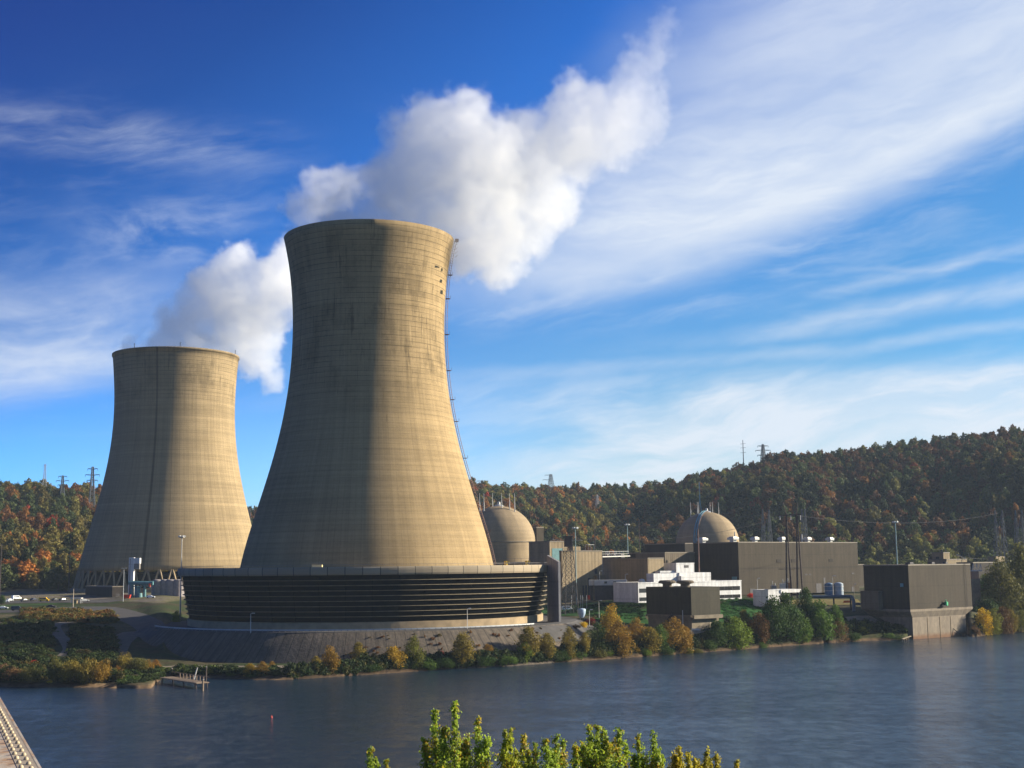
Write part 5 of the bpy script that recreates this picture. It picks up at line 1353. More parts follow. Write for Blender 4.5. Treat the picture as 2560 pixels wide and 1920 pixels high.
# dead trunk leaning from the water by the pump house
dp = at_z(2398, 1590, 0.2); dd = thing("driftwood_snag", (dp.x, dp.y, 0), "bare leaning snag and rubble at the pump house's right foot", "snag")
b2 = MB(); b2.path([dp+Vector((2.5, 0, -.3)), dp+Vector((-.5, .5, 1.6)), dp+Vector((-3.2, .8, 4.2))], .16, 6); b2.build("snag_trunk", M_BARK, dd)
b2 = MB()
for k in range(12): b2.box(dp+Vector((2+k*.5, g.uniform(-1, 1), g.uniform(0, .6))), (g.uniform(.5, 1.3), g.uniform(.5, 1.2), g.uniform(.4, .9)), g.uniform(0, 3))
b2.build("rubble", M_SOIL, dd)
# ------------------------------------------------------------------ lamp posts and masts
M_GALV = flat("galvanised_steel", (.42, .43, .44), .5, .3, .1, 1)
M_LAMPH = flat("lamp_housing", (.50, .50, .50), .4, .1, .08, 1)
M_MASTG = flat("grey_green_mast", (.22, .32, .33), .5, .2, .1, 1)
M_WOOD = flat("creosoted_wood", (.075, .055, .05), .9, 0, .25, 1)
M_PYL = flat("pylon_steel", (.085, .095, .11), .6, .2, .1, 1)
M_PYLW = flat("pylon_pale_steel", (.28, .29, .31), .5, .2, .1, 1)
def pole(name, label, px, pyt, pyb, Y, r, heads, mat=M_GALV, group=None, zb=None, cat="lamp post", arm=1.2):
    a = at(px, pyt, Y); b_ = at(px, pyb, Y); z0 = zb if zb is not None else surf_z(a.x, a.y)
    th_ = thing(name, (a.x, a.y, z0), label, cat, group)
    MB().tube((a.x, a.y, z0-.3), (a.x, a.y, a.z), r*1.25, r*.75, 8).build("pole", mat, th_)
    if heads == 'mast':
        MB().lathe([(1.1, -.9), (1.15, -.7), (1.1, -.5)], a, 16).build("lamp_ring", mat, th_)
        for k in range(5):
            t_ = 2*PI*k/5+.3; q = Vector((a.x+1.15*math.cos(t_), a.y+1.15*math.sin(t_), a.z-.35))
            MB().box(q, (.85, .85, .75), t_).build("floodlight", M_LAMPH, th_, bevel=.1)
    elif heads:
        for k in range(heads):
            s_ = (-1, 1)[k] if heads == 2 else 1
            b2 = MB(); b2.bar((a.x, a.y, a.z), (a.x+s_*arm*.6, a.y, a.z+.12), .1); b2.box((a.x+s_*arm*.75, a.y, a.z+.12), (arm*.75, .45, .28)); b2.build("lamp_head", M_LAMPH, th_, bevel=.05)
    return th_
pole("floodlight_mast", "tall floodlight mast with white lamps in front of the far cooling tower", 455, 1339, 1440, 560, .24, 'mast', M_PALE, "floodlight masts", cat="floodlight mast")
pole("floodlight_mast", "floodlight mast directly behind the lattice guard tower", 1438, 1318, 1420, 640, .26, 'mast', M_MASTG, "floodlight masts", cat="floodlight mast")
pole("floodlight_mast", "blue-green floodlight mast midway between the guard tower and the right dome", 1568, 1310, 1380, 780, .3, 'mast', M_MASTG, "floodlight masts", cat="floodlight mast")
pole("floodlight_mast", "blue-green floodlight mast rising behind the pump house roof", 2238, 1303, 1408, 700, .34, 'mast', M_MASTG, "floodlight masts", cat="floodlight mast")
pole("lamp_post", "twin-headed lamp post left of the white riser at the far tower's foot", 310, 1421, 1498, 690, .16, 2)
pole("lamp_post", "slim lamp post before the left half of the black louver wall", 627, 1534, 1584, TY-78, .12, 1, zb=12)
pole("lamp_post", "slim pale lamp post before the right half of the black louver wall", 1168, 1522, 1571, TY-69, .12, 1, M_PALE, zb=12)
pole("lamp_post", "pale lamp post standing alone in front of the turbine hall", 2081, 1440, 1485, 640, .15, 1, M_PALE, arm=1.5)
pole("lamp_post", "short lamp post at the left of the white shed's roof machinery", 1893, 1446, 1472, 650, .13, 1, M_PALE)
pole("lamp_post", "small lamp post on the dark green bank right of the end wall", 1497, 1502, 1538, 566, .12, 1, M_PALE)
pole("lamp_post", "small lamp post beside the bright yellow bush", 1473, 1525, 1568, 528, .12, 1, M_PALE)
pole("lamp_post", "low lamp post in front of the small lawn tree's trailer", 1499, 1428, 1452, 640, .14, 1, M_PALE)
pole("lamp_post", "low lamp post at the right end of the white site trailer", 1563, 1436, 1452, 640, .14, 1, M_PALE)
pole("lamp_post", "lamp post between the blue tanks and the pump house", 2134, 1461, 1486, 640, .13, 1, M_STEEL)
pole("utility_pole", "pale wooden utility pole beside the access road on the left", 184, 1472, 1528, 655, .2, 0, flat("pale_wood", (.40, .33, .25), .9), cat="pole")
pole("utility_pole", "dark wooden pole at the foot of the far tower's left side", 177, 1322, 1440, 830, .3, 0, M_WOOD, cat="pole")
pole("utility_pole", "dark wooden pole at the photo's far left edge by the parking lot", 4, 1360, 1492, 720, .28, 0, M_WOOD, cat="pole")
pole("utility_pole", "thin dark pole on the hill foot right of the lattice guard tower", 1486, 1310, 1365, 900, .3, 0, M_WOOD, cat="pole")
pole("utility_pole", "thin dark pole rising beside the dark block left of the right dome", 1597, 1300, 1378, 880, .3, 0, M_WOOD, cat="pole")
pole("utility_pole", "small dark pole on the roofline right of the slanted panel", 2422, 1384, 1415, 760, .2, 0, M_WOOD, cat="pole")

# ------------------------------------------------------------------ lattice pylons
def lattice(mb, base, z0, z1, w0, w1, n, t, yaw=.5):
    def corner(f, k):
        w = (w0+(w1-w0)*f)/2; a = yaw+PI/4+k*PI/2
        return Vector((base.x+w*1.414*math.cos(a), base.y+w*1.414*math.sin(a), z0+(z1-z0)*f))
    fs = [1-(1-i/n)**1.15 for i in range(n+1)]
    for k in range(4): mb.bar(corner(0, k), corner(1, k), t*1.3)
    for i in range(n):
        for k in range(4):
            mb.bar(corner(fs[i], k), corner(fs[i+1], (k+1) % 4), t*.7); mb.bar(corner(fs[i], (k+1) % 4), corner(fs[i+1], k), t*.7); mb.bar(corner(fs[i+1], k), corner(fs[i+1], (k+1) % 4), t*.7)
def pylon(label, px, pyt, Y, wtop, wbase, arms, mat=M_PYL, t=.28, n=9, yaw=.5, below=None, group="lattice power pylons", one_side=False):
    p = at(px, pyt, Y); z0 = surf_z(p.x, p.y) if below is None else below
    th_ = thing("power_pylon", (p.x, p.y, z0), label, "pylon", group)
    b2 = MB(); zw = z0+(p.z-z0)*.55
    lattice(b2, p, z0, zw, wbase, wtop*1.15, max(3, n//2), t, yaw); lattice(b2, p, zw, p.z, wtop*1.15, wtop*.45, n, t, yaw)
    b2.build("lattice_mast", mat, th_)
    for dz, L in arms:
        b2 = MB(); z = p.z-dz
        for s_ in ((-1,) if one_side else (-1, 1)):
            e = Vector((p.x+s_*L, p.y, z+.3))
            b2.bar(Vector((p.x, p.y, z+.9)), e, t); b2.bar(Vector((p.x, p.y, z-.6)), e, t); b2.bar(Vector((p.x+s_*L*.5, p.y, z+.6)), Vector((p.x+s_*L*.5, p.y, z-.2)), t*.7); b2.bar(e, e-Vector((0, 0, 1.8)), t*.8)
        b2.build("crossarm", mat, th_)
    return th_
pylon("slender pale pylon on the left ridge, nearest the photo's left edge", 113, 1160, 1300, 2.2, 7.0, [(1.5, 1.6)], M_PYLW, .14)
pylon("pylon with three short crossarms on the left ridge, middle of three", 157, 1189, 1250, 2.6, 6.5, [(1.0, 4.0), (5.0, 6.0), (9.0, 4.5)], M_PYL, .3)
pylon("tallest pylon on the left ridge, right beside the far cooling tower", 232, 1167, 1200, 3.0, 6.5, [(2.0, 4.5), (7.5, 6.5), (12.5, 5.0)], M_PYL, .34)
pylon("pylon seen in the gap between the two cooling towers", 623, 1272, 1150, 2.6, 6.0, [(2.0, 4.0), (6.5, 5.0)], M_PYL, .28)
pylon("pylon top just right of the near cooling tower, above the left dome", 1205, 1202, 1620, 4.0, 8.0, [(.5, 7.5), (5.0, 6.0)], M_PYL, .34, yaw=.2)
pylon("heavy dark pylon with one-sided arms on the middle ridge", 1377, 1186, 1560, 5.0, 6.5, [(1.0, 7.0), (6.5, 9.5), (15.5, 8.0)], M_DKSTEEL, .24, 8, one_side=True)
pylon("pale narrow pylon on the wooded slope between the domes", 1493, 1237, 1350, 3.0, 7.0, [(2.0, 2.6), (7.0, 3.4), (12.0, 2.8)], M_PYLW, .17, 8)
pylon("small distant pylon tip on the ridge left of the tall steel pole", 1772, 1179, 1540, 2.0, 4.0, [(1.5, 2.4), (4.5, 2.4)], M_PYL, .28)
pylon("pylon with three crossarms on the right ridge beside the tall steel pole", 1907, 1111, 1500, 3.6, 7.0, [(2.0, 6.0), (7.0, 8.5), (12.5, 6.5)], M_PYL, .4)
p = at(1857, 1100, 1480); z0 = surf_z(p.x, p.y)
mp_ = thing("transmission_pole", (p.x, p.y, z0), "tall single steel transmission pole on the ridge above the right dome", "pole")
MB().tube((p.x, p.y, z0), p, .75, .35, 8).build("pole", M_PYL, mp_)
for dz in (4.5, 9, 14.5):
    MB().bar((p.x-3.2, p.y, p.z-dz), (p.x+3.0, p.y, p.z-dz+.5), .32).build("crossarm", M_PYL, mp_)
def aframe(label, pxl, pxr, pyt, Y, zb, t=.3, mat=M_PYL, spread=5.5):
    a, b_ = at(pxl, pyt, Y), at(pxr, pyt, Y); m_ = (a+b_)/2
    th_ = thing("gantry_tower", (m_.x, m_.y, zb), label, "pylon", "A-frame gantry towers behind the plant")
    for q in (a, b_):
        b2 = MB(); lattice(b2, q, zb, q.z, spread, .5, 8, t*.62, .3); b2.build("lattice_leg", mat, th_)
    b2 = MB(); h = (a.z-zb)*.36
    b2.bar(a-Vector((0, 0, h)), b_-Vector((0, 0, .5)), t); b2.bar(a-Vector((0, 0, h*.9)), b_-Vector((0, 0, h*1.05)), t*.9); b2.build("crossbeam", mat, th_)
aframe("pair of A-frame gantry legs behind the turbine hall, left of the wooden pylon", 1906, 1922, 1274, 960, 18)
aframe("A-frame gantry behind the turbine hall, right of the wooden pylon", 2004, 2012, 1272, 985, 18, spread=4.5)
aframe("A-frame gantry pair on the right, nearest behind the pump house roof block", 2487, 2505, 1276, 900, 16, .3)
aframe("A-frame gantry pair at the photo's right edge", 2538, 2554, 1276, 920, 16, .3)
Yb = 1010; p = at(1748, 1205, Yb); zb = 18.0
bp = thing("power_pylon", (p.x, p.y, zb), "slender blue A-frame pylon rising behind the right dome", "pylon", "lattice power pylons")
for s_ in (-1, 1):
    MB().bar((p.x+s_*6.0, p.y, zb), (p.x+s_*.25, p.y, p.z-14), .42).build("leg", M_BLUEG, bp)
    MB().bar((p.x+s_*.25, p.y, p.z-14), (p.x+s_*.25, p.y, p.z), .30).build("mast", M_BLUEG, bp)
for dz in (16, 22, 30, 40, 52):
    w = .25+5.75*(dz-14)/(p.z-14-zb); MB().bar((p.x-w, p.y, p.z-dz), (p.x+w, p.y, p.z-dz), .2).build("crossbar", M_BLUEG, bp)
# wooden H-frame pylon in front of the turbine hall
Yh = 640
hf = thing("wooden_pylon", at(1980, 1480, Yh)*1.0, "large four-legged wooden H-frame pylon standing before the turbine hall", "pylon")
zb = 16.5
tl, tr_ = at(1957, 1257, Yh), at(1996, 1257, Yh)
for lab, top, foot in (("leg", (1965, 1283), 1966), ("leg", (1966, 1290), 1979), ("leg", (1991, 1283), 1993), ("leg", (1993, 1290), 2007)):
    q = at(top[0], top[1], Yh); f = at(foot, 1478, Yh); MB().tube((f.x, f.y, zb), q, .46, .30, 8).build("leg", M_WOOD, hf)
for (px0, px1, y1) in ((1957, 1965, 1285), (1994, 1991, 1285)):
    q, w = at(px0, 1256, Yh), at(px1, y1, Yh); MB().tube(w, q, .28, .18, 6).build("pole_top", M_WOOD, hf)
b2 = MB(); b2.bar(at(1938, 1289, Yh), at(2004, 1286, Yh), .45); b2.build("crossarm", M_WOOD, hf)
b2 = MB(); b2.bar(at(1946, 1423, Yh), at(2002, 1422, Yh), .25); b2.build("lower_brace", M_WOOD, hf)
for px in (1950, 1977, 2001): MB().tube(at(px, 1288, Yh), at(px, 1300, Yh), .22, .22, 6).build("insulator", M_PALE, hf)
# guard tower beside the end wall
Yg = 575
g0 = at(1424, 1490, Yg); zb = surf_z(g0.x, g0.y); zt = at(1424, 1378, Yg).z
gt_ = thing("guard_tower", (g0.x, g0.y, zb), "dark steel lattice guard tower with cabin just right of the grey end wall", "tower")
c0 = at(1421, 1378, Yg)
b2 = MB(); lattice(b2, Vector((c0.x, c0.y, 0)), zb, zt, 6.2, 3.3, 7, .17, .35); b2.build("lattice_frame", M_DKSTEEL, gt_)
zc = at(1421, 1340, Yg).z
b2 = MB(); b2.box((c0.x, c0.y, (zt+zc)/2+1.0), (3.5, 3.5, (zc-zt)*.72)); b2.box((c0.x, c0.y, zt+.1), (5.0, 5.0, .25)); b2.build("cabin", M_DKSTEEL, gt_, bevel=.1)
b2 = MB(); b2.box((c0.x, c0.y, zc-.3), (4.6, 4.6, .4)); b2.build("cabin_roof", M_DKSTEEL, gt_, bevel=.1)
b2 = MB(); b2.bar((c0.x-6.4, c0.y, zc-1.6), (c0.x+6.2, c0.y, zc-1.9), .18); b2.bar((c0.x-6.4, c0.y, zc-1.6), (c0.x-6.4, c0.y, zc-1.1), .6, .3); b2.bar((c0.x-2.6, c0.y, zc-2.5), (c0.x-2.6, c0.y, zc-9), .2); b2.build("antenna_arm", M_PALE, gt_)
rl2 = MB()
for k in range(9):
    q = Vector((c0.x-2.5+5*k/8, c0.y-2.5, zt)); rl2.bar(q, q+Vector((0, 0, 1.1)), .07)
rl2.bar((c0.x-2.5, c0.y-2.5, zt+1.1), (c0.x+2.5, c0.y-2.5, zt+1.1), .07); rl2.build("railing", M_STEEL, gt_)
# blue water cart and stack by the service road
c = at(1454, 1534, 545); z = surf_z(c.x, c.y)
bt = thing("hopper_tank", (c.x, c.y, z), "pale blue conical hopper tank beside the service road, near the end wall", "tank")
MB().lathe([(.9, 1.0), (1.55, 2.6), (1.75, 4.2), (1.5, 4.6), (.05, 4.8)], (c.x, c.y, z), 18).build("hopper", flat("pale_blue_paint", (.36, .46, .58), .5), bt, smooth=True)
for k in range(3): MB().bar((c.x+1.2*math.cos(k*2.1), c.y+1.2*math.sin(k*2.1), z-.2), (c.x+1.0*math.cos(k*2.1), c.y+1.0*math.sin(k*2.1), z+2.4), .16).build("leg", M_STEEL, bt)
# white fence posts on green bank
for k, px in enumerate((1429, 1443, 1452, 1457, 1467)):
    q = on_ground(px, 1525); fp = thing("net_post", (q.x, q.y, q.z), "thin grey steel post on the dark green bank right of the end wall", "post", "thin steel posts on the dark green bank")
    MB().tube((q.x, q.y, q.z-.3), (q.x, q.y, at(px, 1488, q.y).z), .10, .08, 6).build("post_shaft", M_GALV, fp); MB().box((q.x, q.y, q.z+.1), (.6, .6, .3)).build("post_footing", M_CONC, fp)

# ------------------------------------------------------------------ at the far tower's foot
def pbox(px0, px1, py0, py1, Y, dep, zb=None):
    a, b_ = at(px0, py0, Y), at(px1, py1, Y); return Vector(((a.x+b_.x)/2, Y+dep/2, 0)), (b_.x-a.x, dep), a.z, (zb if zb is not None else surf_z((a.x+b_.x)/2, Y+dep/2)-.2)
Yr = 742
c, d, zt, zb = pbox(322, 333, 1394, 1454, Yr, 3)
rs = thing("white_riser", (c.x, c.y, zb), "tall white duct riser with a box head at the far cooling tower's foot", "riser")
MB().box((c.x, c.y, (zt+zb)/2), (d[0], 2.6, zt-zb)).build("riser_duct", M_WHITE, rs, bevel=.1)
MB().box((c.x-d[0]*.22, c.y-1.35, (zt+zb)/2), (.3, .12, zt-zb-1)).build("corner_rib", M_RUST, rs)
c2, d2, zt2, zb2_ = pbox(334, 349, 1395, 1409, Yr, 3); zb2_ = at(340, 1409, Yr).z
MB().box((c2.x, c2.y, (zt2+zb2_)/2), (d2[0], 2.8, zt2-zb2_)).build("box_head", M_WHITE, rs, bevel=.1)
zl = at(340, 1423, Yr).z; MB().box((c2.x, c2.y, (zb2_+zl)/2), (d2[0]*.9, 2.4, zb2_-zl)).build("grey_hopper", M_STEEL, rs, bevel=.1)
c, d, zt, zb = pbox(214, 281, 1467, 1502, 735, 16)
ph_ = block("valve_house", "long dark low building left of the white riser, one end lit", "building", 281, 735, 214, 309, 1466, surf_z(c.x, c.y)-.5, M_DKBROWN, roof=M_PALE)
panel(ph_, 'r', 2, 4.2, ph_['z0'], ph_['zt']-4, M_DKSTEEL, "door")
tp = thing("teal_pump_set", at(348, 1497, 722)*1.0, "teal pumps and pipes between the white riser and the grey tanks", "pumps")
zg = surf_z(at(348, 1497, 722).x, 722)
for k, (px, w_, yt) in enumerate(((330, 2.4, 1462), (344, 3.2, 1466), (362, 1.6, 1464))):
    q = at(px, yt, 722); b2 = MB(); b2.tube((q.x, q.y, zg-.2), (q.x, q.y, q.z), w_*.55, w_*.45, 12); b2.lathe([(w_*.75, -.2), (w_*.75, .25), (w_*.45, .3)], q, 14); b2.build("pump_body", M_TEAL, tp)
q0, q1 = at(322, 1457, 722), at(383, 1458, 722); b2 = MB(); b2.tube(q0, q1, 1.1, 1.1, 10); b2.tube(at(352, 1458, 722), at(376, 1466, 722), .9, .7, 10); b2.build("header_pipe", M_TEAL, tp)
b2 = MB(); q = at(349, 1492, 721); b2.tube((q.x, q.y, zg-.2), (q.x, q.y, zg+2.2), 1.6, 1.3, 14); b2.build("motor_base", M_TEAL, tp)
q = at(374, 1463, 721); b2 = MB(); b2.box(q, (.9, .9, 1.8)); b2.build("red_actuator", M_RED, tp)
for k, (px, r_) in enumerate(((393, 3.0), (411, 2.6), (427, 3.4), (446, 3.6))):
    q = at(px, 1452, 735); zg = surf_z(q.x, q.y)-.2
    tk = thing("grey_tank", (q.x, q.y, zg), "upright grey tank in the row left of the louver ring, %s" % ("nearest the teal pumps", "second from the teal pumps", "third from the teal pumps", "closest to the louver ring")[k], "tank", "row of grey tanks")
    MB().lathe([(r_, 0), (r_, q.z-zg)], (q.x, q.y, zg), 24).build("tank_shell", M_GREYT if k else flat("grey_tank_paint", (.24, .21, .21), .6), tk, smooth=True) if k else None
    if k == 0:
        M_GREYT = flat("grey_tank_paint", (.24, .21, .21), .6); MB().lathe([(r_, 0), (r_, q.z-zg)], (q.x, q.y, zg), 24).build("tank_shell", M_GREYT, tk, smooth=True)
    MB().lathe([(r_, q.z-zg), (r_+.15, q.z-zg+.1), (r_*.5, q.z-zg+.7), (.03, q.z-zg+.9)], (q.x, q.y, zg), 24).build("tank_roof", M_GREYT, tk, smooth=True)
q = at(317, 1493, 715); zg = surf_z(q.x, q.y)
sk = thing("red_skip", (q.x, q.y, zg), "bright red skip in front of the dark low building's lit end", "skip")
b2 = MB(); b2.add([(q.x-1.6, q.y-.9, zg+.2), (q.x+1.6, q.y-.9, zg+.2), (q.x+1.6, q.y+.9, zg+.2), (q.x-1.6, q.y+.9, zg+.2), (q.x-2.1, q.y-1.1, zg+2.0), (q.x+2.1, q.y-1.1, zg+2.0), (q.x+2.1, q.y+1.1, zg+2.0), (q.x-2.1, q.y+1.1, zg+2.0)], [(0,3,2,1),(0,1,5,4),(1,2,6,5),(2,3,7,6),(3,0,4,7)]); b2.build("skip_body", M_RED, sk)
b2 = MB()
for s_ in (-1, 1): b2.bar((q.x+s_*1.2, q.y-.9, zg), (q.x+s_*1.2, q.y+.9, zg), .3)
b2.bar((q.x-2.1, q.y-1.15, zg+2.0), (q.x+2.1, q.y-1.15, zg+2.0), .18); b2.build("skip_rim", M_RED, sk)
# gatehouse canopy
q = at(192, 1491, 690); zg = surf_z(q.x, q.y)
gh = thing("gate_canopy", (q.x, q.y, zg), "small flat-roofed gate canopy by the parking lot", "shelter")
MB().box((q.x, q.y, zg+2.6), (5.6, 3.4, .5)).build("canopy_roof", M_PALE, gh, bevel=.08)
for s_ in (-1, 1):
    for v in (-1, 1): MB().box((q.x+s_*2.3, q.y+v*1.2, zg+1.15), (.25, .25, 2.4)).build("canopy_post", M_PALE, gh)
MB().box((q.x-.6, q.y, zg+.9), (1.8, 1.6, 2.0)).build("booth", M_TANW, gh, bevel=.05)

# ------------------------------------------------------------------ vehicles
M_GLASS = flat("car_glass", (.02, .022, .025), .1, 0, .1, 1, .6); M_TYRE = flat("tyre_rubber", (.02, .02, .02), .9)
_carm = {}
def car(label, px, py, Y, col, kind='car', rz=0.0, cat="car", group="parked vehicles"):
    q = at(px, py, Y); zg = surf_z(q.x, q.y)+.22; q = Vector((q.x, q.y, zg))
    th_ = thing("parked_%s" % kind, q, label, cat, group)
    if col not in _carm: _carm[col] = flat("car_paint", col, .3, 0, .03, 1, .5)
    L, W, H = (4.5, 1.8, 1.45) if kind == 'car' else (5.2, 2.0, 2.15)
    if kind == 'car': side = [(-2.25, .35), (2.25, .35), (2.25, .75), (2.05, .88), (1.05, .95), (.45, 1.42), (-1.0, 1.45), (-1.75, .98), (-2.2, .92), (-2.25, .6)]
    else: side = [(-2.6, .35), (2.6, .35), (2.6, .95), (2.45, 1.1), (1.75, 1.25), (1.25, 2.05), (1.0, 2.15), (-2.5, 2.15), (-2.6, 1.9)]
    n = len(side); vs = []
    for s_ in (-1, 1):
        for x, z in side: vs.append((x, s_*W/2*(1 if z < 1.0 else .86), z))
    cs, sn = math.cos(rz), math.sin(rz); T = lambda v: (q.x+v[0]*cs-v[1]*sn, q.y+v[0]*sn+v[1]*cs, q.z+v[2])
    b2 = MB(); b2.add([T(v) for v in vs], [tuple(range(n)), tuple(range(2*n-1, n-1, -1))]+[(i, n+i, n+(i+1) % n, (i+1) % n) for i in range(n)]); b2.build("body", _carm[col], th_, bevel=.06)
    z0, z1 = (1.0, 1.36) if kind == 'car' else (1.3, 1.9); x0, x1 = (-1.4, .62) if kind == 'car' else (-2.2, 1.2)
    for s_ in (-1, 1):
        y = s_*W/2*.90; b2 = MB(); b2.add([T(v) for v in ((x0, y*1.02, z0), (x1+.25, y*1.02, z0), (x1-.1, y*.985, z1), (x0+.3, y*.985, z1))], [(0, 1, 2, 3)]); b2.build("side_window", M_GLASS, th_)
    for x in (-L*.31, L*.31):
        for s_ in (-1, 1):
            b2 = MB(); b2.tube(T((x, s_*W/2*.80, .33)), T((x, s_*W/2*1.02, .33)), .33, .33, 14); b2.build("wheel", M_TYRE, th_)
    return th_
car("white car in the parking lot, nearest the photo's left edge", 12, 1505, 712, (.75, .76, .78), rz=.3)
car("silver car in the parking lot, right of the white one at the left edge", 24, 1500, 722, (.45, .47, .5), rz=1.2)
car("white van in the parking lot behind the silver cars", 41, 1494, 738, (.75, .75, .77), 'van', .9, cat="van")
car("dark car left of the yellow van in the parking lot", 62, 1501, 716, (.03, .03, .035), rz=1.1)
car("dark blue car just left of the yellow van", 84, 1500, 722, (.035, .04, .06), rz=1.3)
car("bright yellow van in the parking lot", 110, 1500, 712, (.75, .42, .02), 'van', .1, cat="van")
car("dark car right of the yellow van", 138, 1501, 714, (.03, .03, .03), rz=1.2)
car("black car left of the gate canopy", 158, 1501, 712, (.02, .02, .025), rz=1.0)
car("pale car standing by the gate canopy", 212, 1502, 700, (.6, .6, .58), rz=.4)
car("dark pickup-sized van on the gravel left of the bushes", 42, 1524, 640, (.03, .03, .035), 'van', .15, cat="van")
car("white car at the left edge on the gravel road", 8, 1520, 655, (.7, .7, .68), rz=.2)
car("dark car parked beside the pale wooden utility pole", 128, 1524, 652, (.05, .045, .05), rz=.1)
car("silver-white van parked beneath the lattice guard tower", 1417, 1475, 606, (.7, .73, .78), 'van', .15, cat="van")
car("white car beside the grey tanks at the louver ring's left end", 376, 1505, 700, (.72, .74, .78), rz=.1)
q = at(1473, 1464, 640); zg = 16.8
cn = thing("red_cabinet", (q.x, q.y, zg), "small red hose cabinet before the sand-coloured building", "cabinet")
MB().box((q.x, q.y, zg+1.0), (1.7, 1.0, 1.8)).build("cabinet_box", M_RED, cn, bevel=.06); MB().box((q.x, q.y, zg+2.0), (2.0, 1.3, .25)).build("cabinet_roof", M_RED, cn)
q = at(2118, 1487, 640); zg = surf_z(q.x, q.y)
cn = thing("orange_barrier", (q.x, q.y, zg), "orange-red barrier near the blue tanks, left of the pump house", "barrier")
b2 = MB(); b2.add([(q.x-2, q.y-.4, zg), (q.x+2, q.y-.4, zg), (q.x+2, q.y+.4, zg), (q.x-2, q.y+.4, zg), (q.x-1.8, q.y-.15, zg+1.1), (q.x+1.8, q.y-.15, zg+1.1), (q.x+1.8, q.y+.15, zg+1.1), (q.x-1.8, q.y+.15, zg+1.1)], [(0,3,2,1),(4,5,6,7),(0,1,5,4),(1,2,6,5),(2,3,7,6),(3,0,4,7)]); b2.build("barrier_body", flat("orange_red", (.65, .13, .03), .5), cn)
MB().box((q.x, q.y, zg+1.15), (3.4, .25, .12)).build("barrier_cap", M_PALE, cn)
# overhead pipe run from the shed to the pump house
pr = thing("overhead_pipe", at(2040, 1494, 610)*1.0, "dark blue-grey pipe run on trestles between the white shed and the pump house", "pipe")
zp = at(2040, 1494, 610).z; a_, b_ = at(2000, 1492, 610), at(2128, 1491, 606); b2 = MB(); b2.path([a_, b_, at(2134, 1502, 604), at(2135, 1532, 600)], .75, 8); b2.path([at(2134, 1509, 604), at(2166, 1510, 602)], .55, 8); b2.build("pipe_line", M_BLUEG if False else flat("pipe_blue_grey", (.10, .13, .15), .6), pr)
for px in (2084, 2126): q = at(px, 1494, 608); zg = surf_z(q.x, q.y); MB().bar((q.x, q.y, zg-.2), (q.x, q.y, q.z), .6).build("trestle", M_DKSTEEL, pr)

# ------------------------------------------------------------------ guard rail on the terrace edge
gr = thing("guard_rail", (TX, TY-83, 12), "pale steel guard rail along the top edge of the paved slope", "guard rail")
aa = np.linspace(R(205), R(322), 80); b2 = MB()
P_ = [Vector((TX+83.2*math.cos(a), TY+83.2*math.sin(a), 12.75)) for a in aa]
for i in range(79): b2.bar(P_[i], P_[i+1], .09, .42)
b2.build("rail_beam", M_GALV, gr)
for q in P_: MB().box((q.x, q.y, 12.35), (.16, .16, .8)).build("rail_post", M_STEEL, gr)

# ------------------------------------------------------------------ dock, buoys, sign
q0, q1 = at_z(415, 1692, 1.7), at_z(507, 1706, 1.7)
ax = (q1-q0); ax.z = 0; Ld = ax.length; ax.normalize(); nx = Vector((-ax.y, ax.x, 0)); rzd = math.atan2(ax.y, ax.x)
dk = thing("wooden_dock", (q0.x, q0.y, 0), "weathered wooden dock with railing on the left bank", "dock")
M_DOCK = flat("weathered_wood", (.22, .16, .11), .9, 0, .25, 1.2)
mid = (q0+q1)/2; MB().box((mid.x, mid.y, 1.55), (Ld, 4.0, .25), rzd).build("dock_deck", M_DOCK, dk)
for f in (.05, .35, .65, .97):
    for s_ in (-1.7, 1.7): w = q0+ax*(Ld*f)+nx*s_; MB().tube((w.x, w.y, -2.5), (w.x, w.y, 1.45), .2, .2, 7).build("pile", M_WOOD, dk)
for k in range(8):
    w = q0+ax*(Ld*(.22+.09*k))+nx*1.9; MB().box((w.x, w.y, 2.35), (.75, .10, 1.3), rzd).build("rail_board", flat("pale_board", (.42, .30, .20), .9) if k == 0 else bpy.data.materials["pale_board"], dk)
b2 = MB(); w0, w1 = q0+nx*1.9, q1+nx*1.9; b2.bar((w0.x, w0.y, 3.05), (w1.x, w1.y, 3.05), .14); b2.build("hand_rail", M_DOCK, dk)
for (px, py0, py1, r_, lab, mt) in ((507, 1700, 1728, .30, "short timber mooring pile at the dock's outer end", M_DOCK), (515, 1668, 1702, .26, "timber mooring pile behind the dock's right end", M_WOOD), (429, 1672, 1692, .28, "dark timber mooring pile at the dock's shore end", M_WOOD), (489, 1670, 1698, .22, "pale leaning pole on the dock", M_PALE)):
    b_ = at_z(px, py1, 0); tpz = at(px, py0, b_.y).z
    mp2 = thing("mooring_pile", (b_.x, b_.y, 0), lab, "pile", "mooring piles at the dock")
    lean = 1.0 if mt is M_PALE else 0
    MB().tube((b_.x-lean, b_.y, -2), (b_.x+lean*.4, b_.y, tpz), r_, r_*.9, 8).build("pile_shaft", mt, mp2); MB().lathe([(r_+.05, 0), (r_+.05, .15), (.02, .3)], (b_.x+lean*.4, b_.y, tpz), 8).build("pile_cap", M_STEEL, mp2)
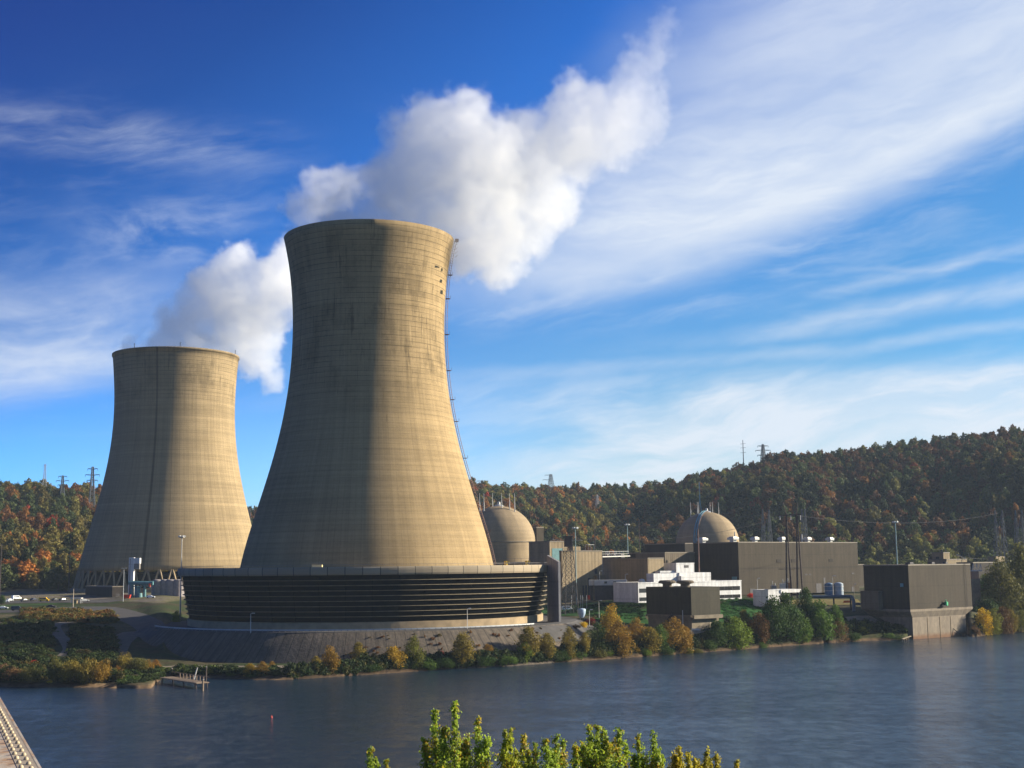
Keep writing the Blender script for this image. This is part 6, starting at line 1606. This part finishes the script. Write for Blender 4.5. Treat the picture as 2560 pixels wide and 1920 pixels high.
for px, py, lab in ((837, 1690, "small red buoy close to the far bank below the paved slope"), (679, 1794, "red buoy floating in mid river")):
    q = at_z(px, py, 0); by = thing("river_buoy", (q.x, q.y, 0), lab, "buoy", "red river buoys"); s_ = .5 if py < 1700 else .24
    MB().lathe([(.05, -.6), (.9, -.3), (1.0, .1), (.8, .5), (.55, 1.4), (.35, 1.9), (.05, 2.0)], (q.x, q.y, 0), 16).build("buoy_float", M_RED, by, smooth=True)
    MB().tube((q.x, q.y, 1.9), (q.x, q.y, 2.6), .12, .05, 6).build("buoy_top", M_RED, by); by.scale = (s_,)*3
q = on_ground(1790, 1624); sg = thing("warning_sign", (q.x, q.y, q.z), "orange rectangular sign on two posts at the water's edge", "sign")
a_, b_ = at(1782, 1610, q.y), at(1799, 1621, q.y)
MB().box((q.x, q.y, (a_.z+b_.z)/2), (b_.x-a_.x, .12, a_.z-b_.z)).build("sign_board", flat("orange_sign", (.62, .25, .04), .5), sg, bevel=.03)
for s_ in (-.8, .8): MB().box((q.x+s_, q.y+.12, (q.z+b_.z)/2+.3), (.14, .14, b_.z-q.z+1.2)).build("sign_post", M_WOOD, sg)
pole("steel_pole", "thin rust-brown steel pole rising before the turbine hall's dark left wall", 1745, 1322, 1430, 656, .3, 0, M_RUST, zb=16.5, cat="pole")
# overhead wires on the right
for k, (A, B) in enumerate((((2374, 1386, 762), (2600, 1366, 860)), ((1963, 1289, 640), (1426, 1345, 575)), ((1993, 1289, 640), (2496, 1283, 900)))):
    a_, b_ = at(*A), at(*B); pts = [a_.lerp(b_, f)-Vector((0, 0, 5.0*4*f*(1-f))) for f in np.linspace(0, 1, 25)]
    MB_ = MB(); MB_.path(pts, .07, 4); o = MB_.build("overhead_wire", M_DKSTEEL)
    tag(o, ("thin wire running right from the finial block to the photo's edge", "long wire from the wooden pylon left to the lattice guard tower", "long wire from the wooden pylon right to the gantry pair")[k], "wire", "overhead wires")

# ------------------------------------------------------------------ bridge girder under the viewpoint
zg = EYE-1.6
e0, e1 = at_z(106, 1922, zg), at_z(-8, 1728, zg)
ax = (e1-e0); ax.z = 0; ax.normalize(); nx = Vector((-ax.y, ax.x, 0)); rzg = math.atan2(ax.y, ax.x)
s0_ = e0-ax*4; LG = 30.0
gd = thing("bridge_girder", (s0_.x, s0_.y, zg-1.2), "rust-stained riveted steel bridge girder in the bottom left corner", "girder")
m, t, b = new_mat("girder_paint"); p = t.pos()
n1 = t.noise(p, 3.0, 6, .65); n2 = t.noise(p, 14, 5, .6)
cc = t.mix(t.rmp(n1, .40, .66), (.40, .34, .27), (.34, .19, .09)); cc = t.scale_col(cc, t.rmp(n2, .3, .7, .82, 1.15))
t.put(b.inputs['Base Color'], cc); b.inputs['Roughness'].default_value = .7; t.put(b.inputs['Normal'], t.bump(n2, .3, .01)); M_GIRD = m
def along(u, v, z): w = s0_+ax*u+nx*v; return Vector((w.x, w.y, zg+z))
c = along(LG/2, 1.75, -.020); MB().box(c, (LG, 3.5, .03), rzg).build("cover_plate", M_GIRD, gd)
c = along(LG/2, .09, -.012); MB().box(c, (LG, .18, .02), rzg).build("flange_strip", flat("girder_grey_paint", (.33, .27, .20), .65, 0, .2, 6), gd)
c = along(LG/2, .012, -.10); MB().box(c, (LG, .022, .20), rzg).build("edge_angle", M_GIRD, gd)
c = along(LG/2, .5, -.72); MB().box(c, (LG, .05, 1.2), rzg).build("web_plate", M_GIRD, gd)
riv = MB().lathe([(.021, 0), (.0205, .010), (.016, .019), (.009, .024), (.001, .025)], (0, 0, 0), 12)
rme = None
M_RIV = flat("rivet_paint", (.40, .32, .21), .55, 0, .15, 8)
u = 2.0; k = 0
while k < 40:
    for v in (.085, .155):
        w = along(u+(.11 if v > .15 else 0), v, 0) - WLOC[gd.name]
        if rme is None: rme = mesh_of(riv, "rivet", M_RIV); rme.polygons.foreach_set("use_smooth", [True]*len(rme.polygons))
        o = bpy.data.objects.new("rivet", rme); COL.objects.link(o); o.parent = gd; o.location = w
    u += .29; k += 1

# ------------------------------------------------------------------ foreground poplars rising from the near bank
def poplar(label, shoots, Y, cols, seed, group="poplar tops along the near bank"):
    """shoots: (px, pytop, half width px) of each upright leader"""
    g = random.Random(seed); xs = [s_[0] for s_ in shoots]; cpx = sum(xs)/len(xs)
    q = at(cpx, 1900, Y); gz = 3.2
    root = thing("poplar_tree", (q.x, q.y, gz), label, "tree", group)
    o0 = Vector((q.x, q.y, gz)); tr = MB(); zf = at(cpx, 1990, Y).z
    tr.tube(o0-Vector((0, 0, .6)), Vector((q.x, q.y, zf-6)), .34, .16, 8); tr.tube(Vector((q.x, q.y, zf-6)), Vector((q.x, q.y, zf)), .16, .07, 7)
    P, S, D = [], [], []
    for (px, pyt, hw) in shoots:
        yy = Y+g.uniform(-1.2, 1.2); top = at(px, pyt, yy); base = Vector((q.x+(top.x-q.x)*.35, q.y+g.uniform(-.4, .4), zf-g.uniform(1.5, 4.5)))
        bend = Vector((q.x+(top.x-q.x)*.9, yy, top.z-(top.z-base.z)*.55))
        tr.tube(base, bend, .05, .03, 6); tr.tube(bend, top, .03, .008, 5)
        wR = hw/3300*Y
        nt_ = int(13+hw*1.15)
        for k_ in range(nt_):                       # short upright side twigs carrying the leaves, with gaps between
            f = (k_+g.random())/nt_
            c = bend.lerp(top, min(1, (f-.30)/.70)) if f > .30 else base.lerp(bend, f/.30)
            a = k_*2.4+g.uniform(-.7, .7); ln = wR*g.uniform(.22, 1.15)*min(1, .30+(1-f)*2.0); up_ = g.uniform(.9, 2.2)
            e = c+Vector((math.cos(a)*ln, math.sin(a)*ln, ln*up_))
            tr.bar(c, e, .016)
            for _ in range(int(22+ln*75)):
                h_ = g.uniform(.15, 1.08); q_ = c.lerp(e, h_); sp = .06+.11*ln
                P.append((q_.x+g.gauss(0, sp), q_.y+g.gauss(0, sp), q_.z+g.gauss(0, sp))); S.append(g.uniform(.035, .085)); D.append((math.cos(a)+g.gauss(0, .4), math.sin(a)+g.gauss(0, .4), g.uniform(-.2, .9)))
        for _ in range(26):
            q_ = bend.lerp(top, g.uniform(.7, 1.02)); P.append((q_.x+g.gauss(0, .06), q_.y+g.gauss(0, .06), q_.z)); S.append(g.uniform(.05, .1)); D.append((g.gauss(0, 1), g.gauss(0, 1), .6))
    n = len(P); gg = np.random.default_rng(seed); C = np.array(P); Dn = np.array(D)+gg.normal(size=(n, 3))*.6; Dn /= np.linalg.norm(Dn, axis=1)[:, None]
    a = np.cross(Dn, gg.normal(size=(n, 3))); a /= np.linalg.norm(a, axis=1)[:, None]; b_ = np.cross(Dn, a); s_ = np.array(S)[:, None]
    v = np.stack([C-a*s_*1.2, C-b_*s_*.75+Dn*s_*.2, C+a*s_*1.3, C+b_*s_*.75+Dn*s_*.2], 1).reshape(-1, 3)-np.array(o0)
    # leaf colour patches: whole shoots turn yellow
    ph = np.array(P); tint = np.clip(.5+.28*np.sin(ph[:, 0]*2.1+seed)*np.sin(ph[:, 2]*1.7)+.28*gg.normal(size=n), 0, 1)
    warm = np.clip(.35+.5*np.sin(ph[:, 0]*3.3+seed*2)*np.cos(ph[:, 2]*2.3)+.30*gg.normal(size=n), 0, 1)
    me = bpy.data.meshes.new("crown"); me.vertices.add(4*n); me.vertices.foreach_set("co", v.ravel().astype(np.float32))
    me.loops.add(4*n); me.loops.foreach_set("vertex_index", np.arange(4*n, dtype=np.int32)); me.polygons.add(n)
    me.polygons.foreach_set("loop_start", np.arange(0, 4*n, 4, dtype=np.int32)); me.polygons.foreach_set("loop_total", np.full(n, 4, np.int32))
    for nm, ar in (("tint", tint), ("warm", warm)):
        at_ = me.attributes.new(nm, 'FLOAT', 'FACE'); at_.data.foreach_set("value", ar.astype(np.float32))
    me.materials.append(M_POP); me.update(); me.validate()
    c = bpy.data.objects.new("crown", me); COL.objects.link(c); c.parent = root; c.color = (*cols, 1)
    tr.build("trunk", M_BARK, root)
m, t, b = new_mat("poplar_leaves"); nt = m.node_tree
col = t.node('ShaderNodeObjectInfo').outputs['Color']; v = t.node('ShaderNodeAttribute', attribute_name="tint").outputs['Fac']; hu = t.node('ShaderNodeAttribute', attribute_name="warm").outputs['Fac']
c = t.scale_col(col, t.rmp(v, 0, 1, .65, 1.5, False)); c = t.mix(t.rmp(hu, .58, .85), c, (.46, .33, .025))
t.put(b.inputs['Base Color'], c); b.inputs['Roughness'].default_value = .5; b.inputs['Specular IOR Level'].default_value = .3
tr_ = t.node('ShaderNodeBsdfTranslucent'); t.put(tr_.inputs['Color'], c); mx = t.node('ShaderNodeMixShader'); mx.inputs[0].default_value = .5
nt.links.new(b.outputs[0], mx.inputs[1]); nt.links.new(tr_.outputs[0], mx.inputs[2]); nt.links.new(mx.outputs[0], nt.nodes['Material Output'].inputs['Surface']); M_POP = m
PG = (.28, .36, .035); PY = (.34, .30, .03)
poplar("small green poplar tip alone at the left of the poplar row", [(926, 1872, 16), (967, 1902, 10), (940, 1898, 14)], 74, PG, 1)
poplar("tallest green poplar, with two high leading shoots", [(1086, 1778, 15), (1136, 1758, 14), (1062, 1855, 16), (1110, 1825, 20), (1196, 1797, 15), (1165, 1850, 24), (1215, 1850, 22), (1098, 1870, 40), (1150, 1880, 40)], 70, PG, 2)
poplar("green and gold poplar right of the tallest one", [(1262, 1827, 13), (1276, 1826, 13), (1308, 1840, 13), (1260, 1870, 22), (1322, 1876, 14), (1290, 1885, 26)], 72, (.32, .36, .03), 3)
poplar("dark green poplar in the middle of the row, with a gap on either side", [(1365, 1850, 16), (1390, 1841, 15), (1408, 1856, 16), (1338, 1864, 12), (1330, 1900, 18), (1380, 1885, 28)], 76, (.22, .30, .034), 4)
poplar("broad green poplar with four upright shoots, right of the middle", [(1475, 1815, 15), (1493, 1817, 16), (1510, 1828, 16), (1548, 1827, 14), (1438, 1868, 14), (1460, 1868, 24), (1525, 1862, 18), (1565, 1862, 14), (1500, 1885, 40)], 71, PG, 5)
poplar("slim green poplar pair between the broad one and the yellow ones", [(1596, 1840, 13), (1634, 1836, 16), (1585, 1890, 18), (1640, 1885, 24), (1655, 1893, 14), (1610, 1900, 26)], 73, (.26, .34, .033), 6)
poplar("yellow poplar top, left one of the yellow pair", [(1698, 1868, 14), (1720, 1885, 16), (1690, 1892, 20), (1738, 1902, 16)], 75, PY, 7)
poplar("yellow poplar tops at the right end of the row", [(1766, 1880, 13), (1792, 1890, 13), (1775, 1902, 20), (1742, 1904, 12), (1842, 1906, 13), (1760, 1912, 20)], 78, PY, 8)
# ------------------------------------------------------------------ steam plumes: real scattering volumes
def plume(name, label, spheres, Y, res, amp, dens, warp=10.0, extra=None):
    """puffs: (photo column, row, radius in columns, optional distance offset)"""
    S = []
    for s_ in spheres:
        yy = Y+(s_[3] if len(s_) > 3 else 0); c = at(s_[0], s_[1], yy); k = ((c-CAM).dot(F_))/FPX*1.06; S.append((c.x, c.y, c.z, s_[2]*k))
    A = np.array(S); pad = warp+4
    lo = (A[:, :3]-A[:, 3:]).min(0)-pad; hi = (A[:, :3]+A[:, 3:]).max(0)+pad
    me = bpy.data.volumes.new(name); o = bpy.data.objects.new(name, me); COL.objects.link(o)
    base = Vector(((lo[0]+hi[0])/2, (lo[1]+hi[1])/2, lo[2])); o.location = base
    tag(o, label, "steam", "steam plumes from the cooling towers")
    ng = bpy.data.node_groups.new(name, 'GeometryNodeTree'); N = ng.nodes; L = ng.links.new
    ng.interface.new_socket("Geometry", in_out='INPUT', socket_type='NodeSocketGeometry'); ng.interface.new_socket("Geometry", in_out='OUTPUT', socket_type='NodeSocketGeometry')
    N.new('NodeGroupInput'); go = N.new('NodeGroupOutput')
    def M_(op, a, b=None, c=None):
        n = N.new('ShaderNodeMath'); n.operation = op
        for i, v in enumerate((a, b, c)):
            if v is None: continue
            if isinstance(v, (int, float)): n.inputs[i].default_value = v
            else: L(v, n.inputs[i])
        return n.outputs[0]
    def VM(op, a, b, out=0):
        n = N.new('ShaderNodeVectorMath'); n.operation = op
        for i, v in ((0, a), (1, b)):
            if isinstance(v, (tuple, list)): n.inputs[i].default_value = v
            else: L(v, n.inputs[i])
        return n.outputs[out]
    pos = N.new('GeometryNodeInputPosition').outputs[0]
    def noise(v, scale, det, rough, color=False):
        n = N.new('ShaderNodeTexNoise'); L(v, n.inputs['Vector']); n.inputs['Scale'].default_value = scale; n.inputs['Detail'].default_value = det; n.inputs['Roughness'].default_value = rough
        return n.outputs[1 if color else 0]
    wv = VM('SUBTRACT', noise(pos, 1/26., 3, .55, True), (.5, .5, .5))
    sc = N.new('ShaderNodeVectorMath'); sc.operation = 'SCALE'; L(wv, sc.inputs[0]); sc.inputs[3].default_value = warp*2
    pw = VM('ADD', pos, sc.outputs[0])
    field = None
    for x, y, z, r in S:
        d = VM('DISTANCE', pw, (x-base.x, y-base.y, z-base.z), 1)
        f = M_('SUBTRACT', r, d)
        field = f if field is None else M_('SMOOTH_MAX', field, f, 7.0)
    bil = M_('SUBTRACT', noise(pos, 1/14., 8, .66), .5)
    field = M_('ADD', field, M_('MULTIPLY', bil, amp))
    field = M_('ADD', field, M_('MULTIPLY', M_('SUBTRACT', noise(pos, 1/5., 4, .6), .5), 9.0))
    mr = N.new('ShaderNodeMapRange'); mr.interpolation_type = 'SMOOTHSTEP'; L(field, mr.inputs[0]); mr.inputs[1].default_value = -3.0; mr.inputs[2].default_value = 1.2
    det = M_('ADD', .45, M_('MULTIPLY', noise(pos, 1/20., 5, .6), 1.1))
    dn = M_('MULTIPLY', M_('MULTIPLY', M_('POWER', mr.outputs[0], 1.3), dens), det)
    if extra:                                   # the plume thins out downwind
        sx = N.new('ShaderNodeSeparateXYZ'); L(pos, sx.inputs[0]); m2 = N.new('ShaderNodeMapRange'); L(sx.outputs[0], m2.inputs[0])
        m2.inputs[1].default_value = extra[0]-base.x; m2.inputs[2].default_value = extra[1]-base.x; m2.inputs[3].default_value = 1; m2.inputs[4].default_value = extra[2]
        dn = M_('MULTIPLY', dn, m2.outputs[0])
    vc = N.new('GeometryNodeVolumeCube')
    L(dn, vc.inputs['Density'])
    vc.inputs['Min'].default_value = (lo[0]-base.x, lo[1]-base.y, 0); vc.inputs['Max'].default_value = (hi[0]-base.x, hi[1]-base.y, hi[2]-lo[2])
    ext = hi-lo
    for ax_, e in zip(('Resolution X', 'Resolution Y', 'Resolution Z'), ext): vc.inputs[ax_].default_value = max(16, int(e/res))
    sm = N.new('GeometryNodeSetMaterial'); L(vc.outputs[0], sm.inputs[0]); sm.inputs['Material'].default_value = M_STEAM; L(sm.outputs[0], go.inputs[0])
    md = o.modifiers.new("steam", 'NODES'); md.node_group = ng
    me.materials.append(M_STEAM)
    return o
m = bpy.data.materials.new("steam"); m.use_nodes = True; nt = m.node_tree; nt.nodes.remove(nt.nodes['Principled BSDF'])
pv = nt.nodes.new('ShaderNodeVolumePrincipled'); pv.inputs['Color'].default_value = (1, 1, 1, 1); pv.inputs['Density'].default_value = 1.0; pv.inputs['Anisotropy'].default_value = 0.0
nt.links.new(pv.outputs[0], nt.nodes['Material Output'].inputs['Volume']); M_STEAM = m
m.cycles.volume_interpolation = 'LINEAR'
plume("steam_plume", "large white steam plume drifting right from the near cooling tower", [
    (770,600,46,0),(830,590,58,8),(890,580,62,-6),(950,580,64,4),(1010,580,62,-8),(1065,592,48,0),(1095,600,30,-6),
    (850,545,40,4),(930,530,60,2),
    (755,520,38,22),(800,480,42,22),(850,462,42,22),(900,450,36,22),(740,545,22,22),(770,470,26,24),
    (985,470,78,6),(1050,370,78,10),(1020,330,40,8),(1100,330,70,10),(1160,310,72,12),(1190,290,50,12),(1080,460,110,4),(1180,430,125,6),(1270,420,108,14),(1350,420,88,18),(1300,345,66,16),
    (1150,570,86,2),(1230,590,84,6),(1170,650,54,2),(1240,655,56,6),(1290,640,44,8),(1110,620,46,0),(1310,560,70,12),(1370,500,66,18),
    (1430,360,88,22),(1420,275,52,22),(1450,238,48,24),(1500,330,90,26),(1560,300,84,28),(1610,300,58,30),(1555,235,58,28),(1595,190,50,30),(1625,140,38,32),(1642,100,28,34),(1652,72,20,34)],
    TY+8, .9, 27.0, .05, 8.0, (14, 62, .38))
plume("steam_plume", "smaller white steam plume rising behind the near tower from the far cooling tower", [
    (330,876,18,0),(375,872,26,4),(430,866,40,0),(490,868,44,-4),(545,874,40,0),(570,880,24,4),
    (440,830,46,4),(490,790,62,6),(540,745,72,8),(580,700,60,8),(598,655,42,8),(615,690,50,10),(600,770,76,10),(630,840,62,12),(580,850,56,6),(640,900,44,12),(670,930,30,14),(690,945,18,14),(690,720,70,14),(720,660,56,14),(760,740,60,16),(660,780,60,12)],
    D2+6, 1.2, 27.0, .046, 9.0)
# thin autumn haze filling the valley
hz = bpy.data.materials.new("valley_haze"); hz.use_nodes = True; nt = hz.node_tree; nt.nodes.remove(nt.nodes['Principled BSDF'])
pv = nt.nodes.new('ShaderNodeVolumePrincipled'); pv.inputs['Color'].default_value = (.62, .76, .95, 1); pv.inputs['Density'].default_value = .00005; pv.inputs['Anisotropy'].default_value = 0
nt.links.new(pv.outputs[0], nt.nodes['Material Output'].inputs['Volume'])
HAZE = True
if HAZE:
    b2 = MB(); b2.box((0, 600, 160), (5200, 4600, 336)); o = b2.build("haze", hz); tag(o, kind="stuff")

# ------------------------------------------------------------------ render settings
scene.view_settings.view_transform = 'Standard'; scene.view_settings.look = 'None'
scene.view_settings.exposure = EXPO; scene.view_settings.gamma = 1.0
cy = scene.cycles
cy.use_denoising = True
try: cy.denoiser = 'OPENIMAGEDENOISE'
except Exception: pass
cy.max_bounces = 60; cy.diffuse_bounces = 3; cy.glossy_bounces = 3; cy.transmission_bounces = 4; cy.volume_bounces = 56; cy.transparent_max_bounces = 8
cy.volume_step_rate = 1.4; cy.volume_max_steps = 320; cy.sample_clamp_indirect = 12
scene.render.film_transparent = False
